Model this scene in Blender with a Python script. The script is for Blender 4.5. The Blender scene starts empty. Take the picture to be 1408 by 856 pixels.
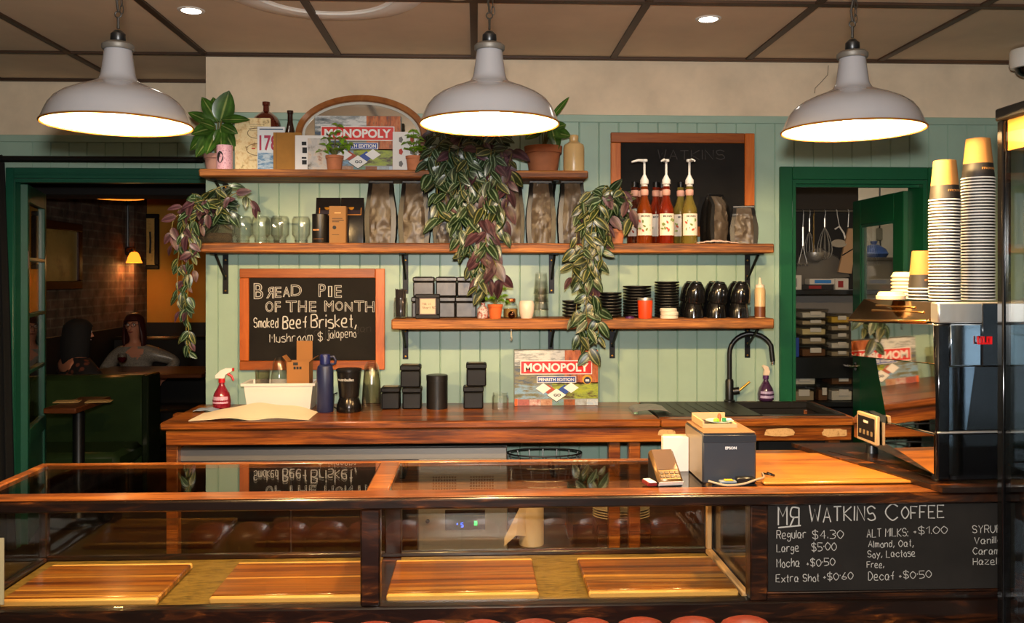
import bpy, bmesh, math, random
from math import sin, cos, pi, radians, tan, atan, sqrt, hypot
from mathutils import Vector, Matrix, noise as mnoise
random.seed(7)
scene = bpy.context.scene
COL = scene.collection
R = random.Random(11)

# ------------------------------------------------------------------ camera, light, exposure
FPX, ZC = 1200.0, 1.54
TH = atan(49.0 / 1200.0)
S_, C_ = sin(TH), cos(TH)
cam_d = bpy.data.cameras.new('camera')
cam_d.sensor_width = 36; cam_d.sensor_fit = 'HORIZONTAL'
cam_d.lens = FPX / 1408 * 36
cam_d.shift_y = -48 / 1408
cam = bpy.data.objects.new('camera', cam_d); COL.objects.link(cam)
cam.location = (0, 0, ZC); cam.rotation_euler = (pi / 2, 0, -TH)
scene.camera = cam
vs = scene.view_settings
vs.view_transform = 'Standard'; vs.look = 'None'; vs.gamma = 1; vs.use_curve_mapping = False
vs.exposure = 0.0
FLASH_W, PEND_W, DOWN_W = 315, 122, 40
cy = scene.cycles
cy.max_bounces = 10; cy.diffuse_bounces = 3; cy.glossy_bounces = 5; cy.transmission_bounces = 8; cy.transparent_max_bounces = 16
cy.caustics_reflective = False; cy.caustics_refractive = False; cy.sample_clamp_indirect = 4.0
w = bpy.data.worlds.new('world'); scene.world = w; w.use_nodes = True
w.node_tree.nodes['Background'].inputs[0].default_value = (.62, .78, 1.0, 1)
w.node_tree.nodes['Background'].inputs[1].default_value = 1.4

def lamp(name, kind, loc, watts, col, size=.05, rot=None, parent=None, spot=None):
    d = bpy.data.lights.new(name, kind); d.energy = watts; d.color = col
    if kind in ('POINT', 'SPOT'): d.shadow_soft_size = size
    if kind == 'AREA': d.size = size
    if spot: d.spot_size = spot; d.spot_blend = .6
    o = bpy.data.objects.new(name, d); COL.objects.link(o); o.location = loc
    if rot: o.rotation_euler = rot
    if parent: o.parent = parent
    return o
# the photographer's flash just above the lens
lamp('camera_flash', 'POINT', (0.0, -0.03, 1.705), FLASH_W, (1, .975, .95), .05)

# ------------------------------------------------------------------ pixel -> metres
def PX(px, Y):
    a = (px - 704) / FPX
    return Y * (S_ + a * C_) / (C_ - a * S_)
def YX(px, X):
    a = (px - 704) / FPX
    return X / ((S_ + a * C_) / (C_ - a * S_))
def GP(px, py, z):
    a = (px - 704) / FPX; yc = (ZC - z) * FPX / (py - 380); xc = a * yc
    return Vector((xc * C_ + yc * S_, -xc * S_ + yc * C_, z))
def DEP(px, Y): return PX(px, Y) * S_ + Y * C_
def PZ(px, py, Y): return ZC + (380 - py) / FPX * DEP(px, Y)
def MPP(px, Y): return DEP(px, Y) / FPX
def AT(px, py, Y): return Vector((PX(px, Y), Y, PZ(px, py, Y)))

# ------------------------------------------------------------------ mesh builder
class B:
    def __init__(s): s.v = []; s.f = []; s.m = []; s.uv = {}; s.mi = 0
    def add(s, vs, fs, M=None, uvs=None):
        o = len(s.v)
        for p in vs:
            p = Vector(p); s.v.append(M @ p if M else p)
        for k, f in enumerate(fs):
            if uvs: s.uv[len(s.f)] = uvs[k]
            s.f.append(tuple(i + o for i in f)); s.m.append(s.mi)
        return s
    def box(s, x0, x1, y0, y1, z0, z1, b=0.0, M=None):
        X, Y, Z = (x0, x1), (y0, y1), (z0, z1)
        if b <= 0:
            vs = [(X[i], Y[j], Z[k]) for i in (0, 1) for j in (0, 1) for k in (0, 1)]
            return s.add(vs, [(0, 1, 3, 2), (4, 6, 7, 5), (0, 4, 5, 1), (2, 3, 7, 6), (0, 2, 6, 4), (1, 5, 7, 3)], M)
        b = min(b, (x1 - x0) * .49, (y1 - y0) * .49, (z1 - z0) * .49)
        vs, ix = [], {}
        for i in (0, 1):
            for j in (0, 1):
                for k in (0, 1):
                    p = (X[i], Y[j], Z[k]); d = (1 - 2 * i, 1 - 2 * j, 1 - 2 * k)
                    for a in range(3):
                        q = [p[c] + (0 if c == a else d[c] * b) for c in range(3)]
                        ix[i, j, k, a] = len(vs); vs.append(q)
        fs = []
        for a in range(3):
            u, w_ = (a + 1) % 3, (a + 2) % 3
            for e in (0, 1):
                def K(p, q):
                    t = [0, 0, 0]; t[a] = e; t[u] = p; t[w_] = q; return ix[(*t, a)]
                fs.append((K(0, 0), K(1, 0), K(1, 1), K(0, 1)))
            for p in (0, 1):
                for q in (0, 1):
                    def E(e, ax):
                        t = [0, 0, 0]; t[a] = e; t[u] = p; t[w_] = q; return ix[(*t, ax)]
                    fs.append((E(0, u), E(1, u), E(1, w_), E(0, w_)))
        for i in (0, 1):
            for j in (0, 1):
                for k in (0, 1): fs.append((ix[i, j, k, 0], ix[i, j, k, 1], ix[i, j, k, 2]))
        return s.add(vs, fs, M)
    def lathe(s, prof, seg=32, c=(0, 0, 0), M=None, sx=1, sy=1):
        vs, fs, rings = [], [], []
        for r, z in prof:
            if r < 1e-6:
                rings.append([len(vs)]); vs.append((c[0], c[1], c[2] + z))
            else:
                rings.append(list(range(len(vs), len(vs) + seg)))
                vs += [(c[0] + r * sx * cos(2 * pi * k / seg), c[1] + r * sy * sin(2 * pi * k / seg), c[2] + z) for k in range(seg)]
        for a, b in zip(rings, rings[1:]):
            if len(a) == 1 and len(b) == 1: continue
            for k in range(seg):
                n = (k + 1) % seg
                if len(a) == 1: fs.append((a[0], b[k], b[n]))
                elif len(b) == 1: fs.append((a[k], a[n], b[0]))
                else: fs.append((a[k], a[n], b[n], b[k]))
        return s.add(vs, fs, M)
    def tube(s, pts, r, seg=8, closed=False, M=None, flat=1.0):
        pts = [Vector(p) for p in pts]; n = len(pts)
        rr = r if isinstance(r, (list, tuple)) else [r] * n
        T = []
        for i in range(n):
            a = pts[(i - 1) % n] if (i or closed) else pts[0]
            b = pts[(i + 1) % n] if (i < n - 1 or closed) else pts[-1]
            d = b - a; T.append(d.normalized() if d.length > 1e-9 else Vector((0, 0, 1)))
        up = Vector((0, 1, 0)) if abs(T[0].y) < .9 else Vector((1, 0, 0))
        vs, fs = [], []
        nrm = (up - T[0] * up.dot(T[0])).normalized()
        for i in range(n):
            nrm = (nrm - T[i] * nrm.dot(T[i]))
            nrm = nrm.normalized() if nrm.length > 1e-6 else Vector((1, 0, 0))
            bn = T[i].cross(nrm)
            for k in range(seg):
                a = 2 * pi * k / seg
                vs.append(pts[i] + nrm * (cos(a) * rr[i] * flat) + bn * (sin(a) * rr[i]))
        for i in range(n if closed else n - 1):
            j = (i + 1) % n
            for k in range(seg):
                l = (k + 1) % seg
                fs.append((i * seg + k, i * seg + l, j * seg + l, j * seg + k))
        if not closed:
            fs.append(tuple(range(seg))[::-1]); fs.append(tuple((n - 1) * seg + k for k in range(seg)))
        return s.add(vs, fs, M)
    def prism(s, poly, ax, a0, a1, M=None):
        n = len(poly); vs = []
        for a in (a0, a1):
            for p, q in poly:
                vs.append({'x': (a, p, q), 'y': (p, a, q), 'z': (p, q, a)}[ax])
        fs = [tuple(range(n)), tuple(range(n, 2 * n))] + [(k, (k + 1) % n, n + (k + 1) % n, n + k) for k in range(n)]
        return s.add(vs, fs, M)
    def build(s, name, mats, parent=None, loc=None, rot=None, ang=38, recalc=True):
        me = bpy.data.meshes.new(name)
        me.from_pydata([tuple(p) for p in s.v], [], s.f)
        for m in (mats if isinstance(mats, (list, tuple)) else [mats]): me.materials.append(m)
        if s.uv:
            L = me.uv_layers.new(name='UVMap')
            for p in me.polygons:
                if p.index in s.uv:
                    for li, u in zip(p.loop_indices, s.uv[p.index]): L.data[li].uv = u
        me.polygons.foreach_set('material_index', s.m)
        me.polygons.foreach_set('use_smooth', [ang > 0] * len(me.polygons))
        if recalc:
            bm = bmesh.new(); bm.from_mesh(me); bmesh.ops.recalc_face_normals(bm, faces=bm.faces); bm.to_mesh(me); bm.free()
        if ang > 0: me.set_sharp_from_angle(angle=radians(ang))
        o = bpy.data.objects.new(name, me); COL.objects.link(o)
        if parent: o.parent = parent
        if loc is not None: o.location = loc
        if rot is not None: o.rotation_euler = rot
        return o

def thing(name, label, cat, loc=(0, 0, 0), rz=0.0, group=None):
    o = bpy.data.objects.new(name, None); COL.objects.link(o)
    o.location = loc; o.rotation_euler = (0, 0, rz); o.empty_display_size = .05
    return tag(o, label, cat, group)
def tag(o, label, cat, group=None):
    o['label'] = label; o['category'] = cat
    if group: o['group'] = group
    return o
def struct(o): o['kind'] = 'structure'; return o
def dup(root, loc, label, rz=None, group=None):
    r = root.copy(); COL.objects.link(r); r.location = loc; r['label'] = label
    if rz is not None: r.rotation_euler = (0, 0, rz)
    if group: r['group'] = group
    for ch in list(root.children):
        c = ch.copy(); COL.objects.link(c); c.parent = r
        for g in list(ch.children):
            d = g.copy(); COL.objects.link(d); d.parent = c
    return r

def text(name, body, w, h, mat, parent, loc, rz=0.0, ext=.0006, outline=0.0, tilt=0.0, shear=0.0, bold=0.0, mirror=False):
    """lettering standing in a vertical plane that faces -Y, fitted to a box w x h centred on loc"""
    cu = bpy.data.curves.new(name, 'FONT'); cu.body = body; cu.shear = shear; cu.resolution_u = 3
    if outline: cu.fill_mode = 'NONE'; cu.bevel_depth = outline; cu.bevel_resolution = 1
    else: cu.extrude = 0.02; cu.offset = bold
    t = bpy.data.objects.new(name, cu); COL.objects.link(t)
    bpy.context.view_layer.update()
    me = bpy.data.meshes.new_from_object(t.evaluated_get(bpy.context.evaluated_depsgraph_get()))
    bpy.data.objects.remove(t)
    xs = [v.co.x for v in me.vertices]; ys = [v.co.y for v in me.vertices]
    x0, x1, y0, y1 = min(xs), max(xs), min(ys), max(ys)
    for v in me.vertices:
        x = ((v.co.x - x0) / (x1 - x0) - .5) * w * (-1 if mirror else 1)
        z = ((v.co.y - y0) / (y1 - y0) - .5) * h
        v.co = (x, -(v.co.z / .02) * ext if not outline else -v.co.z * .3, z)
    me.materials.clear(); me.materials.append(mat)
    me.name = name
    o = bpy.data.objects.new(name, me); COL.objects.link(o)
    o.parent = parent; o.location = loc; o.rotation_euler = (tilt, 0, rz)
    return o

# ------------------------------------------------------------------ materials
def lin(h):
    if isinstance(h, tuple): return h
    h = h.lstrip('#'); c = [int(h[i:i + 2], 16) / 255 for i in (0, 2, 4)]
    return tuple(x / 12.92 if x <= .04045 else ((x + .055) / 1.055) ** 2.4 for x in c)
MATS = {}
def bsdf(name):
    m = bpy.data.materials.new(name); m.use_nodes = True
    return m, m.node_tree, m.node_tree.nodes['Principled BSDF']
def setp(p, **k):
    for a, v in k.items():
        n = {'rough': 'Roughness', 'metal': 'Metallic', 'coat': 'Coat Weight', 'coatr': 'Coat Roughness', 'trans': 'Transmission Weight', 'ior': 'IOR', 'spec': 'Specular IOR Level', 'sss': 'Subsurface Weight', 'sheen': 'Sheen Weight', 'alpha': 'Alpha', 'emis': 'Emission Strength'}[a]
        p.inputs[n].default_value = v
def N(nt, t, **k):
    n = nt.nodes.new(t)
    for a, v in k.items():
        if a.startswith('_'): setattr(n, a[1:], v)
        else:
            key = int(a[1:]) if a[0] == 'i' and a[1:].isdigit() else a.replace('_', ' ')
            n.inputs[key].default_value = v
    return n
def L(nt, a, b): nt.links.new(a, b)
def coords(nt, scale=(1, 1, 1), kind='Object', rnd=True):
    tc = N(nt, 'ShaderNodeTexCoord'); mp = N(nt, 'ShaderNodeMapping'); mp.inputs['Scale'].default_value = scale
    if rnd:
        oi = N(nt, 'ShaderNodeObjectInfo'); mm = N(nt, 'ShaderNodeMath', _operation='MULTIPLY', i1=37.0); L(nt, oi.outputs['Random'], mm.inputs[0])
        va = N(nt, 'ShaderNodeVectorMath', _operation='ADD'); L(nt, tc.outputs[kind], va.inputs[0]); L(nt, mm.outputs[0], va.inputs[1]); L(nt, va.outputs[0], mp.inputs[0])
    else: L(nt, tc.outputs[kind], mp.inputs[0])
    return mp.outputs[0]
def ramp(nt, fac, stops):
    r = N(nt, 'ShaderNodeValToRGB'); e = r.color_ramp.elements
    while len(e) < len(stops): e.new(.5)
    for x, (p, c) in zip(e, stops): x.position = p; x.color = (*lin(c), 1)
    L(nt, fac, r.inputs[0]); return r.outputs[0]
def bump(nt, p, h, strength=.2, dist=.002):
    b = N(nt, 'ShaderNodeBump', Strength=strength, Distance=dist); L(nt, h, b.inputs['Height']); L(nt, b.outputs[0], p.inputs['Normal'])
def M(name, col='#808080', rough=.5, var=0.0, vs_=8.0, bmp=0.0, emcol=None, **k):
    if name in MATS: return MATS[name]
    m, nt, p = bsdf(name); MATS[name] = m
    c = lin(col); p.inputs['Base Color'].default_value = (*c, 1); setp(p, rough=rough, **k)
    if emcol: p.inputs['Emission Color'].default_value = (*lin(emcol), 1)
    if var or bmp:
        v = coords(nt, (vs_,) * 3); n = N(nt, 'ShaderNodeTexNoise', Scale=1.0, Detail=5.0, Roughness=.6); L(nt, v, n.inputs['Vector'])
        if var:
            L(nt, ramp(nt, n.outputs['Fac'], [(.3, tuple(x * (1 - var) for x in c)), (.7, tuple(min(1, x * (1 + var)) for x in c))]), p.inputs['Base Color'])
        if bmp: bump(nt, p, n.outputs['Fac'], bmp, .003)
    return m
def WOOD(name, stops, grain=(1.2, 22, 22), rough=.45, coat=0.0, knots=True, bmp=.15, dist=1.2, stain=0.0):
    if name in MATS: return MATS[name]
    m, nt, p = bsdf(name); MATS[name] = m; setp(p, rough=rough, coat=coat, coatr=.15)
    v = coords(nt, grain)
    n = N(nt, 'ShaderNodeTexNoise', Scale=1.0, Detail=7.0, Roughness=.62, Distortion=dist); L(nt, v, n.inputs['Vector'])
    n2 = N(nt, 'ShaderNodeTexNoise', Scale=.35, Detail=3.0); L(nt, v, n2.inputs['Vector'])
    mx = N(nt, 'ShaderNodeMix', _data_type='FLOAT'); mx.inputs[0].default_value = .4
    L(nt, n.outputs['Fac'], mx.inputs[2]); L(nt, n2.outputs['Fac'], mx.inputs[3])
    if stain:
        v3 = coords(nt, tuple(.5 * (g_ if g_ < 10 else g_ * .22) for g_ in grain)); n3 = N(nt, 'ShaderNodeTexNoise', Scale=1.6, Detail=4.0, Roughness=.7); L(nt, v3, n3.inputs['Vector'])
        mm_ = N(nt, 'ShaderNodeMix', _data_type='RGBA', _blend_type='MULTIPLY'); mm_.inputs[0].default_value = stain
        L(nt, ramp(nt, mx.outputs[0], stops), mm_.inputs[6]); L(nt, ramp(nt, n3.outputs['Fac'], [(.36, '#4a3a30'), (.52, '#ffffff')]), mm_.inputs[7]); L(nt, mm_.outputs[2], p.inputs['Base Color'])
    else: L(nt, ramp(nt, mx.outputs[0], stops), p.inputs['Base Color'])
    bump(nt, p, n.outputs['Fac'], bmp, .003)
    return m
def GLASS(name, tint=(.97, .98, .97), rough=.0, edge=.5, refl=1.0, ior=1.5):
    """clear glass: sees through, mirrors more at grazing angles, darker towards its edges"""
    if name in MATS: return MATS[name]
    m = bpy.data.materials.new(name); m.use_nodes = True; nt = m.node_tree; MATS[name] = m
    nt.nodes.remove(nt.nodes['Principled BSDF']); out = nt.nodes['Material Output']
    t = N(nt, 'ShaderNodeBsdfTransparent'); g = N(nt, 'ShaderNodeBsdfGlossy', Roughness=rough); g.inputs['Color'].default_value = (refl, refl, refl, 1)
    fr = N(nt, 'ShaderNodeFresnel'); ge = N(nt, 'ShaderNodeNewGeometry'); mr = N(nt, 'ShaderNodeMapRange'); mr.inputs[3].default_value = ior; mr.inputs[4].default_value = 1 / ior
    L(nt, ge.outputs['Backfacing'], mr.inputs[0]); L(nt, mr.outputs[0], fr.inputs['IOR'])   # thin glass: the same either way through
    mx = N(nt, 'ShaderNodeMixShader')
    lw = N(nt, 'ShaderNodeLayerWeight', Blend=.35)
    L(nt, ramp(nt, lw.outputs['Facing'], [(0.0, tint), (1.0, tuple(x * (1 - edge) for x in tint))]), t.inputs['Color'])
    L(nt, fr.outputs[0], mx.inputs[0]); L(nt, t.outputs[0], mx.inputs[1]); L(nt, g.outputs[0], mx.inputs[2]); L(nt, mx.outputs[0], out.inputs['Surface'])
    return m
def EMIT(name, col, s):
    if name in MATS: return MATS[name]
    m, nt, p = bsdf(name); MATS[name] = m
    p.inputs['Base Color'].default_value = (*lin(col), 1); p.inputs['Emission Color'].default_value = (*lin(col), 1); p.inputs['Emission Strength'].default_value = s
    return m
def PATCH(name, cols, scale=20, stretch=(1, 1, 1)):
    """printed picture: irregular patches of a few inks"""
    if name in MATS: return MATS[name]
    m, nt, p = bsdf(name); MATS[name] = m; setp(p, rough=.35)
    v = coords(nt, tuple(scale * s for s in stretch)); n = N(nt, 'ShaderNodeTexNoise', Scale=1.0, Detail=6.0, Roughness=.7); L(nt, v, n.inputs['Vector'])
    k = len(cols); r_ = ramp(nt, n.outputs['Fac'], [(.3 + .4 * i / max(1, k - 1), c) for i, c in enumerate(cols)])
    L(nt, r_, p.inputs['Base Color']); return m
def BRICK(name, c1, c2, mort, bw=.22, bh=.075):
    m, nt, p = bsdf(name); MATS[name] = m; setp(p, rough=.85)
    tc = N(nt, 'ShaderNodeTexCoord'); sp = N(nt, 'ShaderNodeSeparateXYZ'); L(nt, tc.outputs['Object'], sp.inputs[0])
    ad = N(nt, 'ShaderNodeMath', _operation='ADD'); L(nt, sp.outputs[0], ad.inputs[0]); L(nt, sp.outputs[1], ad.inputs[1])
    cb = N(nt, 'ShaderNodeCombineXYZ'); L(nt, ad.outputs[0], cb.inputs[0]); L(nt, sp.outputs[2], cb.inputs[1])
    b = N(nt, 'ShaderNodeTexBrick'); L(nt, cb.outputs[0], b.inputs['Vector'])
    b.inputs['Color1'].default_value = (*lin(c1), 1); b.inputs['Color2'].default_value = (*lin(c2), 1); b.inputs['Mortar'].default_value = (*lin(mort), 1)
    b.inputs['Scale'].default_value = 1; b.inputs['Brick Width'].default_value = bw; b.inputs['Row Height'].default_value = bh; b.inputs['Mortar Size'].default_value = .008; b.inputs['Bias'].default_value = -.2
    n = N(nt, 'ShaderNodeTexNoise', Scale=9.0, Detail=6.0); L(nt, tc.outputs['Object'], n.inputs['Vector'])
    mx = N(nt, 'ShaderNodeMix', _data_type='RGBA', _blend_type='MULTIPLY'); mx.inputs[0].default_value = .8
    L(nt, b.outputs['Color'], mx.inputs[6]); L(nt, ramp(nt, n.outputs['Fac'], [(.3, '#555555'), (.65, '#ffffff')]), mx.inputs[7])
    L(nt, mx.outputs[2], p.inputs['Base Color']); bump(nt, p, b.outputs['Fac'], -.6, .01); return m
def LEAF(name, base, stripe, mid, rough=.4, edge=None):
    """leaf with pale bands either side of the midrib; uv u across, v along"""
    if name in MATS: return MATS[name]
    m, nt, p = bsdf(name); MATS[name] = m; setp(p, rough=rough)
    uv = N(nt, 'ShaderNodeUVMap'); sp = N(nt, 'ShaderNodeSeparateXYZ'); L(nt, uv.outputs[0], sp.inputs[0])
    a = N(nt, 'ShaderNodeMath', _operation='SUBTRACT', i1=.5); L(nt, sp.outputs[0], a.inputs[0])
    b = N(nt, 'ShaderNodeMath', _operation='ABSOLUTE'); L(nt, a.outputs[0], b.inputs[0])
    c = N(nt, 'ShaderNodeMath', _operation='MULTIPLY', i1=2.0); L(nt, b.outputs[0], c.inputs[0])
    e = edge or base
    r_ = ramp(nt, c.outputs[0], [(0.0, mid), (.14, base), (.36, base), (.44, stripe), (.58, stripe), (.70, e)])
    n = N(nt, 'ShaderNodeTexNoise', Scale=18.0, Detail=3.0); tc = N(nt, 'ShaderNodeTexCoord'); L(nt, tc.outputs['Object'], n.inputs['Vector'])
    mx = N(nt, 'ShaderNodeMix', _data_type='RGBA', _blend_type='MULTIPLY'); mx.inputs[0].default_value = .7
    L(nt, r_, mx.inputs[6]); L(nt, ramp(nt, n.outputs['Fac'], [(.3, '#707070'), (.65, '#ffffff')]), mx.inputs[7]); L(nt, mx.outputs[2], p.inputs['Base Color'])
    return m

mint = M('mint_paint', '#a1bba7', .4, var=.06, vs_=5, bmp=.05)
plaster = M('cream_plaster', '#ecd6b6', .85, var=.12, vs_=4, bmp=.3)
ceil_m = M('ceiling_board', '#dcc3a2', .8, var=.07, vs_=3)
batten_m = WOOD('batten_brown', [(.3, '#2c1c12'), (.5, '#4a3424'), (.7, '#6a4c34')], (1, 1, 1), .5)
green = M('green_gloss_paint', '#125534', .35, var=.12, vs_=4)
green_d = M('dark_green_paint', '#195440', .35, var=.12, vs_=4)
shelf_w = WOOD('rough_shelf_timber', [(.30, '#1e0d05'), (.43, '#6e3a16'), (.55, '#a86628'), (.70, '#d09448')], (2.5, 80, 80), .62, dist=2.0, stain=.7)
bench_w = WOOD('worktop_timber', [(.30, '#1c0a04'), (.43, '#6a320e'), (.55, '#9c5418'), (.70, '#c87c2c')], (2.0, 45, 60), .35, .25, dist=1.8, stain=.7)
frame_w = WOOD('orange_pine_frame', [(.3, '#6e2e08'), (.5, '#964a0e'), (.7, '#ae5f18')], (5, 70, 70), .4, .15)
dark_w = WOOD('worn_dark_wood', [(.30, '#0a0503'), (.50, '#1a0c06'), (.58, '#3c1d0b'), (.68, '#8f4f1d')], (6, 30, 30), .32, .5)
honey_w = WOOD('honey_counter_board', [(.28, '#6e3610'), (.42, '#b86c22'), (.58, '#cc8430'), (.75, '#a05e1c')], (2.5, 14, 30), .35, .3)
lip_w = WOOD('worn_edge_wood', [(.32, '#2a1207'), (.5, '#7c4218'), (.68, '#c07a32')], (4, 40, 40), .3, .5)
board_w = WOOD('striped_acacia', [(.33, '#321606'), (.43, '#6a3610'), (.49, '#a0601c'), (.54, '#633412'), (.62, '#d0923e')], (.5, 32, 20), .3, .3, dist=.3)
board_e = WOOD('pale_board_edge', [(.3, '#d59a4c'), (.7, '#eeb964')], (.8, 11, 11), .35)
chalkbd = M('chalkboard_black', '#1d1a17', .8, var=.3, vs_=6, spec=.2)
chalk = M('chalk_white', '#d6d2ca', .95); chalk_g = M('chalk_grey', '#a8a49c', .95)
chalk_f = M('faded_chalk', '#56514a', .95)
black_m = M('black_metal', '#0d0d0e', .38, metal=.0)
iron = M('black_iron_bracket', '#1a1a1c', .45, metal=.6)
steel = M('brushed_steel', '#cfccc6', .38, metal=.85)
steel_d = M('dull_steel', '#8d8a84', .4, metal=1.0)
chrome = M('mirror_chrome', '#d2cdc4', .03, metal=1.0)
brass = M('brass', '#b07a30', .3, metal=1.0)
blk_pl = M('black_plastic', '#101011', .35)
blk_gl = M('black_gloss', '#0a0a0b', .12)
white_pl = M('white_plastic', '#e9e2d6', .4)
cream_pl = M('cream_plastic', '#e8d2ba', .45)
terra = M('terracotta', '#c47a52', .85, var=.15, vs_=20)
soil = M('potting_soil', '#20150e', .95, var=.3, vs_=60)
kraft = M('kraft_card', '#b07a42', .8, var=.06, vs_=25)
kraft_b = M('kraft_bag_paper', '#4c4136', .40, var=.2, vs_=16, bmp=.9)
bag_blk = M('black_bag_foil', '#0e0d0d', .4)
g_clear = GLASS('clear_glass', (.98, .98, .98), 0, .25)
g_pane = GLASS('window_glass', (.96, .97, .95), 0, .2)
g_case = GLASS('case_glass', (.95, .95, .92), 0, .2)
g_green = GLASS('greenish_jar_glass', (.88, .93, .88), .02, .6)
g_amber = GLASS('amber_glass', (.34, .07, .02), 0, .7)
g_brown = GLASS('brown_bottle_glass', (.10, .03, .012), 0, .7)
g_cup = GLASS('clear_plastic', (.985, .98, .97), .06, .07, 1.0, 1.35)
g_tub = GLASS('milky_plastic', (.86, .84, .80), .25, .25)
skin = M('skin', '#b9795c', .55)

room_m = M('dark_room_paint', '#3a3a30', .7)
# ------------------------------------------------------------------ room shell
YB, YD = 4.44, 5.05           # counter wall, doorway wall
ZCEIL = PZ(700, 78, YB)
ZRAIL = PZ(785, 158, YB)
XL = PX(283, YB)              # left corner of the counter wall
XR = 5.3
DX0, DX1, DZ = PX(1088, YB), PX(1268, YB) + .02, PZ(1088, 247, YB)   # kitchen doorway
LX0, LX1, LZ = PX(21, YD), XL + .10, PZ(100, 246, YD)                 # dining doorway
def boards(b, x0, x1, y, z0, z1, step=.1012, gap=.004, dep=.012):
    """tongue and groove lining: upright boards with V grooves"""
    xs = []; x = x0
    k0 = math.ceil((x0 + 10) / step)
    cuts = [x0] + [k * step - 10 for k in range(k0, k0 + 400) if x0 + .01 < k * step - 10 < x1 - .01] + [x1]
    prof = []
    for i, c in enumerate(cuts):
        if i in (0, len(cuts) - 1): prof.append((c, y))
        else: prof += [(c - gap, y), (c - gap * .2, y + dep * .6), (c + gap * .2, y + dep * .6), (c + gap, y)]
    n = len(prof); vs_, fs = [], []
    for px, py in prof: vs_ += [(px, py, z0), (px, py, z1)]
    for i in range(n - 1): fs.append((2 * i, 2 * i + 2, 2 * i + 3, 2 * i + 1))
    o = len(vs_); vs_ += [(x0, y + .014, z0), (x0, y + .014, z1), (x1, y + .014, z0), (x1, y + .014, z1)]
    fs += [(o, 0, 1, o + 1), (2 * n - 2, o + 2, o + 3, 2 * n - 1), (1, 2 * n - 1, o + 3, o + 1), (0, o, o + 2, 2 * n - 2), (o, o + 1, o + 3, o + 2)]
    b.add(vs_, fs)
fl = struct(B().box(-4.6, XR + .1, -1.3, 9.3, -.06, 0).build('floor', WOOD('floor_boards', [(.3, '#140a05'), (.7, '#3a2010')], (12, 1, 1), .5), ang=0))
struct(B().box(-3.3, XR, -1.3, YD + .12, ZCEIL, ZCEIL + .06).build('ceiling', ceil_m, ang=0))
# counter wall: plaster above, lining below
b = B()
b.box(XL, DX0, YB + .014, YB + .15, 0, ZCEIL); b.box(DX0, DX1, YB + .014, YB + .15, DZ, ZCEIL); b.box(DX1, XR, YB + .014, YB + .15, 0, ZCEIL)
b.box(XL, XL + .12, YB + .15, YD, 0, ZCEIL)
b.box(XL, XR, YB, YB + .014, ZRAIL - .02, ZCEIL)
b.mi = 1
boards(b, XL, DX0, YB, 0, ZRAIL - .02); boards(b, DX0, DX1, YB, DZ, ZRAIL - .02); boards(b, DX1, XR, YB, 0, ZRAIL - .02)
struct(b.build('wall_back', [plaster, mint], ang=20))
struct(B().box(XL, XR, YB - .012, YB - .0005, ZRAIL - .038, ZRAIL, .003).build('trim_1', mint))
# doorway wall further back on the left
zr2 = PZ(100, 186, YD)
b = B(); b.box(-3.3, LX0, YD + .014, YD + .05, 0, ZCEIL); b.box(LX0, LX1, YD + .014, YD + .05, LZ, ZCEIL)
b.box(-3.3, XL, YD, YD + .014, zr2 - .02, ZCEIL); b.mi = 1
boards(b, -3.3, LX0, YD, 0, zr2 - .02); boards(b, LX0, XL, YD, LZ, zr2 - .02)
struct(b.build('wall_doorway', [plaster, mint], ang=20))
struct(B().box(-3.3, XL - .001, YD - .012, YD - .0005, zr2 - .04, zr2, .003).build('trim_2', mint))
struct(B().box(-3.42, -3.3, -1.3, YD + .12, 0, ZCEIL).build('wall_left', room_m, ang=0))
struct(B().box(XR, XR + .12, -1.3, YB + .15, 0, ZCEIL).build('wall_right', room_m, ang=0))
WX0, WX1, WZ0, WZ1 = 3.75, 4.75, .35, 2.2
b = B(); b.box(-3.42, WX0, -1.42, -1.3, 0, ZCEIL); b.box(WX1, XR + .12, -1.42, -1.3, 0, ZCEIL); b.box(WX0, WX1, -1.42, -1.3, 0, WZ0); b.box(WX0, WX1, -1.42, -1.3, WZ1, ZCEIL)
struct(b.build('wall_front', room_m, ang=0))
b = B()
for x0, x1, z0, z1 in ((WX0, WX0 + .05, WZ0, WZ1), (WX1 - .05, WX1, WZ0, WZ1), (WX0 + .05, WX1 - .05, WZ0, WZ0 + .06), (WX0 + .05, WX1 - .05, WZ1 - .06, WZ1), (WX0 + .05, WX1 - .05, 1.7, 1.74)): b.box(x0, x1, -1.40, -1.32, z0, z1, .004)
o = struct(b.build('window_1', green)); struct(B().box(WX0 + .05, WX1 - .05, -1.362, -1.358, WZ0 + .06, WZ1 - .06).build('window_pane', g_pane, o, ang=0))
# ceiling battens
k = 3
def trim(b, m):
    global k
    o = struct(b.build('trim_%d' % k, m)); k += 1; return o
for px in (-90, 96, 283, 466, 652, 842, 1027, 1207, 1390):
    x = PX(px, YB); y1 = YD if x < XL else YB
    trim(B().box(x - .017, x + .017, -1.25, y1 - .031, ZCEIL - .011, ZCEIL - .0005, .002), batten_m)
trim(B().box(XL, XR, YB - .03, YB - .0005, ZCEIL - .016, ZCEIL - .0005, .003), batten_m)
trim(B().box(-3.29, XL, YB - .03, YB - .003, ZCEIL - .0125, ZCEIL - .0005, .003), batten_m)
trim(B().box(-3.29, XL, YD - .03, YD - .0005, ZCEIL - .016, ZCEIL - .0005, .003), batten_m)
yc_ = 1.11 * 1200 / 379.2
trim(B().box(-3.29, XR, yc_ - .02, yc_ + .02, ZCEIL - .0125, ZCEIL - .0005, .002), batten_m)
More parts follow.
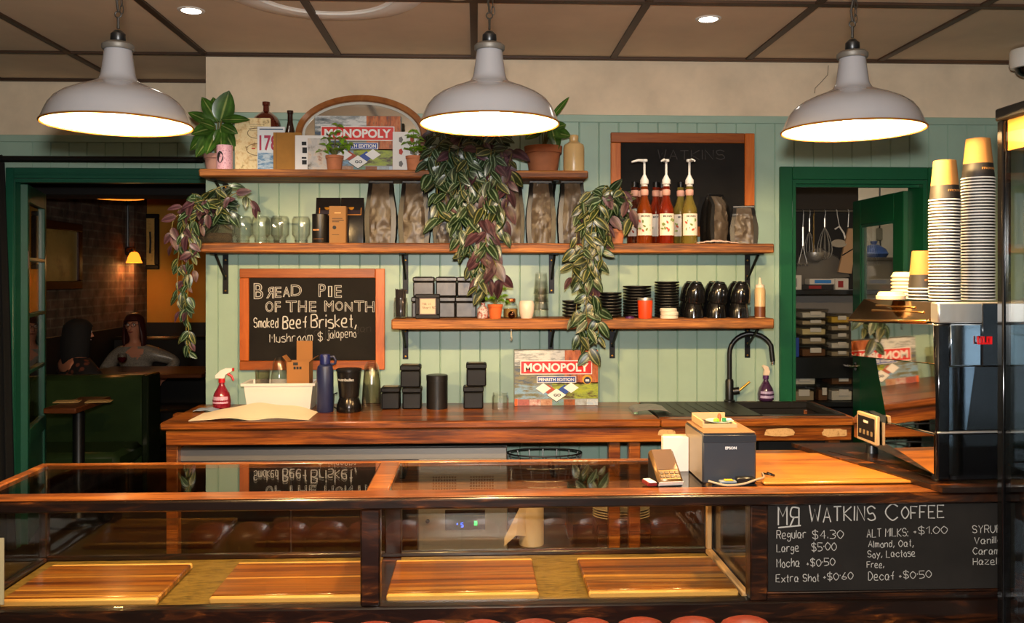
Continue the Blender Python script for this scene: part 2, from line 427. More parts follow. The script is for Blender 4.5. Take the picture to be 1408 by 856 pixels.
# kitchen doorway trim (green) and reveal
b = B(); a = .066
b.box(DX0 - a, DX0, YB - .022, YB - .001, 0, DZ + a, .004); b.box(DX1, DX1 + a, YB - .022, YB - .001, 0, DZ + a, .004); b.box(DX0, DX1, YB - .022, YB - .001, DZ, DZ + a, .004)
b.box(DX0 + .0005, DX0 + .02, YB - .01, YB + .15, 0, DZ - .001); b.box(DX1 - .02, DX1 - .0005, YB - .01, YB + .15, 0, DZ - .001); b.box(DX0 + .02, DX1 - .02, YB - .01, YB + .15, DZ - .02, DZ - .001)
b.box(DX0 + .02, DX0 + .034, YB + .03, YB + .06, 0, DZ - .02); b.box(DX0 + .034, DX1 - .02, YB + .03, YB + .06, DZ - .034, DZ - .02)
trim(b, green)
b = B(); a = .062
b.box(LX0 - .045, LX0, YD - .02, YD - .001, 0, LZ + a, .004); b.box(LX0, LX1, YD - .02, YD - .001, LZ, LZ + a, .004)
b.box(LX0, LX1, YD - .028, YD - .02, LZ + .02, LZ + .03, .002)
b.box(LX0 + .0005, LX0 + .006, YD - .01, YD + .05, 0, LZ - .001); b.box(LX0 + .006, LX1, YD - .01, YD + .05, LZ - .02, LZ - .001)
trim(b, green_d)
# wiring crack / cable on the plaster above the right lamp
b = B(); b.tube([AT(1139, 90, YB - .003), AT(1138, 103, YB - .003), AT(1129, 113, YB - .003), AT(1121, 121, YB - .003), AT(1120, 128, YB - .003)], .0018, 5)
trim(b, M('old_cable', '#7a6a58', .6))
# ------------------------------------------------------------------ display counter in front
CF, CB, CZ = 2.457, 2.905, .925       # case front, back, top height
CX0, CX1 = -1.407, PX(1040, CF)       # case ends
FZ = .6135                            # case floor
KX1 = PX(1392, CF)                           # counter's right end
VX = (PX(497, CF), PX(524, CF))       # middle upright
KB2 = 3.03
tag(B().box(CX0 - .02, KX1, CF - .01, KB2, .0, FZ - .0775).build('counter', dark_w, ang=0), 'dark wooden counter under the glass display case', 'counter')
case = thing('display_case', 'glass topped display case with worn dark wooden frame, boards inside', 'display case', (0, 0, 0))
# frame: rails and posts
r = B()
z0 = FZ - .074
r.box(CX0 - .012, KX1, CF - .042, CF + .012, CZ - .027, CZ + .0025, .005)          # top front rail
r.build('front_top_rail', dark_w, case)
r = B(); r.box(CX0 - .016, KX1, CF - .034, CF + .045, CZ + .003, CZ + .0062, .0015); r.build('top_edging', lip_w, case)
r = B(); r.box(CX0 - .012, KX1, CF - .03, CF + .02, z0 + .0005, FZ + .012, .006); r.build('bottom_rail', dark_w, case)
r = B(); r.box(CX0 - .012, KX1, CF - .055, CF - .0305, z0 - .07, z0 + .035, .012); r.build('moulding', dark_w, case)
r = B(); r.box(VX[0], VX[1], CF - .028, CF + .02, FZ + .0125, CZ - .0285, .005); r.build('middle_post', dark_w, case)
r = B(); r.box(CX1 - .026, CX1 + .024, CF - .028, CF + .02, FZ + .0125, CZ - .0285, .004); r.build('corner_post', dark_w, case)
r = B(); r.box(CX0 - .012, CX0 + .012, CF - .028, CF + .02, FZ + .0125, CZ - .0285, .004); r.build('corner_post', dark_w, case)
r = B(); r.box(CX0 - .012, CX0 + .014, CB - .015, CB + .012, FZ + .0125, CZ - .0125, .004); r.build('back_post', dark_w, case)
r = B(); r.box(VX[0] + .02, VX[1] + .02, CB - .015, CB + .012, FZ + .0125, CZ - .0125, .004); r.build('back_post', dark_w, case)
r = B(); r.box(CX1 - .03, CX1 + .02, CB - .015, CB + .012, FZ + .0125, CZ - .0125, .004); r.build('back_post', dark_w, case)
r = B(); r.box(CX0 - .012, CX1 + .02, CB - .012, CB + .012, CZ - .012, CZ + .004, .003); r.build('back_top_rail', lip_w, case)
r = B(); r.box(CX0 - .012, CX1 + .02, CB - .012, CB + .012, FZ + .0005, FZ + .016, .003); r.build('back_bottom_rail', dark_w, case)
r = B(); r.box(CX0 - .012, CX0 + .018, CF + .046, CB - .013, CZ - .012, CZ + .005, .004); r.build('side_top_rail', lip_w, case)
r = B(); r.box(CX0 - .010, CX0 + .016, CF + .046, CB - .016, FZ + .0005, FZ + .016, .004); r.build('side_bottom_rail', dark_w, case)
r = B(); r.box(VX[0] + .006, VX[1] + .016, CF + .046, CB - .013, CZ - .02, CZ + .004, .004); r.build('cross_rail', lip_w, case)
r = B(); r.box(CX1 - .032, CX1 - .010, CF + .021, CB - .016, FZ + .0005, FZ + .02, .004); r.box(CX1 - .032, CX1 - .014, CB - .034, CB - .0155, FZ + .02, CZ - .013, .003)
r.build('pale_corner_strip', M('pale_bare_wood', '#c9a070', .6), case)
r = B(); r.box(CX0 - .012, CX1 + .02, CF + .021, CB + .012, FZ - .02, FZ, 0); r.build('case_floor', dark_w, case, ang=0)
def pane(n, x0, x1, y0, y1, za, zb, m=g_case): return B().box(x0, x1, y0, y1, za, zb).build(n, m, case, ang=0)
pane('front_pane', CX0 + .013, VX[0] - .001, CF - .002, CF + .002, FZ + .0125, CZ - .0285)
pane('front_pane', VX[1] + .001, CX1 - .027, CF - .002, CF + .002, FZ + .0125, CZ - .0285)
pane('top_pane', CX0 + .019, VX[0] + .005, CF + .046, CB - .013, CZ - .004, CZ + .002)
pane('top_pane', VX[1] + .017, CX1 - .03, CF + .046, CB - .013, CZ - .004, CZ + .002)
pane('side_pane', CX0 - .003, CX0 + .001, CF + .0465, CB - .016, FZ + .017, CZ - .013)
pane('side_pane', CX1 - .009, CX1 - .005, CF + .021, CB - .016, FZ + .021, CZ - .013)
pane('back_pane', CX0 + .015, VX[0] + .019, CB - .002, CB + .002, FZ + .017, CZ - .0125)
pane('back_pane', VX[1] + .021, CX1 - .031, CB - .002, CB + .002, FZ + .017, CZ - .0125)
# woven mat and boards inside
mat_m = PATCH('woven_bronze_mat', ['#2e2410', '#6b5420', '#8f7434', '#4a3a18'], 60, (.35, 2.2, 1))
for nm, x0, x1, lb in (('woven_mat', CX0 + .02, VX[0] + .015, 'woven bronze mat lining left half of the display case'), ('woven_mat', VX[1] + .02, CX1 - .034, 'woven bronze mat lining right half of the display case')):
    tag(B().box(x0, x1, CF + .023, CB - .017, FZ + .0002, FZ + .003, .001).build(nm, mat_m), lb, 'mat')
bw = .434; BY_ = 2.645
bx = [PX(242, BY_) - bw, PX(309, BY_), PX(537, BY_) + .003, PX(801, BY_)]
lbs = ['striped wooden board with grooved edges, at the far left end of the display case', 'striped wooden board in the case, just left of its middle post',
       'striped wooden board in the case, just right of its middle post', 'striped wooden board in the case, next to the pale corner strip']
b0 = None
for x, l in zip(bx, lbs):
    if b0 is None:
        t = thing('serving_board', l, 'cutting board', (x + bw / 2, BY_, FZ + .0034), 0, 'wooden boards in the display case'); b0 = t
        B().box(-bw / 2, bw / 2, -.138, .138, .0, .020, .004).build('slab', board_w, t)
        for s in (-1, 1):
            B().box(-bw / 2, bw / 2, s * .1465 - .0078, s * .1465 + .0095, .0, .0185, .004).build('edge_strip', board_e, t)
    else: dup(b0, (x + bw / 2, BY_, FZ + .0034), l)
t = B().box(PX(-7, 2.47), PX(6.5, 2.47), 2.465, 2.469, FZ + .0205, FZ + .205, .001).build('price_card', M('cream_card', '#d9c39a', .8)); tag(t, 'cream card standing inside left front corner of the display case', 'card')
# solid end of the counter with the price chalkboard
eb = thing('counter_cabinet', 'dark wooden counter end behind the coffee price chalkboard', 'counter')
B().box(CX1 + .025, KX1, CF - .006, KB2, FZ - .0745, CZ - .037, .003).build('carcass', dark_w, eb)
bd = thing('price_chalkboard', 'wide black chalkboard of coffee prices on the counter front', 'chalkboard', (0, CF - .02, 0))
cx0, cx1 = PX(1056, CF - .02), KX1 - .004
cz0, cz1 = PZ(1056, 813, CF - .02), PZ(1200, 688, CF - .02)
B().box(cx0, cx1, .0, .013, cz0, cz1, .001).build('board', chalkbd, bd)
G = {}
for ln in '''A 022842|1434;B 0208|~0838463605|~0535433202;C ~4728060422 43;D 0208|~082846442202;E 48080242|0535;F 480802|0535;H 0802|4842|0545;I 2822
K 0802|480542;L 080242;M 0208254842;N 02084248;O ~28060422444628;P 0208|~0838463505;R 0208|~0838463505|2542;Я 4248|~4818061545|2502;S ~472807153543 2203
T 0848|2822;U ~0804224448;W 0812263248;X 0842|4802;Y 082548|2522;V 082248;Z 08480242;a ~361604123345|3632 42;b 0802|~052644321203;c ~4526042243;d ~3516041233|3832
e ~043436160412 42;f ~38272522|0535;g ~3516041334|~36311001;h 0802|~04263532;i 1612|1718;j ~26211001|2728;k 0802|360432;l 1812;m 0602|~05162522|~25364542
n 0602|~05263532;o ~2604123234 26;p 0600|~0626353422 03;q 0;r 0602|~041636;s ~36160534 3202;t 1812 22|0626;u ~0603123236|3632;v 062246;w 0612253246;x 0642|4602
y 0623|4610;z 06460242;0 ~28060422444628;1 062822;3 ~0838462544 3202;4 380444|3832;5 480805|~0535432202;6 ~3815032243 3404;7 084822;$ ~47280715 354322 03|2921;. 2223;, 2311;+ 0424|1513;- 1434;: 2223|2526;· 2526'''.replace('\n', ';').split(';'):
    ch, st = ln.split(' ', 1); st = st.replace(' ', '')
    G[ch] = [(s[0] == '~', [(int(s.lstrip('~')[i]), int(s.lstrip('~')[i + 1])) for i in range(0, len(s.lstrip('~')) - 1, 2)]) for s in st.split('|')]
def smooth_pts(p, n=5):
    if len(p) < 3: return p
    q = [p[0]] + list(p) + [p[-1]]; out = []
    for i in range(1, len(q) - 2):
        a, b_, c, d = (Vector(v) for v in q[i - 1:i + 3])
        for k_ in range(n):
            t = k_ / n; out.append(.5 * ((2 * b_) + (c - a) * t + (2 * a - 5 * b_ + 4 * c - d) * t * t + (3 * b_ - a - 3 * c + d) * t ** 3))
    return out + [Vector(q[-2])]
HR = random.Random(5)
def scrawl(b, s, x, z, cap, r, wide=1.0, y=-.0006, slope=0.0, space=1.0):
    """handwriting in chalk: strokes with baseline at z, capital height cap"""
    u = cap / 6.0; x0 = x
    for ch in s:
        if ch == ' ': x += 3.2 * u * wide * space; continue
        g = G[ch]; mx = max(p[0] for _, st in g for p in st); mn = min(p[0] for _, st in g for p in st)
        j = HR.uniform(-.3, .3)
        for cv, st in g:
            st = [Vector((px - mn + HR.uniform(-.12, .12), py + HR.uniform(-.12, .12))) for px, py in st]
            if cv: st = smooth_pts(st)
            pts = [(x + p[0] * u * wide, y, z + (p[1] - 2 + j) * u + (x - x0) * slope) for p in st]
            b.tube(pts, r, 5, flat=.25)
        x += (mx - mn + 1.5) * u * wide * space
    return x
def at_line(b, s, px, py, cap_px, r, Y, wide=None, to=None, oy=0, slope=0.0):
    """write s with its baseline at pixel (px,py); stretch it to end at pixel to"""
    m = MPP(px, Y); x0 = PX(px, Y); z = PZ(px, py, Y); wide = wide or 1.0
    if to:
        tb = B(); st = HR.getstate(); e = scrawl(tb, s, 0, 0, cap_px * m, r); HR.setstate(st)
        wide = (PX(to, Y) - x0) / e
    scrawl(b, s, x0, z, cap_px * m, r, wide, slope=slope)
b = B(); Yp = CF - .02
at_line(b, 'MЯ', 1070, 722, 25, .0022, Yp, to=1103)
b.tube([AT(1070, 725, Yp) - Vector((0, Yp + .0006, 0)), AT(1101, 722, Yp) - Vector((0, Yp + .0006, 0))], .0022, 5, flat=.25)
b.build('chalk_title', chalk_g, bd, ang=0); b = B()
at_line(b, 'W', 1112, 718, 26, .0020, Yp, to=1134); at_line(b, 'ATKINS', 1132, 717, 20, .0019, Yp, to=1207, slope=.01)
b.build('chalk_heading', chalk_g, bd, ang=0); b = B()
at_line(b, 'C', 1219, 714, 22, .0019, Yp, to=1240); at_line(b, 'OFFEE', 1240, 713, 17, .0018, Yp, to=1301, slope=.02)
b.build('chalk_heading', chalk_g, bd, ang=0)
cols = {}
for s, px, py, c, to in (('Regular', 1068, 740, 11, 1110), ('$4.30', 1117, 740, 11, 1162), ('Large', 1068, 758, 10, 1100), ('$5·00', 1116, 757, 11, 1152),
                         ('Mocha', 1068, 779, 11, 1101), ('+$0·50', 1109, 778, 10, 1150), ('Extra Shot', 1067, 800, 10, 1128), ('+$0·60', 1132, 797, 10, 1175),
                         ('ALT MILKS:', 1192, 738, 11, 1250), ('+$1.00', 1256, 734, 10, 1305), ('Almond, Oat,', 1194, 752, 9, 1258), ('Soy, Lactose', 1193, 766, 9, 1260),
                         ('Free,', 1192, 780, 8, 1217), ('Decaf', 1194, 797, 11, 1231), ('+$0·50', 1236, 795, 10, 1283), ('SYRUPS', 1337, 732, 10, 1387), ('Vanilla', 1340, 747, 9, 1380), ('Caramel', 1338, 762, 9, 1385), ('Hazelnut', 1338, 776, 9, 1390)):
    at_line(cols.setdefault((px > 1180) + (px > 1320), B()), s, px, py, c, .00105, Yp, to=to, slope=.012)
for k in sorted(cols): cols[k].build(('chalk_price_list', 'chalk_milk_list', 'chalk_syrup_list')[k], chalk_g, bd, ang=0)
b = B(); fr = .012
b.box(cx0 - .008, cx1, -.004, .013, cz1 + .0005, cz1 + .007, .002); b.box(cx0 - .008, cx1, -.004, .013, cz0 - .007, cz0 - .0005, .002); b.box(cx0 - .008, cx0 - .0005, -.004, .013, cz0 - .007, cz1 + .007, .002)
b.build('edging', dark_w, bd)
# honey coloured board lying on the counter's right end
HZ = CZ + .0065
hb = thing('counter_board', 'honey coloured wooden board on the right end of the counter', 'board', (0, 0, HZ))
p = [GP(1041, 663, HZ), GP(1280, 662, HZ), GP(1133, 626, HZ), GP(1010, 627, HZ)]
yf, yb = p[0].y, p[2].y
xy = [(p[0].x, yf), (p[1].x, yf), (p[2].x, yb), (CX1 - .10, yb), (CX1 - .10, CB + .02), (CX1 + .03, CB + .012), (p[0].x, CB - .02)]
B().prism(xy, 'z', 0, .009).build('plank', honey_w, hb, ang=20)
B().box(p[0].x + .01, p[1].x + .004, yf - .034, yf - .0005, 0, .0085, .004).build('front_lip', honey_w, hb)
B().box(CX1 + .021, KX1, CF + .046, KB2, CZ - .0365, CZ + .005, .002).build('top_slab', lip_w, eb)
tr = B()
tr.prism([(p[2].x + .012, yb), (p[2].x + .05, yb), (p[1].x + .06, yf - .034), (p[1].x + .010, yf - .034)], 'z', 0, .016)
tr.build('dark_side_strip', dark_w, hb, ang=20)

# channelled red leather seat back in front of the counter
sb = thing('bench_seat', 'red leather bench with rounded channels along the counter front', 'bench', (0, 2.03, 0))
PITCH = .1252; n0 = PX(82, 1.98); zt = PZ(640, 856, 2.03)
red_l = M('red_leather', '#6e2412', .36, var=.2, vs_=12, bmp=.08)
b = B(); nn = 13
for i in range(nn):
    xa, xb = n0 + i * PITCH, n0 + (i + 1) * PITCH
    vs_, fs = [], []
    NU, NV = 9, 12
    for u in range(NU):
        t = u / (NU - 1); bul = sqrt(max(0, 1 - (2 * t - 1) ** 2)); bul = .35 + .65 * bul
        for v_ in range(NV):
            a = pi * v_ / (NV - 1)
            rr = .045 * bul
            vs_.append((xa + t * (xb - xa), -cos(a) * (.03 + rr), zt - .05 + sin(a) * (.006 + rr)))
        vs_.append((xa + t * (xb - xa), .03 + .02, .36)); vs_.append((xa + t * (xb - xa), -.03 - .045 * bul, .36))
    W_ = NV + 2
    for u in range(NU - 1):
        for v_ in range(W_): fs.append((u * W_ + v_, u * W_ + (v_ + 1) % W_, (u + 1) * W_ + (v_ + 1) % W_, (u + 1) * W_ + v_))
    fs += [tuple(range(W_)), tuple((NU - 1) * W_ + v_ for v_ in range(W_))]
    b.add(vs_, fs)
b.build('backrest', red_l, sb, ang=60)
B().box(n0, n0 + nn * PITCH, -.42, .05, .30, .3595, .02).build('seat', red_l, sb)
B().box(n0 + .02, n0 + nn * PITCH - .02, -.40, .04, 0, .2995).build('plinth', dark_w, sb, ang=0)

# ------------------------------------------------------------------ work bench along the counter wall
BF, BZ = 3.88, .90
BX0, BX1 = PX(219, BF), PX(1180, BF)
wb = thing('work_bench', 'long rustic timber work bench along the mint wall', 'bench')
SX0, SX1, SY0, SY1 = PX(905, 3.95), PX(1165, 3.95), 3.955, 4.40
b = B()
b.box(BX0, SX0, BF, YB - .001, BZ - .036, BZ, .008); b.box(SX1, BX1, BF, YB - .03, BZ - .036, BZ, .006)
b.box(SX0, SX1, BF, SY0, BZ - .036, BZ, .006); b.box(SX0, SX1, SY1, YB - .001, BZ - .036, BZ, .004)
b.build('bench_top', bench_w, wb)
B().box(PX(700, BF) + .01, PX(1150, BF) - .02, 4.34, 4.355, .301, .60, .002).build('back_board', WOOD('brown_back_board', [(.3, '#2a1408'), (.7, '#5c3014')], (2, 20, 20), .35), wb)
B().box(BX0 + .02, BX1 - .02, BF + .02, BF + .05, BZ - .105, BZ - .0365, .004).build('apron', bench_w, wb)
for px in (234, 846, 874, 1150):
    x = PX(px, BF + .03); B().box(x - .026, x + .026, BF + .051, BF + .10, 0, BZ - .0365, .004).build('leg', bench_w, wb)
for x in (PX(240, 4.3), BX1 - .035):
    B().box(x - .03, x + .03, 4.36, 4.42, 0, BZ - .0365, .004).build('leg', bench_w, wb)
ZL = .30
B().box(PX(700, BF) + .0, PX(1150, BF), BF + .101, 4.36, ZL - .03, ZL, .003).build('lower_shelf', dark_w, wb)
for x0, x1, y0, y1 in ((1050, 1092, 588, 600), (1130, 1164, 589, 600), (905, 930, 590, 599)):
    b = B(); pts = []; Yq = BF + .0198
    for i in range(14):
        a = 2 * pi * i / 14; k_ = 1 + HR.uniform(-.18, .1)
        ex = abs(cos(a)) ** .5 * (1 if cos(a) > 0 else -1); ez = abs(sin(a)) ** .5 * (1 if sin(a) > 0 else -1)
        pts.append((PX((x0 + x1) / 2 + (x1 - x0) / 2 * k_ * ex, Yq), PZ((x0 + x1) / 2, (y0 + y1) / 2 + (y1 - y0) / 2 * k_ * ez, Yq)))
    b.prism(pts, 'y', BF + .0185, BF + .0199)
    b.build('torn_sticker', PATCH('torn_paper', ['#b07a4a', '#d9b07a', '#caa06a', '#8a5020'], 60), wb, ang=0)
# sink let into the bench
sk = thing('sink', 'black composite sink with drainer let into the bench', 'sink', (0, 0, BZ))
sink_m = M('black_composite', '#17140f', .45, var=.2, vs_=60)
bx0 = PX(1035, 4.1)
b = B()
b.box(SX0 + .001, bx0, SY0 + .001, SY1 - .001, -.03, .004, .004)
b.box(bx0, SX1 - .001, SY0 + .001, SY0 + .03, -.03, .004, .004); b.box(bx0, SX1 - .001, SY1 - .03, SY1 - .001, -.03, .004, .004); b.box(SX1 - .03, SX1 - .001, SY0 + .03, SY1 - .03, -.03, .004, .004)
for i in range(7):
    x = SX0 + .07 + i * .05; b.box(x, x + .012, SY0 + .05, SY1 - .06, .0035, .0065, .002)
b.build('drainer', sink_m, sk)
b = B(); q = .012
b.box(bx0, SX1 - .03, SY0 + .03, SY1 - .03, -.19, -.178); b.box(bx0 - q, bx0, SY0 + .03, SY1 - .03, -.19, -.0305); b.box(SX1 - .03, SX1 - .03 + q, SY0 + .03, SY1 - .03, -.19, -.0305)
b.box(bx0 - q, SX1 - .03 + q, SY0 + .018, SY0 + .03, -.19, -.0305); b.box(bx0 - q, SX1 - .03 + q, SY1 - .03, SY1 - .018, -.19, -.0305)
b.build('bowl', sink_m, sk, ang=0)
# tap
Yt = 4.385
tx = PX(1003, Yt); tp = thing('tap', 'tall black gooseneck tap with side lever over the sink', 'tap', (tx, Yt, BZ + .004 if False else BZ + .0045))
m = MPP(1003, Yt)
pts = [(0, 0, .10)]
top = (549 - 455) * m; xe = (1059 - 1003) * m; rad = xe / 2
pts = [(0, 0, .05), (0, 0, top - rad)] + [(rad - rad * cos(a), -.25 * (rad - rad * cos(a)), top - rad + rad * sin(a)) for a in [pi * k / 14 for k in range(1, 13)]]
pts += [(xe - .002, -.25 * xe, top - rad - .035)]
B().tube(pts, .0125, 14).build('spout', black_m, tp)
B().lathe([(0, 0), (.027, 0), (.027, .008), (.021, .012), (.021, .105), (.017, .115), (0, .115)], 24).build('body', black_m, tp)
b = B(); b.tube([(xe - .002, -.25 * xe, top - rad - .035), (xe - .002, -.25 * xe, top - rad - .05)], .0105, 12); b.build('nozzle', chrome, tp)
b = B(); b.tube([(.015, -.012, .055), (.045, -.02, .06)], .018, 14); b.build('valve', black_m, tp)
b = B(); b.tube([(.045, -.02, .06), (.095, -.03, .105)], [.006, .005], 10); b.build('lever', brass, tp)
# under-bench dishwasher / fridge
ub = thing('undercounter_fridge', 'stainless steel undercounter fridge with lit display below the bench', 'fridge', (0, BF + .105, 0))
ux0, ux1 = PX(246, BF + .1), PX(697, BF + .1)
zt = PZ(400, 616, BF + .1)
dk = M('bronze_dark_steel', '#4a4038', .3, metal=1.0)
B().box(ux0, ux1, .012, .34, .06, zt).build('cabinet', steel_d, ub, ang=0)
b = B(); b.box(ux0, ux1, -.014, .0115, zt - .055, zt, .004); b.build('top_strip', M('strip_steel', '#bdb6ac', .33, metal=.8), ub)
xs = [ux0, PX(400, BF + .1), PX(575, BF + .1)]
for i in range(2):
    b = B(); b.box(xs[i] + .004, xs[i + 1] - .004, -.008, .0115, .08, zt - .062, .004); o = b.build('door', dk, ub)
    b = B(); b.box(xs[i] + .06, xs[i + 1] - .06, -.018, -.0085, zt - .085, zt - .07, .003); b.build('handle', steel, o)
b = B(); b.box(xs[2] + .002, ux1, -.010, .0115, .08, PZ(640, 690, BF + .1) , .003); b.build('control_panel', M('strip_steel'), ub)
cp0, cp1 = AT(612, 728, BF + .095), AT(667, 700, BF + .095)
b = B(); b.box(cp0.x, cp1.x, -.0135, -.0105, cp0.z, cp1.z, .002); o = b.build('display', blk_gl, ub)
def seg7(b, x, z, h):
    for (xa, za, xb, zb) in ((0, 0, .5, 0), (0, .5, .5, .5), (0, 1, .5, 1), (.5, 0, .5, .5), (0, .5, 0, 1)): b.tube([(x + xa * h, -.0145, z + za * h), (x + xb * h, -.0145, z + zb * h)], h * .07, 5)
b = B(); seg7(b, PX(634, BF + .09), PZ(634, 724, BF + .09), .018); b.tube([(PX(628, BF + .09), -.0145, PZ(628, 720, BF + .09)), (PX(629.5, BF + .09), -.0145, PZ(628, 720, BF + .09))], .003, 8); b.build('blue_digit', EMIT('blue_led', '#3a5aff', 6), o)
b = B(); b.box(PX(652, BF + .09), PX(656, BF + .09), -.0148, -.0138, PZ(654, 722, BF + .09), PZ(654, 716, BF + .09)); b.build('green_light', EMIT('green_led', '#20ff60', 2.5), o, ang=0)
b = B(); b.lathe([(0, 0), (.009, 0), (.009, .008), (0, .010)], 12, M=Matrix.Translation((PX(588, BF + .09), -.0105, PZ(588, 716, BF + .09))) @ Matrix.Rotation(pi / 2, 4, 'X')); b.build('button', blk_pl, ub)
b = B(); g0, g1 = AT(596, 690, BF + .095), AT(682, 648, BF + .095)
b.box(xs[2] + .002, ux1, -.010, .0115, PZ(640, 689, BF + .1), zt - .056, .002); b.mi = 1
for bx_ in (0, 1):
    for i in range(9):
        for j in range(6):
            x = g0.x + (bx_ * .6 + i * .0435) * (g1.x - g0.x); z = PZ(640, 676, BF + .095) + j * .0135
            b.box(x - .004, x + .004, -.0108, -.0098, z - .004, z + .004)
b.build('perforated_panel', [steel, black_m], ub, ang=0)
# ------------------------------------------------------------------ pendant lamps over the counter
enamel_o = M('grey_white_enamel', '#8e8e92', .22, coat=.6)
enamel_i = M('white_enamel', '#f6efe0', .4)
def pendant(px, py, label, first=None):
    YL = 2.57
    loc = AT(px, py, YL)
    if first:
        r_ = dup(first, loc, label)
        return r_
    t = thing('pendant_lamp', label, 'pendant lamp', loc, 0, 'enamel pendant lamps over the counter')
    K = 1.02
    pr = [(.199, .0), (.2015, .003), (.198, .008), (.190, .028), (.181, .048), (.166, .068), (.143, .085), (.112, .100), (.080, .112), (.056, .123), (.049, .135), (.046, .145), (.037, .212)]; pr = [(r * K, z * K) for r, z in pr]
    b = B(); b.lathe(pr, 64); b.mi = 1
    b.lathe([(r - .0025 if r > .02 else r, z + .0005) for r, z in pr][::1] , 64); b.mi = 0
    b.build('shade', [enamel_o, enamel_i], t, ang=50, recalc=False)
    B().tube([(.2 * K * cos(2 * pi * k / 64), .2 * K * sin(2 * pi * k / 64), .001) for k in range(64)], .0032, 8, closed=True).build('rim', M('rusty_rim', '#8a5a20', .4, metal=.5), t)
    B().lathe([(r * K, z * K) for r, z in [(0, .212), (.041, .212), (.044, .216), (.044, .226), (.036, .233), (.02, .234), (0, .234)]], 32).build('collar', M('dull_grey_metal', '#6c675f', .5, metal=.4), t)
    B().lathe([(r * K, z * K) for r, z in [(0, .2345), (.017, .2345), (.021, .242), (.020, .258), (.010, .268), (0, .270)]], 24).build('socket', blk_pl, t)
    b = B(); H = ZCEIL - loc.z - .001
    b.tube([(0, 0, .279), (0, 0, .312)] , .004, 6); b.tube([(.009 * cos(a), 0, .320 + .009 * sin(a)) for a in [2 * pi * k / 12 for k in range(12)]], .0022, 6, closed=True)
    b.tube([(0, 0, .328), (-.004, 0, .36), (.004, 0, .40), (-.002, .0, .5), (0, 0, H)], .0035, 6)
    for i in range(9):
        z = .335 + i * .022; e = i % 2
        b.tube([(.010 + (.005 if not e else 0) * cos(a), (.005 * cos(a) if e else 0), z + .014 * sin(a)) for a in [2 * pi * k / 8 for k in range(8)]], .0014, 5, closed=True)
    b.build('cord', M('dark_cable', '#2a241c', .5), t)
    B().lathe([(0, H - .02), (.035, H - .02), (.045, H), (0, H)], 24).build('ceiling_cup', blk_pl, t)
    B().lathe([(0, .012), (.018, .016), (.030, .034), (.030, .048), (.018, .075), (.014, .09), (.014, .12), (0, .12)], 20).build('bulb', EMIT('bulb_glow', '#fff0d8', 40), t)
    lamp('lamp_light', 'POINT', (0, 0, .014), PEND_W, (1, .63, .26), .03, parent=t)
    return t
pl0 = pendant(162.5, 172, 'white enamel pendant lamp hanging in front of the dining doorway')
pendant(673, 171, 'white enamel pendant lamp hanging in front of the hanging plant on the top shelf', pl0)
pendant(1172, 180, 'white enamel pendant lamp hanging in front of the kitchen doorway', pl0)
# ceiling downlights, rose, dome, camera
d0 = None
for px, py, l in ((263, 21, 'round recessed downlight in the ceiling near the left pendant lamp'), (974, 24, 'round recessed downlight in the ceiling between middle and right pendant lamps')):
    Yd = 1.112 * FPX / (380 - py); loc = Vector((PX(px, Yd), Yd, ZCEIL - .0005))
    if d0: dup(d0, loc, l); continue
    d0 = thing('downlight', l, 'ceiling light', loc, 0, 'recessed ceiling downlights')
    B().lathe([(.040, 0), (.040, -.004), (.052, -.004), (.056, 0), (.040, 0)], 32).build('trim_ring', white_pl, d0)
    B().lathe([(0, -.001), (.0395, -.001), (.0395, -.0025), (0, -.0025)], 32).build('lens', EMIT('downlight_glow', '#fff2e0', 30), d0)
    lamp('downlight_beam', 'SPOT', (0, 0, -.01), DOWN_W, (1, .85, .65), .04, parent=d0, spot=radians(110))
ro = thing('ceiling_rose', 'pale round moulded ring on the ceiling above the counter', 'ceiling rose', (PX(443, 3.44), 3.44, ZCEIL))
B().lathe([(.27, -.0008), (.275, -.004), (.395, -.004), (.40, -.0008), (.27, -.0008)], 64).build('ring', M('pale_ring_paint', '#fff8ea', .6), ro)
B().lathe([(.283, -.0042), (.287, -.011), (.291, -.0042)], 64).build('bead', white_pl, ro)
dm = thing('ceiling_fitting', 'small white round ceiling fitting left of middle pendant cord', 'ceiling fitting', (PX(628, 3.40), 3.40, ZCEIL - .0005))
B().lathe([(0, -.034), (.05, -.031), (.075, -.018), (.08, 0), (0, 0)], 32).build('dome', white_pl, dm)
sc = thing('security_camera', 'white dome security camera on the ceiling at far right', 'camera', (PX(1402, 4.2), 4.15, ZCEIL - .0125))
B().lathe([(0, -.09), (.066, -.09), (.073, -.07), (.073, -.01), (.066, 0), (0, 0)], 28).build('housing', white_pl, sc)
B().lathe([(0, -.135), (.02, -.130), (.04, -.115), (.05, -.0905), (0, -.0905)], 24).build('dome', blk_gl, sc)

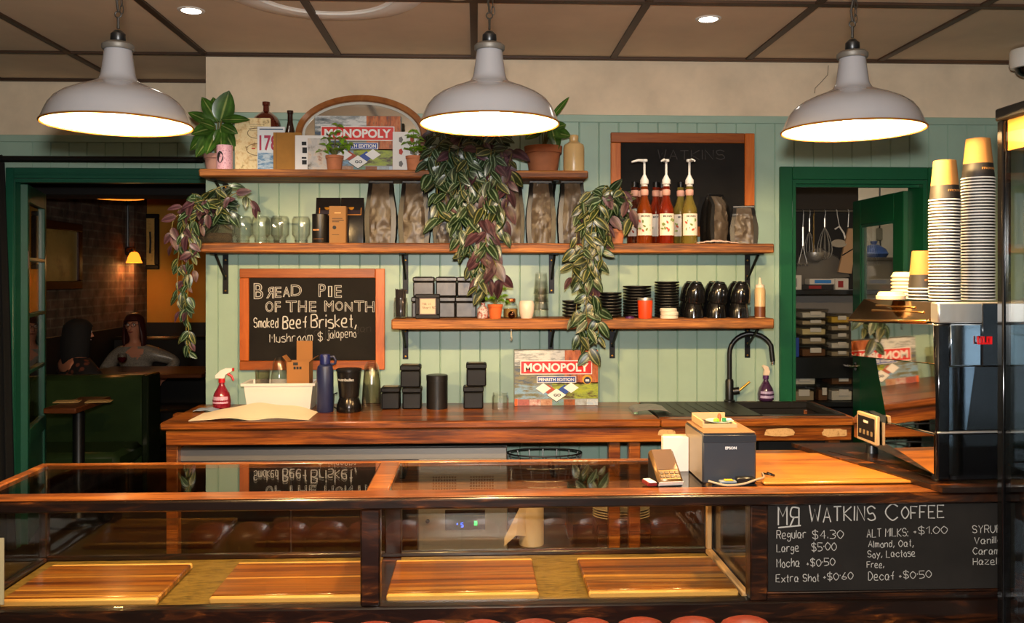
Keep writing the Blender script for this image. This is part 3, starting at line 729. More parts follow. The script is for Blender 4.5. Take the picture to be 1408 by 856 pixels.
# ------------------------------------------------------------------ shelves and brackets
def shelf(name, label, px0, px1, py, th, dep):
    Yf = YB - dep; x0, x1 = PX(px0, Yf), PX(px1, Yf); z = PZ((px0 + px1) / 2, py, Yf)
    t = B().box(x0, x1, Yf, YB - .0135, z - th, z, .006).build(name, shelf_w); tag(t, label, 'shelf'); return Yf, z, th
S1Y, S1Z, S1T = shelf('wall_shelf', 'top timber shelf with books, plants and board game', 273, 809, 233, .037, .30)
S2Y, S2Z, S2T = shelf('wall_shelf', 'middle timber shelf, longest, with jars, coffee bags and syrups', 275, 1065, 334, .046, .28)
S3Y, S3Z, S3T = shelf('wall_shelf', 'lowest timber shelf with tins, plates and black cups', 538, 1065, 438, .050, .28)
bk0 = {}
def bracket(px, z, h, label, lean=0):
    loc = (PX(px, YB - .03), YB - .0005, z - .0005)
    if h in bk0: return dup(bk0[h], loc, label)
    t = thing('shelf_bracket', label, 'bracket', loc, 0, 'black iron shelf brackets'); bk0[h] = t
    b = B(); b.box(-.014, .014, -.005, 0, -h, 0, .001); b.build('wall_plate', iron, t)
    b = B(); b.box(-.014, .014, -.22, -.0055, -.005, 0, .001); b.build('shelf_plate', iron, t)
    b = B(); b.tube([(0, -.008, -h * .62), (0, -.17, -.006)], .007, 8); b.build('brace', iron, t)
    b = B()
    for z_ in (.15, .55, .92): b.lathe([(0, 0), (.005, 0), (.004, .002), (0, .003)], 10, M=Matrix.Translation((0, -.005, -h * z_)) @ Matrix.Rotation(pi / 2, 4, 'X'))
    b.build('bolt', brass, t)
    return t
bz = S2Z - S2T
bracket(308, bz, .20, 'black bracket under middle shelf above the pie chalkboard corner'); bracket(557, bz, .20, 'black bracket under middle shelf behind the row of tins')
bracket(759, bz, .20, 'black bracket under middle shelf behind stacked glass tumblers'); bracket(1030, bz, .20, 'black bracket under middle shelf above the black cups')
bz = S3Z - S3T
bracket(557, bz, .165, 'black bracket under lowest shelf above the stacked tins'); bracket(758, bz, .165, 'black bracket under lowest shelf behind the board game')
bracket(843, bz, .165, 'black bracket under lowest shelf just right of trailing plant tip'); bracket(1030, bz, .165, 'black bracket under lowest shelf inside the tap arch')
b1 = S1Z - S1T
bracket(308, b1, .13, 'black bracket under top shelf behind the left trailing plant'); bracket(760, b1, .13, 'black bracket under top shelf between coffee bags at right')
hk = thing('hook', 'small metal hook under lowest shelf above the board game', 'hook', (PX(703, S3Y + .03), S3Y + .03, S3Z - S3T - .0005))
b = B(); b.tube([(0, 0, 0), (0, 0, -.03), (.004, -.006, -.045), (0, -.010, -.055), (-.004, -.006, -.045)], .003, 8); b.build('stem', steel, hk)
B().lathe([(0, 0), (.008, 0), (.008, -.003), (0, -.003)], 12).build('plate', steel, hk)

# ------------------------------------------------------------------ framed chalkboards
def framed(name, label, x0, x1, y0, y1, fw, Yc=YB - .026):
    """pixel outline of the frame; the board hangs flat on the wall"""
    p0, p1 = AT(x0, y1, Yc), AT(x1, y0, Yc); m = MPP(x0, Yc)
    t = thing(name, label, 'chalkboard', (0, Yc, 0)); f = fw * m
    B().box(p0.x + f, p1.x - f, .008, .02, p0.z + f, p1.z - f).build('board', chalkbd, t, ang=0)
    for n, a in (('frame_rail', (p0.x, p1.x - f, p1.z - f, p1.z)), ('frame_rail', (p0.x, p1.x - f, p0.z, p0.z + f)), ('frame_stile', (p0.x, p0.x + f, p0.z + f, p1.z - f)), ('frame_stile', (p1.x - f, p1.x, p0.z, p1.z))):
        B().box(a[0] + .0003, a[1] - .0003, 0, .022, a[2] + .0003, a[3] - .0003, .003).build(n, frame_w if n == 'frame_rail' else FWV, t)
    return t, Yc + .008
FWV = WOOD('orange_pine_upright', [(.3, '#a04a14'), (.5, '#c4641e'), (.7, '#d98034')], (26, 26, 3), .4, .2)
t, Yp = framed('pie_chalkboard', 'chalkboard announcing the bread pie of the month, orange wood frame', 329, 529, 369, 509, 13)
def outl(s, x0, x1, y0, y1, mirror=False):
    a, c = AT(x0, y1, Yp), AT(x1, y0, Yp)
    text('outline_lettering', s, c.x - a.x, c.z - a.z, chalk, t, ((a.x + c.x) / 2, .0075, (a.z + c.z) / 2), outline=.02, mirror=mirror)
for s, a in (('B', (349, 362, 389, 411)), ('R', (366, 377, 394, 410)), ('E', (378, 387, 394, 409)), ('A', (389, 399, 394, 408)), ('D', (400, 415, 391, 407)), ('P', (438, 448, 390, 408)), ('I', (451, 457, 393, 408)), ('E', (460, 470, 392, 409)),
             ('O', (365, 376, 414, 429)), ('F', (378, 386, 414, 429)), ('T', (393, 408, 413, 429)), ('H', (410, 422, 413, 429)), ('E', (425, 435, 414, 429)), ('M', (446, 459, 413, 428)), ('O', (461, 472, 414, 427)), ('N', (474, 485, 415, 428)), ('T', (487, 501, 413, 428)), ('H', (502, 515, 414, 429))):
    outl(s, *a, mirror=(s == 'R'))
b = B()
def tl(s, px, py, c, r, to, slope=0): at_line(b, s, px, py, c, r, Yp, to=to, slope=slope)
tl('Smoked', 349, 450, 13, .0024, 384); tl('Beef', 389, 451, 16, .0032, 424); tl('Brisket,', 428, 450, 17, .0030, 493)
for o_ in b.v: o_.y += .008
b.build('chalk_main_line', chalk, t, ang=0)
b = B()
tl('Mushroom $', 371, 470, 11, .0018, 446, .03); tl('jalapeno', 450, 465, 11, .0016, 491, .05)
for o_ in b.v: o_.y += .008
b.build('chalk_small_line', chalk, t, ang=0)
b = B()
for s, px, py, c, to in (('Cajun', 420, 462, 12, 470), ('vegan', 470, 456, 10, 512)): at_line(b, s, px, py, c, .001, Yp, to=to)
for o_ in b.v: o_.y += .008
b.build('faded_lettering', M('ghost_chalk', '#3d3936', .95), t, ang=0)
t, Yp = framed('menu_chalkboard', 'mostly blank chalkboard in orange frame behind the syrup bottles', 840, 1038, 183, 325, 14)
b = B(); at_line(b, 'WATKINS', 905, 219, 13, .002, Yp, to=1000)
for o_ in b.v: o_.y += .008
b.build('faded_lettering', M('ghost_chalk2', '#45403c', .95), t, ang=0)

# ------------------------------------------------------------------ espresso machine
EZ0 = CZ + .0215
EA = GP(1285, 662, EZ0); PHI = .052
EM = DEP(1285, EA.y) / FPX
def ez(py): return ZC + (380 - py) * EM
def lx(px): return (px - 1285) * EM * 1.02      # along the machine's back from its left corner
def EW(px, d): return Vector((PX(px, EA.y + d), EA.y + d, 0))
ED, ER = .50, .52                                # depth, width
EZ1 = ez(417)
FALL = .042
def fall(b):
    for v in b.v: v.z -= FALL * max(0, v.y)
    return b
PHI_ = PHI
em = thing('espresso_machine', 'large mirror polished espresso machine on the right of the counter', 'coffee machine', (EA.x, EA.y, 0), PHI)
B().box(.012, ER, .012, ED - .02, ez(498), EZ1 - .05).build('boiler_housing', blk_pl, em, ang=0)
b = B(); zt, zl = EZ1, ez(442)
b.prism([(-.006, zl), (.055, zt), (ER, zt), (ER, zl)], 'y', .034, ED + .02)
for v in b.v: v.z -= FALL * v.y * (1 if v.x < .03 else .0)
b.build('cup_tray', M('bronze_chrome', '#c09a64', .14, metal=1.0), em, ang=20)
sl_ang = math.atan2(zt - zl, .061); SM = Matrix.Translation((-.006, 0, zl)) @ Matrix.Rotation(-sl_ang, 4, 'Y')
for (u0, v0, v1) in ((.034, .09, .40), (.052, .16, .40)):
    b = B(); b.box(u0, u0 + .007, v0, v1, .0005, .004, .0015, M=SM)
    for v in b.v: v.z -= FALL * v.y * max(0, 1 - u0 / .065)
    b.build('tray_slot', M('bright_brass', '#e0a85c', .25, metal=1.0), em)
b = B(); b.box(-.008, .0, .034, ED + .02, zl - .003, zl + .004, .002); fall(b).build('tray_lip', M('bright_brass'), em)
b = B(); b.box(.006, ER, -.01, .033, ez(444), EZ1 + .003, .004); b.build('front_tray_rail', steel, em)
b = B(); b.box(0, .0115, .002, ED, ez(500), ez(445), .001)
for v in b.v: v.x -= .026 * (v.z - ez(500))
fall(b).build('upper_side_panel', chrome, em)
zc_, zb_ = ez(501), ez(597)
TLT = .045
def mirror_slab(name, poly):
    """polished panel leaning outwards at the foot: (depth, height) outline"""
    vs_ = []
    for off in (0, .012):
        for d_, z_ in poly: vs_.append((off + TLT * (zc_ - z_) * 1.0 - .0 , d_, z_))
    n = len(poly); vs_ = [(x, y, z - FALL * y) for x, y, z in vs_]; b = B(); b.add(vs_, [tuple(range(n)), tuple(range(n, 2 * n))] + [(k, (k + 1) % n, n + (k + 1) % n, n + k) for k in range(n)]); return b.build(name, chrome, em, ang=20)
mirror_slab('middle_side_panel', [(.002, zc_), (ED - .165, zc_), (ED - .215, zb_ + .02), (ED - .21, zb_), (.002, zb_)])
b = B(); b.prism([(.002, zb_ - .001), (ED - .21, zb_ - .001), (ED - .06, ez(588)), (ED - .02, ez(600)), (ED - .02, ez(632)), (.002, ez(652))], 'x', -.001, .05); fall(b).build('lower_side_panel', chrome, em, ang=20)
B().box(.06, ER, .02, ED - .23, ez(650), ez(501) - .025).build('inner_body', blk_pl, em, ang=0)
B().box(.052, ER, ED - .22, ED - .03, ez(640), ez(606)).build('drip_tray', steel_d, em, ang=0)
pz0, pz1 = PZ(1192, 607, EA.y + ED - .13), PZ(1192, 568, EA.y + ED - .13)
kd = B().box(-.016, -.004, ED - .20, ED - .07, pz0, pz1, .002).build('gauge_plate', M('cream_plate', '#c9a878', .5), em)
B().box(-.0185, -.0165, ED - .19, ED - .08, pz0 + .010, pz1 - .010, .001).build('gauge_face', blk_pl, kd)
b = B()
for i in range(4): b.box(-.0196, -.0188, ED - .18 + i * .025, ED - .167 + i * .025, pz0 + .025, pz0 + .040, .0003)
b.build('gauge_marking', M('gauge_tan', '#8a7450', .5), kd)
B().box(-.0196, -.0188, ED - .15, ED - .12, pz1 - .030, pz1 - .022, .0003).build('gauge_title', cream_pl, kd)
b = B(); b.box(0, .042, -.012, .0015, ez(660), ez(445), .006); b.build('corner_column', blk_gl, em)
b = B(); b.box(.043, ER, -.008, .0015, ez(503), ez(445.5), .003); b.build('upper_back_panel', M('blue_reflection_steel', '#b4c2cc', .16, metal=1.0), em)  # pale blue in the base colour stands in for reflected daylight
b = B(); b.box(lx(1349), lx(1374), -.014, -.0085, ez(503), ez(417), .002); b.build('black_badge_plate', blk_gl, em)
b = B(); xa = lx(1341); hz = ez(473); u = .0108 * 1.12
for (x_, z_, w_, h_) in ((0, 0, .35, 1), (.9, .0, .35, 1), (.9, .75, 1.1, .25), (1.7, 0, .35, 1), (.35, 0, 1.2, .22), (1.9, 0, 2.0, .22), (2.8, 0, .35, 1), (3.0, .75, .9, .25), (3.6, 0, .7, 1)):
    b.box(xa + x_ * u * .85, xa + (x_ + w_) * u * .85, -.0185, -.0145, hz + z_ * u * 1.9, hz + (z_ + h_) * u * 1.9)
b.build('red_lettering', M('red_badge', '#e01414', .3), em, ang=0)
b = B(); b.box(.043, ER, -.004, .0015, ez(592), ez(504), .002); b.build('lower_back_glass', blk_gl, em)
b = B(); b.prism([(lx(1298), ez(504)), (lx(1340), ez(504)), (lx(1328), ez(591)), (lx(1300), ez(591))], 'y', -.008, -.0045); b.build('steel_gusset', M('grey_blue_steel', '#8f9aa4', .12, metal=1.0), em, ang=20)
b = B(); b.box(.002, ER, -.014, .0015, ez(595), ez(592.5), .001); b.build('back_trim', steel, em)
b = B(); b.box(.043, ER, -.006, .0015, ez(660), ez(596), .003); b.build('base_panel', blk_gl, em)
b = B(); b.box(lx(1300), lx(1322), -.009, -.0065, ez(652), ez(597)); b.build('base_strip', M('grey_blue_steel'), em, ang=0)
for x, y in ((.04, .04), (.03, ED - .08), (ER - .05, .04), (ER - .05, ED - .08)):
    B().lathe([(0, 0), (.022, 0), (.018, ez(650) - EZ0), (0, ez(650) - EZ0)], 16, c=(x, y, EZ0)).build('foot', blk_pl, em)
mb = thing('machine_bench', 'dark bench top carrying the espresso machine', 'bench', (0, 0, 0))
B().prism([(EA.x - .015, EA.y - .07), (2.05, EA.y - .07), (2.05, EA.y + .60), (EA.x - .20, EA.y + .60), (EA.x - .16, EA.y + .42)], 'z', CZ + .0232 - .0162, CZ + .0212).build('bench_top', dark_w, mb, ang=20)
B().box(KX1 + .001, 2.05, EA.y - .06, EA.y + .58, 0, CZ + .0065).build('carcass', dark_w, mb, ang=0)
# cups upside down on the machine
KU = M('cup_kraft', '#a8743a', .75, var=.05, vs_=30); KB = M('cup_black_print', '#1c1814', .6); KW = M('cup_white_rim', '#ece6dc', .5)
c0 = None
ORD = ['topmost', 'second', 'third', 'fourth', 'fifth', 'sixth', 'seventh', 'eighth', 'ninth', 'tenth', 'eleventh', 'twelfth', 'thirteenth', 'fourteenth', 'fifteenth', 'sixteenth', 'seventeenth', 'eighteenth', 'nineteenth', 'twentieth']
TEN = {20: 'twenty', 30: 'thirty', 40: 'forty', 50: 'fifty'}
ONES = ['', 'first', 'second', 'third', 'fourth', 'fifth', 'sixth', 'seventh', 'eighth', 'ninth']
def ordn(n):
    if n <= 20: return ORD[n - 1] if n > 1 else 'topmost'
    t_, o_ = n // 10 * 10, n % 10
    return TEN[t_] + '-' + ONES[o_] if o_ else {30: 'thirtieth', 40: 'fortieth', 50: 'fiftieth'}[t_]
ZT = EZ1 + .0035
for px, Yc, top, nm, wpx, full in ((1345, EA.y + .22, 191, 'tallest', 43, .128), (1299, EA.y + .15, 221, 'middle-height', 41, .124), (1268, EA.y + .30, 345, 'shortest', 37, .124)):
    m_ = MPP(px, Yc); zt_ = PZ(px, top, Yc); rr = wpx * m_ / 2
    step = .0094
    n = max(2, int((zt_ - full - ZT) / step) + 1); step = (zt_ - full - ZT) / (n - 1)
    src = None
    for i in range(n):                  # i = 0 lowest
        j = n - i
        l = 'paper cup, %s from the top of the %s cup stack on the coffee machine' % (ordn(j), nm) if j > 1 else 'paper cup showing its black printed band, top of the %s cup stack' % nm
        loc = (PX(px, Yc) + HR.uniform(-.0008, .0008), Yc, ZT + i * step + (.0003 if i else 0))
        if src is None or j == 1:
            t = thing('paper_cup', l, 'paper cup', loc, 0, 'paper cups stacked on the coffee machine')
            rt = rr * .70
            b = B(); zz = lambda f: full * f; rad_ = lambda f: rr * .965 + (rt - rr * .965) * f
            b.mi = 0; b.lathe([(rad_(.05), zz(.05)), (rad_(.10), zz(.10))], 28); b.mi = 1; b.lathe([(rad_(.10), zz(.10)), (rad_(.38), zz(.38))], 28)
            b.mi = 2; b.lathe([(rad_(.38), zz(.38)), (rad_(1), zz(.995)), (rad_(1) * .93, zz(1)), (rad_(1) * .9, zz(.96)), (0, zz(.955))], 28)
            b.build('cup_body', [KB, KB, KU], t, ang=40)
            B().tube([(rr * .965 * cos(2 * pi * k_ / 28), rr * .965 * sin(2 * pi * k_ / 28), .0026) for k_ in range(28)], .0023, 6, closed=True).build('rim', KW, t)
            if j == 1:
                mt = text('printed_lettering', 'mooui' if nm != 'shortest' else 'mooui', rr * 1.0, .009, KU, t, (.25 * rr, -rad_(.24) * .98 - .001, zz(.25)), ext=.0012)
                for v_ in mt.data.vertices: v_.co.y += (1 - sqrt(max(.0, 1 - ((v_.co.x + .25 * rr) / rad_(.24)) ** 2))) * rad_(.24)
            src = t
        else: dup(src, loc, l)
# cup lids in two low piles
lid0 = None
for px, Yc, top, n, nm in ((1245, EA.y + .36, 374, 7, 'taller pile of lids'), (1225, EA.y + .30, 401, 3, 'shorter pile of lids')):
    m_ = MPP(px, Yc); zt_ = PZ(px, top, Yc); st = (zt_ - ZT - .018) / (n - 1)
    for i in range(n):
        l = 'cream plastic cup lid, %s from the top of the %s' % (ordn(n - i), nm)
        loc = (PX(px, Yc), Yc, ZT + i * st + (.0003 if i else 0))
        if lid0: dup(lid0, loc, l); continue
        lid0 = thing('cup_lid', l, 'lid', loc, 0, 'cup lids beside the cup stacks')
        B().lathe([(.043, 0), (.045, .002), (.045, .005), (.042, .007), (.037, .017), (.034, .018), (.032, .015), (0, .014)], 28).build('shell', M('lid_plastic', '#e2c9a4', .45), lid0)
# ------------------------------------------------------------------ plants
PR = random.Random(21)
def leaf(b, p, d, n, ln, w, fold=.25, droop=.3, mi=0, seg=6):
    """one leaf blade from p along d, facing n"""
    d = d.normalized(); n = (n - d * n.dot(d))
    n = n.normalized() if n.length > 1e-4 else d.orthogonal().normalized()
    sd = d.cross(n); vs_, fs, uvs = [], [], []
    for i in range(seg + 1):
        t = i / seg; hw = w / 2 * (sin(pi * min(1, t ** .8)) ** .75) if 0 < t < 1 else .0004
        c = p + d * (ln * t) - n * (ln * droop * t * t)
        vs_ += [c + sd * hw + n * hw * fold, c, c - sd * hw + n * hw * fold]
    for i in range(seg):
        a = 3 * i; v0, v1 = i / seg, (i + 1) / seg
        fs += [(a, a + 1, a + 4, a + 3), (a + 1, a + 2, a + 5, a + 4)]
        uvs += [[(0, v0), (.5, v0), (.5, v1), (0, v1)], [(.5, v0), (1, v0), (1, v1), (.5, v1)]]
    b.mi = mi; b.add(vs_, fs, uvs=uvs); b.mi = 0
tr_g = LEAF('tradescantia_green', '#1d3019', '#74896c', '#2a4624', .32, edge='#1c3618')
tr_y = LEAF('tradescantia_olive', '#26341a', '#868650', '#36441e', .35, edge='#202d16')
tr_p = LEAF('tradescantia_purple', '#42262f', '#5f434b', '#341e29', .4, edge='#4c2d36')
stem_m = M('plant_stem', '#6a6228', .6)
def strand_path(pts, n=26):
    return [Vector(p) for p in smooth_pts(pts, max(2, n // max(1, len(pts) - 1)))]
def trail(bl, bs, pts, ln=.08, gap=.028, purple=.15, olive=.3, spread=1.0, front=True):
    """a hanging stem with leaves alternating along it"""
    path = strand_path(pts); bs.tube(path, .0022, 5); acc = 0; side = 1
    for a, c in zip(path, path[1:]):
        acc += (c - a).length
        while acc > gap:
            acc -= gap; side = -side; t = (c - a).normalized()
            d = Vector((side * PR.uniform(.35, 1.0) * spread, -PR.uniform(.05, .5) * spread, PR.uniform(-1.0, .15)))
            d = (d + t * .45).normalized()
            nrm = Vector((PR.uniform(-.45, .45) + side * .2, -1, PR.uniform(-.1, .6)))
            u = PR.random(); mi = 2 if u < purple else (1 if u < purple + olive else 0)
            l = ln * PR.uniform(.7, 1.15)
            leaf(bl, a.lerp(c, PR.random()), d, nrm, l, l * PR.uniform(.46, .56), mi=mi, droop=PR.uniform(.1, .45))
def pot(parent, r0, r1, h, m=terra, rimh=.25):
    b = B(); b.lathe([(0, 0), (r0, 0), (r0 + (r1 - r0) * (1 - rimh), h * (1 - rimh)), (r1 * 1.03, h * (1 - rimh) + .001), (r1 * 1.06, h), (r1 * .95, h), (r1 * .92, h * .86), (0, h * .86)], 32)
    b.build('pot', m, parent); B().lathe([(0, h * .862), (r1 * .91, h * .862), (0, h * .88)], 24).build('soil', soil, parent)
def rel(px, py, Y, o): return AT(px, py, Y) - o

# big trailing plant in the middle of the top shelf
o = Vector((PX(645, 4.30), 4.30, S1Z)); t = thing('trailing_plant', 'big trailing plant with striped leaves hanging from middle of the top shelf', 'plant', o, 0, 'trailing plants')
pot(t, .06, .075, .10, terra)
bl, bs = B(), B(); root = Vector((0, 0, .10))
for i in range(16):
    a = 2 * pi * i / 16; e = Vector((.24 * cos(a) * PR.uniform(.5, 1), .10 * sin(a) - .03, PR.uniform(.0, .10)))
    trail(bl, bs, [root, root + e * .5 + Vector((0, 0, .07)), root + e], .082, .032, .12, .12)
F = 4.11
for pts, pu in (([(607, 215), (601, 250), (603, 300)], .05), ([(618, 205), (612, 255), (618, 315)], .05), ([(630, 205), (628, 270), (640, 345)], .03), ([(645, 210), (643, 280), (648, 390)], .05),
                ([(655, 215), (655, 300), (664, 395)], .3), ([(668, 215), (668, 285), (668, 350)], .1), ([(680, 212), (683, 270), (676, 345)], .25), ([(690, 212), (697, 265), (690, 325)], .75), ([(640, 215), (650, 260), (656, 320)], .05), ([(622, 215), (634, 262), (632, 325)], .03),
                ([(700, 225), (700, 240), (696, 262)], .8), ([(660, 330), (658, 375), (655, 402)], .8), ([(676, 335), (682, 365), (690, 388)], .85), ([(668, 330), (668, 370), (672, 398)], .6), ([(596, 205), (588, 225), (596, 250)], .02), ([(675, 210), (672, 250), (660, 300)], .1)):
    path = [root] + [rel(px, py, F + PR.uniform(-.03, .03), o) for px, py in pts]
    path.insert(1, Vector((path[1].x, path[1].y * .6, .10)))
    trail(bl, bs, path, .092, .033, pu, .18, .85)
bs.build('stems', stem_m, t); bl.build('foliage', [tr_g, tr_y, tr_p], t, ang=80, recalc=False)
# right trailing plant from the middle shelf
o = Vector((PX(847, 4.28), 4.28, S2Z)); t = thing('trailing_plant', 'trailing plant hanging from the middle shelf beside the syrup bottles', 'plant', o, 0, 'trailing plants')
pot(t, .033, .042, .075, terra)
bl, bs = B(), B(); root = Vector((0, 0, .075)); F = 4.12
for i in range(12):
    a = 2 * pi * i / 12; e = Vector((-.02 + .11 * cos(a) * PR.uniform(.5, 1), .05 * sin(a) - .05, PR.uniform(.03, .22)))
    trail(bl, bs, [root, root + e * .5 + Vector((0, 0, .05)), root + e], .078, .036, .1, .5)
for pts, pu in (([(825, 262), (806, 300), (800, 360), (792, 430), (798, 466)], .05), ([(832, 255), (818, 320), (812, 385), (822, 440), (822, 470)], .03), ([(815, 262), (798, 290), (790, 350), (786, 385)], .12), ([(840, 262), (826, 310), (828, 360)], .05),
                ([(822, 270), (812, 330), (806, 400), (808, 462), (812, 490)], .03), ([(845, 270), (838, 300), (832, 330)], .05), ([(855, 262), (866, 285), (868, 305)], .45), ([(835, 258), (822, 290), (818, 340), (815, 400)], .05), ([(808, 290), (806, 330), (812, 372), (818, 425)], .02)):
    path = [root, root + Vector((-.02, -.05, .12))] + [rel(px, py, F + PR.uniform(-.02, .02), o) for px, py in pts]
    trail(bl, bs, path, .088, .036, pu, .5, .85)
bs.build('stems', stem_m, t); bl.build('foliage', [tr_g, tr_y, tr_p], t, ang=80, recalc=False)
# left trailing plant in a clear plastic tub on the middle shelf
o = Vector((PX(297, 4.26), 4.26, S2Z)); t = thing('trailing_plant', 'trailing plant in a clear plastic tub at left end of the middle shelf', 'plant', o, 0, 'trailing plants')
b = B(); W_, D_ = .098, .07
for x0, x1, y0, y1 in ((-W_, W_, -D_, -D_ + .003), (-W_, W_, D_ - .003, D_), (-W_, -W_ + .003, -D_ + .003, D_ - .003), (W_ - .003, W_, -D_ + .003, D_ - .003)): b.box(x0, x1, y0, y1, .003, .082)
b.box(-W_, W_, -D_, D_, 0, .003); b.box(-W_ - .006, W_ + .006, -D_ - .006, -D_ + .001, .0825, .087); b.box(-W_ - .006, W_ + .006, D_ - .001, D_ + .006, .0825, .087)
b.build('tub', g_tub, t, ang=0); B().box(-.085, .085, -.058, .058, .0035, .05, .02).build('soil', M('damp_moss', '#4c4232', .95, var=.3, vs_=40, bmp=.5), t)
bl, bs = B(), B(); root = Vector((0, 0, .06)); F = 4.12
for i in range(16):
    a = 2 * pi * i / 16; e = Vector((.01 + .12 * cos(a) * PR.uniform(.5, 1), .07 * sin(a) - .04, PR.uniform(.05, .20)))
    trail(bl, bs, [root, root + e * .5 + Vector((0, 0, .06)), root + e], .085, .036, .08, .05)
for pts, pu in (([(285, 280), (258, 285), (250, 320), (252, 390), (258, 440), (262, 480)], .35), ([(280, 275), (250, 292), (262, 340), (268, 385)], .6), ([(275, 285), (240, 300), (236, 340)], .75), ([(270, 282), (258, 300), (246, 345), (244, 400), (250, 440)], .1), ([(288, 290), (275, 310), (272, 350)], .85),
                ([(280, 280), (262, 320), (258, 400), (256, 460), (262, 492)], .02), ([(262, 282), (245, 290), (262, 312)], .8), ([(310, 275), (330, 265), (352, 282)], .6), ([(278, 272), (300, 258), (318, 255)], .05)):
    path = [root, root + Vector((-.03 if pts[0][0] < 300 else .02, -.05, .09))] + [rel(px, py, F + PR.uniform(-.02, .02), o) for px, py in pts]
    trail(bl, bs, path, .068, .036, pu, .3, .7)
bs.build('stems', stem_m, t); bl.build('foliage', [tr_g, tr_y, tr_p], t, ang=80, recalc=False)
# fiddle leaf plants
fig = LEAF('fiddle_leaf', '#3c6420', '#4a7428', '#a0b060', .25)
def fiddle(px, Y, label, pr, ph, leaves, potm):
    o = Vector((PX(px, Y), Y, S1Z)); t = thing('fiddle_leaf_plant', label, 'plant', o, 0, 'broad leaved plants on the top shelf')
    pot(t, pr * .78, pr, ph, potm); bl, bs = B(), B()
    for sx, sy, ex, ey, w_, dy in leaves:
        a, c = rel(sx, sy, Y - .02 + dy * .3, o), rel(ex, ey, Y - .02 + dy, o)
        bs.tube([Vector((0, 0, ph * .85)), a.lerp(Vector((0, 0, ph)), .5), a], .003, 5)
        leaf(bl, a, c - a, Vector((PR.uniform(-.3, .3), -1, .5)), (c - a).length, w_ * MPP(px, Y), fold=.2, droop=.12, seg=8)
    bs.build('stems', stem_m, t); bl.build('foliage', fig, t, ang=80, recalc=False)
fiddle(297, 4.30, 'broad glossy leaved plant in pinkish pot at left end of the top shelf', .056, .088,
       [(303, 168, 314, 124, 30, -.03), (300, 168, 276, 132, 20, 0), (296, 172, 258, 152, 18, -.02), (305, 165, 342, 162, 15, -.05), (296, 175, 262, 182, 22, -.05), (290, 180, 259, 205, 20, -.03), (296, 180, 268, 214, 22, -.06),
        (300, 178, 282, 210, 24, -.07), (305, 175, 322, 205, 20, -.02), (304, 172, 326, 182, 16, -.04), (300, 165, 292, 132, 18, .02), (296, 175, 275, 166, 18, -.08), (303, 176, 304, 206, 20, -.06)], M('pink_clay', '#b98a78', .8, var=.1, vs_=15))
fiddle(747, 4.30, 'broad leaved plant in terracotta pot, right part of the top shelf', .089, .135,
       [(757, 165, 782, 131, 9, 0), (757, 182, 785, 185, 22, -.04), (750, 178, 733, 172, 20, -.02), (757, 172, 768, 205, 20, -.06), (745, 175, 722, 190, 18, -.03), (752, 170, 745, 140, 16, .02), (762, 176, 778, 170, 16, -.02)], M('dark_terracotta', '#a5643e', .8, var=.2, vs_=10))
# small bright seedlings in clay pots
seed_m = LEAF('seedling_leaf', '#7fb020', '#93c030', '#b0d050', .4)
def seedling(px, Y, z, label, r0, r1, h, sprays, potm=terra, lw=.032):
    o = Vector((PX(px, Y), Y, z)); t = thing('seedling_pot', label, 'plant', o, 0, 'small green plants in clay pots')
    pot(t, r0, r1, h, potm, .2); bl, bs = B(), B()
    for px2, py2 in sprays:
        e = rel(px2, py2, Y + PR.uniform(-.03, .03), o); bs.tube([Vector((0, 0, h * .9)), Vector((e.x * .4, e.y * .4, (h + e.z) / 2 + .01)), e], .0016, 5)
        for k in range(5):
            a = 2 * pi * k / 5 + PR.random(); leaf(bl, e, Vector((cos(a), sin(a) * .7 - .3, PR.uniform(-.3, .5))), Vector((0, -.6, 1)), lw * PR.uniform(.8, 1.2), lw * .75, fold=.3, droop=.3)
    bs.build('stems', stem_m, t); bl.build('foliage', seed_m, t, ang=80, recalc=False)
seedling(460, 4.19, S1Z, 'small bright green plant in clay pot before the white book', .033, .041, .070, [(450, 190), (470, 190), (460, 182), (448, 200), (472, 200), (460, 198), (464, 172), (478, 198), (455, 207), (468, 206), (444, 207)])
seedling(570, 4.19, S1Z, 'small bright green plant in clay pot next to the flower patterned book', .033, .041, .070, [(568, 180), (574, 190), (560, 196), (578, 203), (562, 206), (572, 205), (566, 188), (582, 207), (573, 196)])
seedling(681, 4.22, S3Z, 'small yellow-green plant in orange clay pot on the lowest shelf', .027, .036, .068, [(676, 400), (690, 408), (684, 390), (694, 414), (672, 412), (681, 410), (690, 398)], M('orange_clay', '#d2632a', .8, var=.1, vs_=15))

# ------------------------------------------------------------------ books and board games
def slab_book(name, label, x0, x1, y0, Y, th, mats, z=S1Z, grp='books standing on the top shelf', lean=.0):
    m = MPP((x0 + x1) / 2, Y); h = PZ((x0 + x1) / 2, y0, Y) - z; w_ = (x1 - x0) * m
    t = thing(name, label, 'book', (PX((x0 + x1) / 2, Y), Y, z), 0, grp)
    cov, spine = mats
    b = B(); b.box(-w_ / 2, w_ / 2, 0, .0025, 0, h, .0006); b.box(-w_ / 2, w_ / 2, th - .0025, th, 0, h, .0006); b.build('cover', cov, t)
    B().box(-w_ / 2 - .001, -w_ / 2 + .002, .0026, th - .0026, 0, h, .0005).build('spine', spine, t)
    B().box(-w_ / 2 + .0025, w_ / 2 - .004, .0027, th - .0027, .004, h - .004).build('pages', M('page_edges', '#e8dcc0', .9), t, ang=0)
    return t, w_, h
def bar(b, x0, x1, z0, z1, y=-.0008): b.box(x0, x1, y, y + .0006, z0, z1)
ink = M('brown_ink', '#6a4a34', .8); rose = M('crimson_ink', '#b23a56', .7)
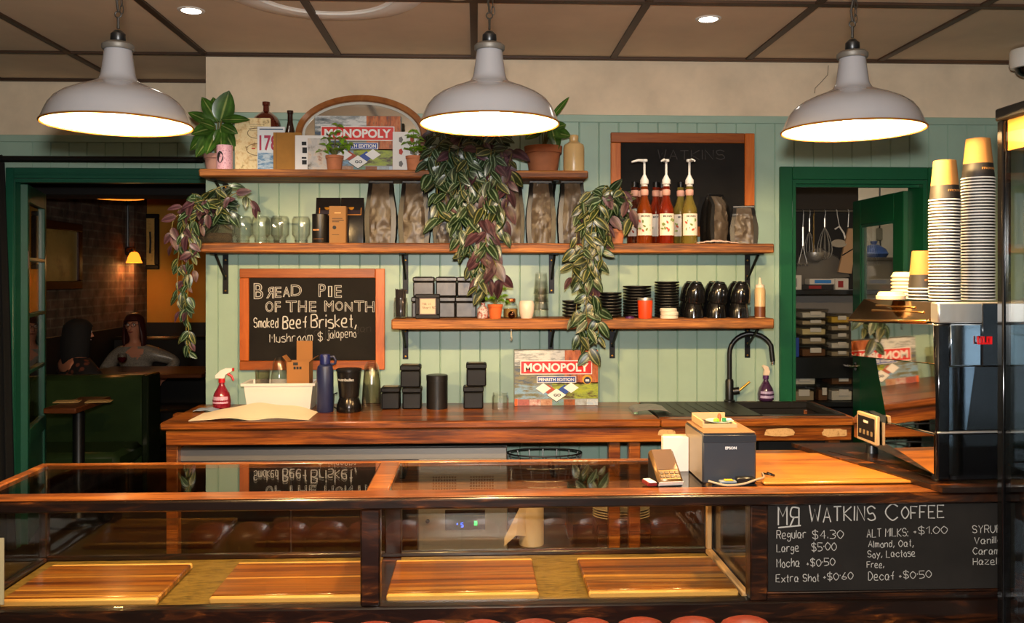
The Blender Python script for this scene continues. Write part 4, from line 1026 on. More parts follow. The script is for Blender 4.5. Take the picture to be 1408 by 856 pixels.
t, w_, h = slab_book('hardback_book', 'tall cream hardback book with ornate drawn cover', 323, 371, 162, 4.272, .018, (PATCH('cream_map_cover', ['#8a6a40', '#e6cf98', '#f0dcaa', '#e2c48c', '#b08a58'], 26), M('ochre_spine', '#d9a84c', .7)))
b = B()
for zc, rr in ((h * .72, .036), (h * .42, .040)):
    b.tube([(w_ * .12 + rr * 1.2 * cos(a), -.0006, zc + rr * .7 * sin(a)) for a in [2 * pi * k / 24 for k in range(24)]], .0014, 5, closed=True, flat=.3)
for k in range(4): bar(b, -w_ * .1 + .006 * (k % 2), w_ * .3, h * (.88 - .04 * k), h * (.885 - .04 * k))
bar(b, -w_ * .1, w_ * .36, h * .22, h * .224); bar(b, -w_ * .1, w_ * .36, h * .30, h * .304); b.build('cover_drawing', ink, t)
b = B(); bar(b, -w_ * .02, w_ * .08, h * .425, h * .45); b.build('red_mark', M('red_ink', '#c0402a', .7), t, ang=0)
t, w_, h = slab_book('paperback_book', 'pale blue paperback book with large red numerals', 354, 391, 174, 4.250, .014, (PATCH('sea_blue_cover', ['#e6e6e2', '#dfe4e8', '#b9cad8'], 12), rose))
b = B(); bar(b, -w_ / 2 + .003, w_ / 2 - .001, h * .03, h * .42); b.build('sea_picture', PATCH('sea_picture', ['#2c5a86', '#6a92b4', '#c8d6de', '#3d6a94'], 40, (.5, 1, 2)), t, ang=0)
text('cover_lettering', '178', w_ * .66, h * .34, rose, t, (-w_ * .09, -.0012, h * .64), bold=.02)
b = B(); bar(b, -w_ * .42, w_ * .45, h * .93, h * .955); b.build('top_line', M('navy_ink', '#2a4a6a', .7), t, ang=0)
t, w_, h = slab_book('hardback_book', 'plain brown cloth hardback book', 376, 414, 182, 4.226, .018, (M('brown_cloth', '#a4722c', .8, var=.1, vs_=20), M('brown_cloth_spine', '#8a5a20', .8)))
b = B(); bar(b, -w_ * .40, -w_ * .385, 0, h); b.build('joint_line', ink, t, ang=0)
t, w_, h = slab_book('picture_book', 'white book with a still life photograph on its cover', 406, 451, 186, 4.206, .014, (M('white_cover', '#e6e2dc', .6), M('white_cover')))
b = B(); bar(b, -w_ * .12, w_ * .48, h * .04, h * .92); b.build('cover_photo', PATCH('still_life', ['#5a5248', '#b9b4ac', '#c8c2ba', '#d9c9b4', '#a86a4a'], 22), t, ang=0)
b = B()
for k, (a, c, e) in enumerate(((-.30, .72, .10), (-.28, .50, .16), (-.30, .34, .05), (-.29, .18, .12))): bar(b, w_ * a, w_ * (a + .14), h * c, h * (c + e))
b.build('cover_lettering', M('black_ink', '#1a1a1a', .7), t, ang=0)
t, w_, h = slab_book('patterned_book', 'white book patterned with small red and grey motifs', 540, 575, 181, 4.228, .02, (M('white_cover'), M('red_border', '#c06a5a', .7)))
b = B(); b2 = B()
for i in range(2):
    for j in range(3):
        (b if (i + j) % 2 else b2).lathe([(0, 0), (.011, 0), (.011, .0006), (0, .0006)], 5, M=Matrix.Translation((-w_ * .18 + i * w_ * .44, -.0008, h * (.2 + .3 * j))) @ Matrix.Rotation(pi / 2, 4, 'X') @ Matrix.Diagonal((1, 1.5, 1, 1)))
b.build('red_motif', M('motif_red', '#b84438', .7), t, ang=0); b2.build('grey_motif', M('motif_grey', '#77736f', .7), t, ang=0)
red_b = M('banner_red', '#d8281e', .35); blue_b = M('banner_blue', '#23479a', .4); wht = M('print_white', '#f2efe8', .4)
def boardgame(label, x0, x1, y0, Y, z, th, full):
    m = MPP((x0 + x1) / 2, Y); h = PZ((x0 + x1) / 2, y0, Y) - z; w_ = (x1 - x0) * m
    t = thing('board_game_box', label, 'board game', (PX((x0 + x1) / 2, Y), Y, z), 0, 'board game boxes')
    B().box(-w_ / 2, w_ / 2, 0, th, 0, h, .002).build('box', M('box_card', '#8c8f8a', .5), t)
    g = lambda fx, fz: ((fx - .5) * w_, fz * h)
    def patch(n, mt, fx0, fx1, fz0, fz1, lv):
        b = B(); a, c = g(fx0, fz0), g(fx1, fz1); b.box(a[0], c[0], -.0006 * lv, -.0006 * lv + .0005, a[1], c[1]); return b.build(n, mt, t, ang=0)
    patch('cover_photo', PATCH('grey_sky_photo', ['#4c5558', '#8d9494', '#d9dad6', '#c8cbc8'], 24, (.5, 1, 2)), .005, .60, .72, .995, 1)
    patch('cover_photo', PATCH('brick_tower_photo', ['#2a3a5c', '#8a4a24', '#c0622a', '#c87a44', '#28343c'], 22, (2, 1, .6)), .60, .995, .40, .995, 1)
    patch('cover_photo', PATCH('stadium_photo', ['#2c4a78', '#4a5a6c', '#8a8460', '#9a8a5a'], 20, (.5, 1, 2)), .005, .60, .40, .72, 1)
    patch('cover_photo', PATCH('lake_photo', ['#4a78aa', '#8ab0cc', '#7a7450', '#4c5a30'], 24, (.6, 1, 2)), .005, .45, .13, .40, 1)
    patch('cover_photo', PATCH('field_photo', ['#5a7a1a', '#a9b428', '#8a9a3a', '#54401f', '#3a2a20'], 26, (.6, 1, 1.6)), .45, .995, .13, .42, 1)
    cols = [['#c46a5a', '#8a4a44'], ['#d9d4cc', '#b0402a'], ['#d0a888', '#a56a4a'], ['#7a9ab8', '#6a8a3a'], ['#b56020', '#5a3a20'], ['#b8c4cc', '#8a8a84'], ['#8ab0d0', '#d8d4cc']]
    for i, c in enumerate(cols): patch('small_picture', PATCH('strip_photo_%d' % i, c, 50), .045 + i * .136, .045 + (i + 1) * .136 - .004, .008, .118, 1)
    patch('corner_mark', M('orange_mark', '#e8641c', .5), .005, .04, .005, .13, 1)
    patch('banner_border', wht, .072, .925, .565, .815, 2); patch('banner', red_b, .082, .915, .58, .80, 3)
    a = g(.5, .69); text('banner_lettering', 'MONOPOLY', w_ * .77, h * .155, wht, t, (a[0], -.0026, a[1]), bold=.035)
    patch('blue_border', wht, .268, .735, .415, .53, 2); patch('blue_banner', blue_b, .278, .725, .425, .52, 3)
    a = g(.5, .472); text('blue_lettering', 'PENRITH EDITION', w_ * .42, h * .06, wht, t, (a[0], -.0026, a[1]), bold=.03)
    def dia(n, mt, fx, fz, sx, sz, lv):
        c = g(fx, fz); b = B(); b.prism([(c[0] - sx * w_, c[1]), (c[0], c[1] - sz * h), (c[0] + sx * w_, c[1]), (c[0], c[1] + sz * h)], 'y', -.0006 * lv, -.0006 * lv + .0005); return b.build(n, mt, t, ang=0)
    dia('blue_tile', blue_b, .60, .29, .085, .09, 2); dia('red_tile', M('tile_red', '#b0482a', .5), .40, .30, .085, .085, 2)
    dia('white_tile', wht, .345, .315, .09, .095, 3); dia('white_tile', wht, .675, .325, .09, .095, 3); dia('corner_tile_shadow', M('black_ink', '#1a1a1a', .7), .502, .19, .118, .122, 3); dia('corner_tile', wht, .502, .195, .112, .115, 4)
    a = g(.51, .195); text('corner_lettering', 'GO', w_ * .085, h * .05, M('black_ink'), t, (a[0], -.0032, a[1]), bold=.03)
    if full:
        c = g(.868, .47); b = B(); b.lathe([(0, 0), (.058 * w_, 0), (.058 * w_, .0005), (0, .0005)], 24, M=Matrix.Translation((c[0], -.0012, c[1])) @ Matrix.Rotation(pi / 2, 4, 'X')); b.build('yellow_badge', M('badge_yellow', '#e8a81c', .5), t)
        b = B(); b.lathe([(0, 0), (.042 * w_, 0), (.042 * w_, .0005), (0, .0005)], 20, M=Matrix.Translation((c[0], -.0018, c[1] - .004)) @ Matrix.Rotation(pi / 2, 4, 'X')); o_ = b.build('badge_centre', M('badge_navy', '#1c2440', .5), t)
        b = B(); b.box(c[0] - .022 * w_, c[0] + .022 * w_, -.0026, -.0020, c[1] - .035 * h, c[1] + .005 * h); b.build('badge_panel', wht, t, ang=0)
boardgame('board game box with red banner, upright on the top shelf', 433, 551, 159, 4.285, S1Z, .05, False)
boardgame('board game box with red banner, standing on the work bench', 707, 823, 481, 4.31, BZ, .06, True)
# oval mirror leaning behind
o = Vector((PX(497, 4.41), 4.4075, S1Z)); t = thing('oval_mirror', 'oval wood framed mirror standing behind the board game on top shelf', 'mirror', o)
m = MPP(497, 4.41); A_, B_ = 91 * m, (232 - 120) * m / 2
ell = [(A_ * cos(2 * pi * k / 64), 0, B_ + B_ * sin(2 * pi * k / 64)) for k in range(64)]
sh = lambda f, y: [((A_ - f) * cos(2 * pi * k / 64), y, B_ + (B_ - f) * sin(2 * pi * k / 64)) for k in range(64)]
def ringband(b, loops):
    n = len(loops[0]); vs_ = [p for l in loops for p in l]; k_ = len(loops)
    b.add(vs_, [(i * n + j, i * n + (j + 1) % n, ((i + 1) % k_) * n + (j + 1) % n, ((i + 1) % k_) * n + j) for i in range(k_) for j in range(n)])
b = B(); ringband(b, [sh(0, .012), sh(.004, -.004), sh(.030, -.008), sh(.036, 0), sh(.036, .012)]); b.build('frame', WOOD('mirror_frame_wood', [(.3, '#6a3414'), (.5, '#9a5a28'), (.7, '#b8783c')], (9, 9, 9), .35, .3), t)
b = B(); ringband(b, [sh(.0365, .002), sh(.040, -.001), sh(.050, .003), sh(.050, .008)]); b.build('bevel_ring', M('pale_bevel', '#d8d2c4', .25), t)
b = B(); b.add(sh(.05, .006), [tuple(range(64))]); b.add(sh(.05, .0075), [tuple(range(64))]); b.build('mirror_glass', M('silvered_glass', '#cfc8b8', .06, metal=1.0), t, ang=0)

# ------------------------------------------------------------------ top shelf bottles, tin, jar
def bottle(name, label, cat, px, Y, z, prof, mat, parts=(), grp=None):
    t = thing(name, label, cat, (PX(px, Y), Y, z), 0, grp); B().lathe(prof, 28).build('body', mat, t)
    for n, pr, mt in parts: B().lathe(pr, 28).build(n, mt, t)
    return t
dj = MPP(366, 4.366); H = (232 - 133) * dj
bottle('demijohn', 'round shouldered amber glass demijohn behind the books', 'bottle', 366, 4.358, S1Z, [(0, 0), (.070, 0), (.073, .01), (.073, H * .62), (.070, H * .70), (.058, H * .78), (.032, H * .845), (.0155, H * .87), (.0145, H * .95), (.019, H * .955), (.019, H), (.013, H), (.012, H * .9), (0, H * .88)], M('amber_solid', '#7a220c', .06, coat=1, trans=.5), ())
H = (232 - 146) * dj
bottle('beer_bottle', 'dark brown glass bottle behind the brown book', 'bottle', 399, 4.33, S1Z, [(0, 0), (.036, 0), (.037, .01), (.037, H * .42), (.033, H * .52), (.019, H * .72), (.013, H * .82), (.0125, H * .95), (.0155, H * .955), (.0155, H), (.010, H), (0, H * .97)], M('brown_solid', '#30100a', .07, coat=1, trans=.3))
m = MPP(789, 4.26); H = (231 - 178) * m
bottle('stoneware_bottle', 'cream stoneware bottle at right end of the top shelf', 'bottle', 789, 4.26, S1Z, [(0, 0), (.050, 0), (.0515, .004), (.0515, H * .66), (.047, H * .74), (.028, H * .80), (.021, H * .84), (.022, H * .90), (.024, H * .94), (.020, H * .99), (.012, H), (0, H)], M('stoneware_glaze', '#d9b478', .3, var=.08, vs_=10), [('stamp', [(0, 0)] * 2, ink)] if False else ())
m = MPP(309, 4.24); H = (232 - 197) * m
t = bottle('floral_tin', 'pink floral patterned tin with black oval on the top shelf', 'tin', 309, 4.235, S1Z, [(0, 0), (.038, 0), (.038, H), (.034, H), (.034, H - .006), (0, H - .006)], PATCH('pink_floral', ['#5a3a44', '#c98a9a', '#e4b8c0', '#d89aa8', '#7a4a5a'], 90))
b = B(); vs_ = []
for k in range(20):
    a = 2 * pi * k / 20; x = -.012 + .016 * cos(a); z = H * .52 + .028 * sin(a); vs_.append((x, -sqrt(max(1e-6, .0388 ** 2 - x * x)), z))
b.add(vs_, [tuple(range(20))]); b.build('black_oval', M('black_ink'), t, ang=0)

# ------------------------------------------------------------------ middle shelf
jar0 = None
g_jar = GLASS('jam_jar_glass', (.98, .985, .98), .03, .18)
for px, Y, l in ((334, 4.22, 'upturned clear glass jar beside the plastic plant tub'), (359, 4.21, 'upturned clear glass jar, second from the plastic plant tub'), (385, 4.205, 'upturned clear glass jar, second from the black canister'),
                 (377, 4.31, 'upturned clear glass jar standing behind the row of jars'), (414, 4.22, 'upturned clear glass jar next to the black canister')):
    if jar0: dup(jar0, (PX(px, Y), Y, S2Z), l); continue
    jar0 = thing('glass_jar', l, 'jar', (PX(px, Y), Y, S2Z), 0, 'upturned glass jars on the middle shelf')
    B().lathe([(.030, 0), (.030, .022), (.034, .028), (.043, .040), (.044, .10), (.042, .118), (.036, .128), (0, .130), (0, .126), (.033, .125), (.040, .114), (.0415, .10), (.0405, .041), (.030, .030), (.0275, .022), (.0275, 0), (.030, 0)], 28).build('glass', g_jar, jar0)
    b = B()
    for z in (.006, .013): b.tube([(.0312 * cos(2 * pi * k / 24), .0312 * sin(2 * pi * k / 24), z) for k in range(24)], .0016, 5, closed=True)
    b.build('screw_thread', g_jar, jar0)
m = MPP(440, 4.2); H = (332 - 292) * m
t = thing('black_canister', 'black cylinder canister with copper lettering on middle shelf', 'canister', (PX(440, 4.205), 4.205, S2Z))
B().lathe([(0, 0), (.036, 0), (.037, .002), (.037, H * .93)], 28).build('body', M('satin_black', '#141313', .4), t); B().lathe([(.0378, H * .93), (.0378, H - .002), (.036, H), (0, H)], 28).build('lid', blk_pl, t)
cop = M('copper_print', '#b4742c', .4)
b = B(); 
for k in range(5): b.box(-.026 + k * .006, -.022 + k * .006, -.0376, -.030, H * .42, H * .47, 0)
for k in range(9): b.tube([(.0372 * sin(-.8 + k * .16), -.0372 * cos(-.8 + k * .16), H * .14), (.0372 * sin(-.8 + (k + 1) * .16), -.0372 * cos(-.8 + (k + 1) * .16), H * .14)], .0008, 4)
b.build('copper_lettering', cop, t, ang=0)
t = thing('kraft_box', 'tall narrow kraft box with small printed lines on middle shelf', 'box', (PX(464, 4.185), 4.185, S2Z)); m = MPP(464, 4.18); H = (332 - 281) * m; w_ = 23 * m
B().box(-w_ / 2, w_ / 2, 0, .06, 0, H, .0015).build('carton', M('kraft_light', '#8e663a', .8), t)
b = B()
for k, (a, c) in enumerate(((-.32, .3), (-.32, .38), (-.32, .1))): bar(b, w_ * a, w_ * c, H * (.655 - .045 * k), H * (.672 - .045 * k))
bar(b, -w_ * .32, w_ * .1, H * .22, H * .23); b.lathe([(0, 0), (.009, 0), (.009, .0006), (0, .0006)], 16, M=Matrix.Translation((-w_ * .18, -.0002, H * .42)) @ Matrix.Rotation(pi / 2, 4, 'X')); b.build('printed_lettering', M('black_ink'), t, ang=0)
b = B(); bar(b, -w_ * .18, w_ * .2, H * .80, H * .83); b.build('pale_mark', M('pale_mark', '#dca468', .7), t, ang=0)
t = None
for px, Y, wpx, l in ((452, 4.27, 33, 'glossy black coffee pouch with gold seal behind the kraft box'), (485, 4.262, 31, 'glossy black coffee pouch with gold seal right of the kraft box')):
    m = MPP(px, Y); H = (332 - 269) * m; w_ = wpx * m
    t = thing('coffee_pouch', l, 'coffee bag', (PX(px, Y), Y, S2Z), 0, 'glossy black coffee pouches')
    b = B(); b.prism([(-w_ / 2, 0), (w_ / 2, 0), (w_ / 2, H), (-w_ / 2, H)], 'y', .02, .0201)
    b = B(); d = .034
    b.add([(-w_ / 2, -d, 0), (w_ / 2, -d, 0), (w_ / 2, d, 0), (-w_ / 2, d, 0), (-w_ / 2, -d * .8, H * .6), (w_ / 2, -d * .8, H * .6), (w_ / 2, d * .8, H * .6), (-w_ / 2, d * .8, H * .6), (-w_ / 2, -.006, H), (w_ / 2, -.006, H), (w_ / 2, .006, H), (-w_ / 2, .006, H), (0, -d * 1.12, H * .3)],
          [(3, 2, 1, 0), (0, 1, 12), (1, 5, 12), (5, 4, 12), (4, 0, 12), (1, 2, 6, 5), (2, 3, 7, 6), (3, 0, 4, 7), (4, 5, 9, 8), (5, 6, 10, 9), (6, 7, 11, 10), (7, 4, 8, 11), (8, 9, 10, 11)])
    b.build('pouch', M('gloss_black_foil', '#0e0b0c', .18, bmp=.2, vs_=25), t, ang=25)
    tl_ = Matrix.Translation((0, -.0265, H * .62)) @ Matrix.Rotation(-.30, 4, 'X')
    b = B(); b.box(-w_ * .36, w_ * .40, -.0012, -.0002, 0, H * .33, M=tl_); o_ = b.build('label', M('plum_label', '#241820', .3), t, ang=0)
    b = B(); b.lathe([(0, 0), (.0125, 0), (.0125, .001), (0, .001)], 20, M=tl_ @ Matrix.Translation((-.004, -.0012, H * .17)) @ Matrix.Rotation(pi / 2, 4, 'X')); b.build('gold_seal', M('gold_foil', '#d9962c', .3, metal=.6), t)
    b = B()
    for x in (-.36, .38): b.box(w_ * x, w_ * (x + .03), -.0020, -.0012, 0, H * .33, M=tl_)
    b.box(-w_ * .36, w_ * .4, -.0020, -.0012, -.002, .002, M=tl_); b.build('copper_edge', cop, t, ang=0)
def coffee_bag(px0, px1, py, Y, z, label, base, seed, rz=0, d=.042, group='kraft fronted coffee bags on the middle shelf'):
    """upright gusseted bag: kraft front and back, black gussets, folded top"""
    rb = random.Random(seed); px = (px0 + px1) / 2; m = MPP(px, Y); H = PZ(px, py, Y) - z; w_ = (px1 - px0) * m
    t = thing('coffee_bag', label, 'coffee bag', (PX(px, Y), Y, z), rz, group)
    NZ, NX = 22, 12
    def W(f): return w_ / 2 * (.92 + .08 * sin(pi * min(1, f * 1.25)) - .16 * max(0, f - .45) / .55)
    def D(f): return d * (1 - .10 * f) * (1 if f < .80 else max(.22, 1 - (f - .80) / .20 * .80))
    def grid(b, sgn):
        vs_, fs = [], []
        for i in range(NZ + 1):
            f = i / NZ
            for j in range(NX + 1):
                u = j / NX * 2 - 1; x = u * W(f) * .66
                q_ = Vector((x * 26 + seed * 7.1, f * H * 20, sgn * 3.0)); bul = .010 * (1 - u * u) * sin(pi * min(1, f * 1.1)) - .016 * abs(mnoise.noise(q_)) - .008 * abs(mnoise.noise(q_ * 2.3)) + .004
                vs_.append((x, sgn * (D(f) + bul), f * H))
        for i in range(NZ):
            for j in range(NX): a = i * (NX + 1) + j; fs.append((a, a + 1, a + NX + 2, a + NX + 1))
        b.add(vs_, fs)
    b = B(); grid(b, -1); grid(b, 1); b.build('kraft_panel', kraft_b, t, ang=32)
    b = B()
    for sgn in (-1, 1):
        vs_, fs = [], []
        for i in range(NZ + 1):
            f = i / NZ
            for j, (ux, uy) in enumerate(((.665, -1), (.96, -.92), (1.0, -.3), (.90, 0), (1.0, .3), (.96, .92), (.665, 1))):
                vs_.append((sgn * ux * W(f) + rb.uniform(-.001, .001), uy * (D(f) + .0004), f * H))
        for i in range(NZ):
            for j in range(6): a = i * 7 + j; fs.append((a, a + 1, a + 8, a + 7))
        b.add(vs_, fs)
    W0, D0, W1, D1 = W(0), D(0), W(1), D(1)
    b.box(-W0, W0, -D0, D0, 0, .002); b.box(-W1, W1, -D1, D1, H - .003, H + .001, .001)
    b.box(-W1 * .98, W1 * .98, -.004, .004, H + .0012, H + .012, .002)
    b.build('gusset', bag_blk, t, ang=40); return t
for i, (a, c, py, l) in enumerate(((501, 547, 252, 'kraft front coffee bag next to the glossy black pouches'), (547, 593, 252, 'kraft front coffee bag, second in the row from the black pouches'), (594, 637, 252, 'kraft front coffee bag at left edge of the hanging plant'),
                                (640, 684, 253, 'kraft front coffee bag mostly hidden behind the hanging plant'), (684, 722, 252, 'kraft front coffee bag just right of the hanging plant'), (722, 765, 252, 'kraft front coffee bag, second right of the hanging plant'), (765, 808, 252, 'kraft front coffee bag beside the right trailing plant'))):
    coffee_bag(a + .5, c - .5, py, 4.245, S2Z, l, 0, i)
coffee_bag(966, 1001, 270, 4.29, S2Z, 'taller dark coffee bag with tan sticker right of the syrups', 0, 31, .35, .05, 'opened coffee bags at right end of the middle shelf')
coffee_bag(1003, 1042, 286, 4.25, S2Z, 'squat folded coffee bag at right end of the middle shelf', 0, 32, -.25, .05, 'opened coffee bags at right end of the middle shelf')
t = thing('striped_napkin', 'crumpled pink striped paper lying before the opened coffee bags', 'napkin', (PX(985, 4.195), 4.185, S2Z))
def cloth(b, w_, d_, hf, nx=24, ny=10):
    vs_, fs = [], []
    for lay in (0, 1):
        for i in range(nx + 1):
            for j in range(ny + 1):
                u, v_ = i / nx * 2 - 1, j / ny * 2 - 1; vs_.append((u * w_ / 2, v_ * d_ / 2, hf(u, v_) + (.003 if lay else .0002)))
    n = (nx + 1) * (ny + 1)
    for lay in (0, 1):
        for i in range(nx):
            for j in range(ny): a = lay * n + i * (ny + 1) + j; fs.append((a, a + 1, a + ny + 2, a + ny + 1))
    for i in range(nx):
        for j in (0, ny): a = i * (ny + 1) + j; fs.append((a, a + ny + 1, n + a + ny + 1, n + a))
    for j in range(ny):
        for i in (0, nx): a = i * (ny + 1) + j; fs.append((a, a + 1, n + a + 1, n + a))
    b.add(vs_, fs)
b = B(); cloth(b, .20, .035, lambda u, v_: .014 * max(0, 1 - abs(u) ** 1.3) * (1 - .5 * abs(v_)) + .003 * abs(sin(9 * u))); b.build('paper', PATCH('pink_stripe', ['#d8a898', '#e2c4b4', '#b07a6c'], 70, (2, .2, 1)), t, ang=60)
# syrups
lab = M('label_paper', '#e2d6c4', .6)
def syrup(px, Y, label, liquid, pump, spout):
    m = MPP(px, Y)
    t = thing('syrup_bottle', label, 'syrup bottle', (PX(px, Y), Y, S2Z), 0, 'syrup bottles on the middle shelf')
    k_ = m / .00402
    P = lambda pr: [(r * k_, z * k_) for r, z in pr]
    B().lathe(P([(0, 0), (.042, 0), (.043, .004), (.043, .175), (.041, .195), (.030, .222), (.022, .245), (.0185, .265), (.0185, .30), (.021, .302), (.021, .315), (.0165, .316), (0, .316)]), 32).build('body', liquid, t)
    vs_, fs = [], []
    b = B(); rr = .0436 * k_; n = 14
    for i in range(n + 1):
        a = -1.15 + 2.3 * i / n
        for z in (.045, .165): vs_.append((rr * sin(a), -rr * cos(a), z * k_))
    b.add(vs_, [(2 * i, 2 * i + 2, 2 * i + 3, 2 * i + 1) for i in range(n)]); o_ = b.build('label', lab, t, recalc=False)
    mt = text('label_lettering', 'MONIN', .048 * k_, .011 * k_, M('black_ink'), o_, (0, 0, .15 * k_), ext=.0004, bold=.02)
    for v_ in mt.data.vertices: v_.co.y += -sqrt(max(0, (rr + .0004) ** 2 - v_.co.x ** 2))
    b = B(); b2 = B()
    for i in range(9):
        a = HR.uniform(-.8, .8); z = (.06 + .07 * HR.random()) * k_; b_ = b if i % 3 else b2
        leaf(b_, Vector(((rr + .0008) * sin(a), -(rr + .0008) * cos(a), z)), Vector((HR.uniform(-1, 1), 0, HR.uniform(-.2, 1))), Vector((0, -1, 0)), .02 * k_, .011 * k_, fold=0, droop=0)
    b.build('leaf_motif', M('motif_green', '#6a7a34', .6), o_, ang=0, recalc=False); b2.build('fruit_motif', M('motif_fruit', '#a8401c', .6), o_, ang=0, recalc=False)
    B().lathe(P([(.0192, .266), (.0225, .272), (.0225, .295), (.0192, .2995)]), 24).build('neck_band', M('pink_band', '#d8a08c', .6), t)
    if pump:
        b = B(); b.lathe(P([(0, .3165), (.018, .3165), (.018, .328), (.023, .330), (.023, .352), (.018, .360), (.009, .378), (.0065, .382), (.0065, .45), (.016, .452), (.018, .458), (.016, .466), (0, .468)]), 24)
        if spout != (0, 0):
            sx, sy = spout; b.tube([Vector((0, 0, .459 * k_)), Vector((sx * .5, sy * .5, .459 * k_)), Vector((sx, sy, .448 * k_))], [.009 * k_, .0075 * k_, .005 * k_], 10)
        b.build('pump', white_pl, t)
    else:
        B().lathe(P([(0, .3165), (.017, .3165), (.017, .345), (0, .346)]), 20).build('cap', blk_pl, t)
    return t
sy_a = M('amber_syrup', '#8a3a0a', .05, trans=.35, coat=1); sy_b = M('red_syrup', '#862408', .05, trans=.35, coat=1); sy_c = M('pale_syrup', '#8c7a34', .05, trans=.45, coat=1); sy_d = M('dark_syrup', '#5a200c', .05, trans=.2, coat=1)
syrup(886, 4.215, 'pump syrup bottle of amber liquid, beside the right trailing plant', sy_a, True, (-.066, -.02))
syrup(916, 4.215, 'pump syrup bottle of red-brown liquid, middle of the pump bottles', sy_b, True, (-.035, -.06))
syrup(948, 4.215, 'pump syrup bottle of pale yellow liquid, near the opened coffee bags', sy_c, True, (.008, -.07))
for px, Y, l, mt in ((872.5, 4.33, 'black capped syrup bottle behind the amber pump bottle, plant side', sy_d), (881, 4.405, 'black capped syrup bottle directly behind the amber pump bottle', sy_d), (902, 4.33, 'black capped syrup bottle behind and left of the red-brown pump bottle', sy_b), (910, 4.405, 'black capped syrup bottle hidden behind the red-brown pump bottle', sy_d), (936, 4.33, 'black capped syrup bottle behind the pale yellow pump bottle', sy_c)):
    syrup(px, Y, l, mt, False, (0, 0))
# ------------------------------------------------------------------ lowest shelf
t = thing('straw_jar', 'glass jar packed with dark straws at left end of lowest shelf', 'jar', (PX(551, 4.24), 4.24, S3Z))
B().lathe([(.030, .0), (.034, .004), (.034, .075), (.031, .085), (.031, .10), (.0295, .10), (.0295, .085), (.032, .074), (.032, .006), (0, .005), (0, 0), (.030, 0)], 24).build('glass', g_jar, t)
straw = M('dark_straw', '#241b17', .6)
for i in range(34):
    a = i * 2.39996; rr = .0265 * sqrt((i + .5) / 34); x, y = rr * cos(a), rr * sin(a)
    b = B(); b.tube([(x * .92, y * .92, .007), (x * 1.03, y * 1.03, .138 + HR.uniform(-.004, .006))], .0022, 6); b.build('straw', straw, t)
tin_m = M('scuffed_tin', '#4b4744', .38, metal=.75, var=.18, vs_=25); tin_b = M('matt_black_tin', '#0c0b0b', .5, spec=.3)
def tin(px, Y, z, wpx, hpx, label, grp, mt, lid_m=None, d=.085, rz=0, pan=None):
    m = MPP(px, Y); w_, H = wpx * m, hpx * m
    t = thing('square_tin', label, 'tin', (PX(px, Y), Y, z), rz, grp)
    B().box(-w_ / 2 + .002, w_ / 2 - .002, -d / 2, d / 2, 0, H * .76, .006).build('body', mt, t)
    b = B(); b.box(-w_ / 2, w_ / 2, -d / 2 - .002, d / 2 + .002, H * .765, H, .005); b.build('lid', lid_m or mt, t)
    b = B(); b.box(-w_ / 2 + .012, w_ / 2 - .012, -d / 2 + .012, d / 2 - .012, H, H + .0022, .002); b.build('lid_panel', pan or mt, t)
    return t, H
for px, l, l2 in ((583, 'scuffed square tin behind the small framed note, lower of two', 'scuffed square tin, upper of the two behind the framed note'), (614, 'scuffed square tin, lower of the middle pair on lowest shelf', 'scuffed square tin, upper of the middle pair on lowest shelf'),
                  (643, 'scuffed square tin, lower of the pair by the leafy plant tips', 'scuffed square tin partly covered by hanging leaves, upper of its pair')):
    _, H = tin(px - 2, 4.315, S3Z, 29.5, 28.5, l, 'scuffed square tins on the lowest shelf', tin_m)
    tin(px, 4.315, S3Z + H + .0024, 29.5, 26.5, l2, 'scuffed square tins on the lowest shelf', tin_m)
m = MPP(588, 4.2); w_ = 34 * m
t = thing('framed_note', 'small black picture frame holding a handwritten note on lowest shelf', 'picture frame', (PX(588, 4.20), 4.20, S3Z))
f = .019; b = B()
for a in ((-w_ / 2, w_ / 2, 0, f), (-w_ / 2, w_ / 2, w_ - f, w_), (-w_ / 2, -w_ / 2 + f, f, w_ - f), (w_ / 2 - f, w_ / 2, f, w_ - f)): b.box(a[0], a[1], 0, .016, a[2], a[3], .003)
b.build('frame', M('dark_frame', '#120c09', .5, spec=.25), t)
b = B()
for a in ((-w_ / 2 + f, w_ / 2 - f, f, f + .004), (-w_ / 2 + f, w_ / 2 - f, w_ - f - .004, w_ - f), (-w_ / 2 + f, -w_ / 2 + f + .004, f + .004, w_ - f - .004), (w_ / 2 - f - .004, w_ / 2 - f, f + .004, w_ - f - .004)): b.box(a[0], a[1], .006, .012, a[2], a[3])
b.build('inner_beading', M('brown_bead', '#5a3a20', .4), t, ang=0)
B().box(-w_ / 2 + f + .004, w_ / 2 - f - .004, .010, .014, f + .004, w_ - f - .004).build('note_paper', M('note_paper', '#d8c0a4', .8), t, ang=0)
b = B(); scrawl(b, 'Milk w/'.replace('/', 'i'), -w_ * .22, w_ * .55, .011, .0007, 1.0, y=.0094); scrawl(b, 'Short $0', -w_ * .22, w_ * .40, .011, .0007, 1.0, y=.0094); b.build('handwriting', M('pen_ink', '#40302a', .8), t, ang=0)
m = MPP(665, 4.22); t = thing('trinket_jar', 'small shiny jar with round black stopper left of the clay pot', 'jar', (PX(664, 4.235), 4.235, S3Z))
b = B(); b.lathe([(0, 0), (.026, 0), (.028, .005), (.028, .045), (.018, .056), (.010, .060), (.010, .075), (0, .075)], 20); b.build('body', PATCH('mottled_silver', ['#3a3434', '#d8d4d0', '#a03a20', '#5a5452'], 60), t)
B().lathe([(0, .0755), (.008, .077), (.013, .088), (.008, .1), (0, .102)], 18).build('stopper', blk_gl, t)
t = thing('spice_jar', 'squat glass jar with copper screw lid beside the clay pot', 'jar', (PX(702, 4.27), 4.27, S3Z))
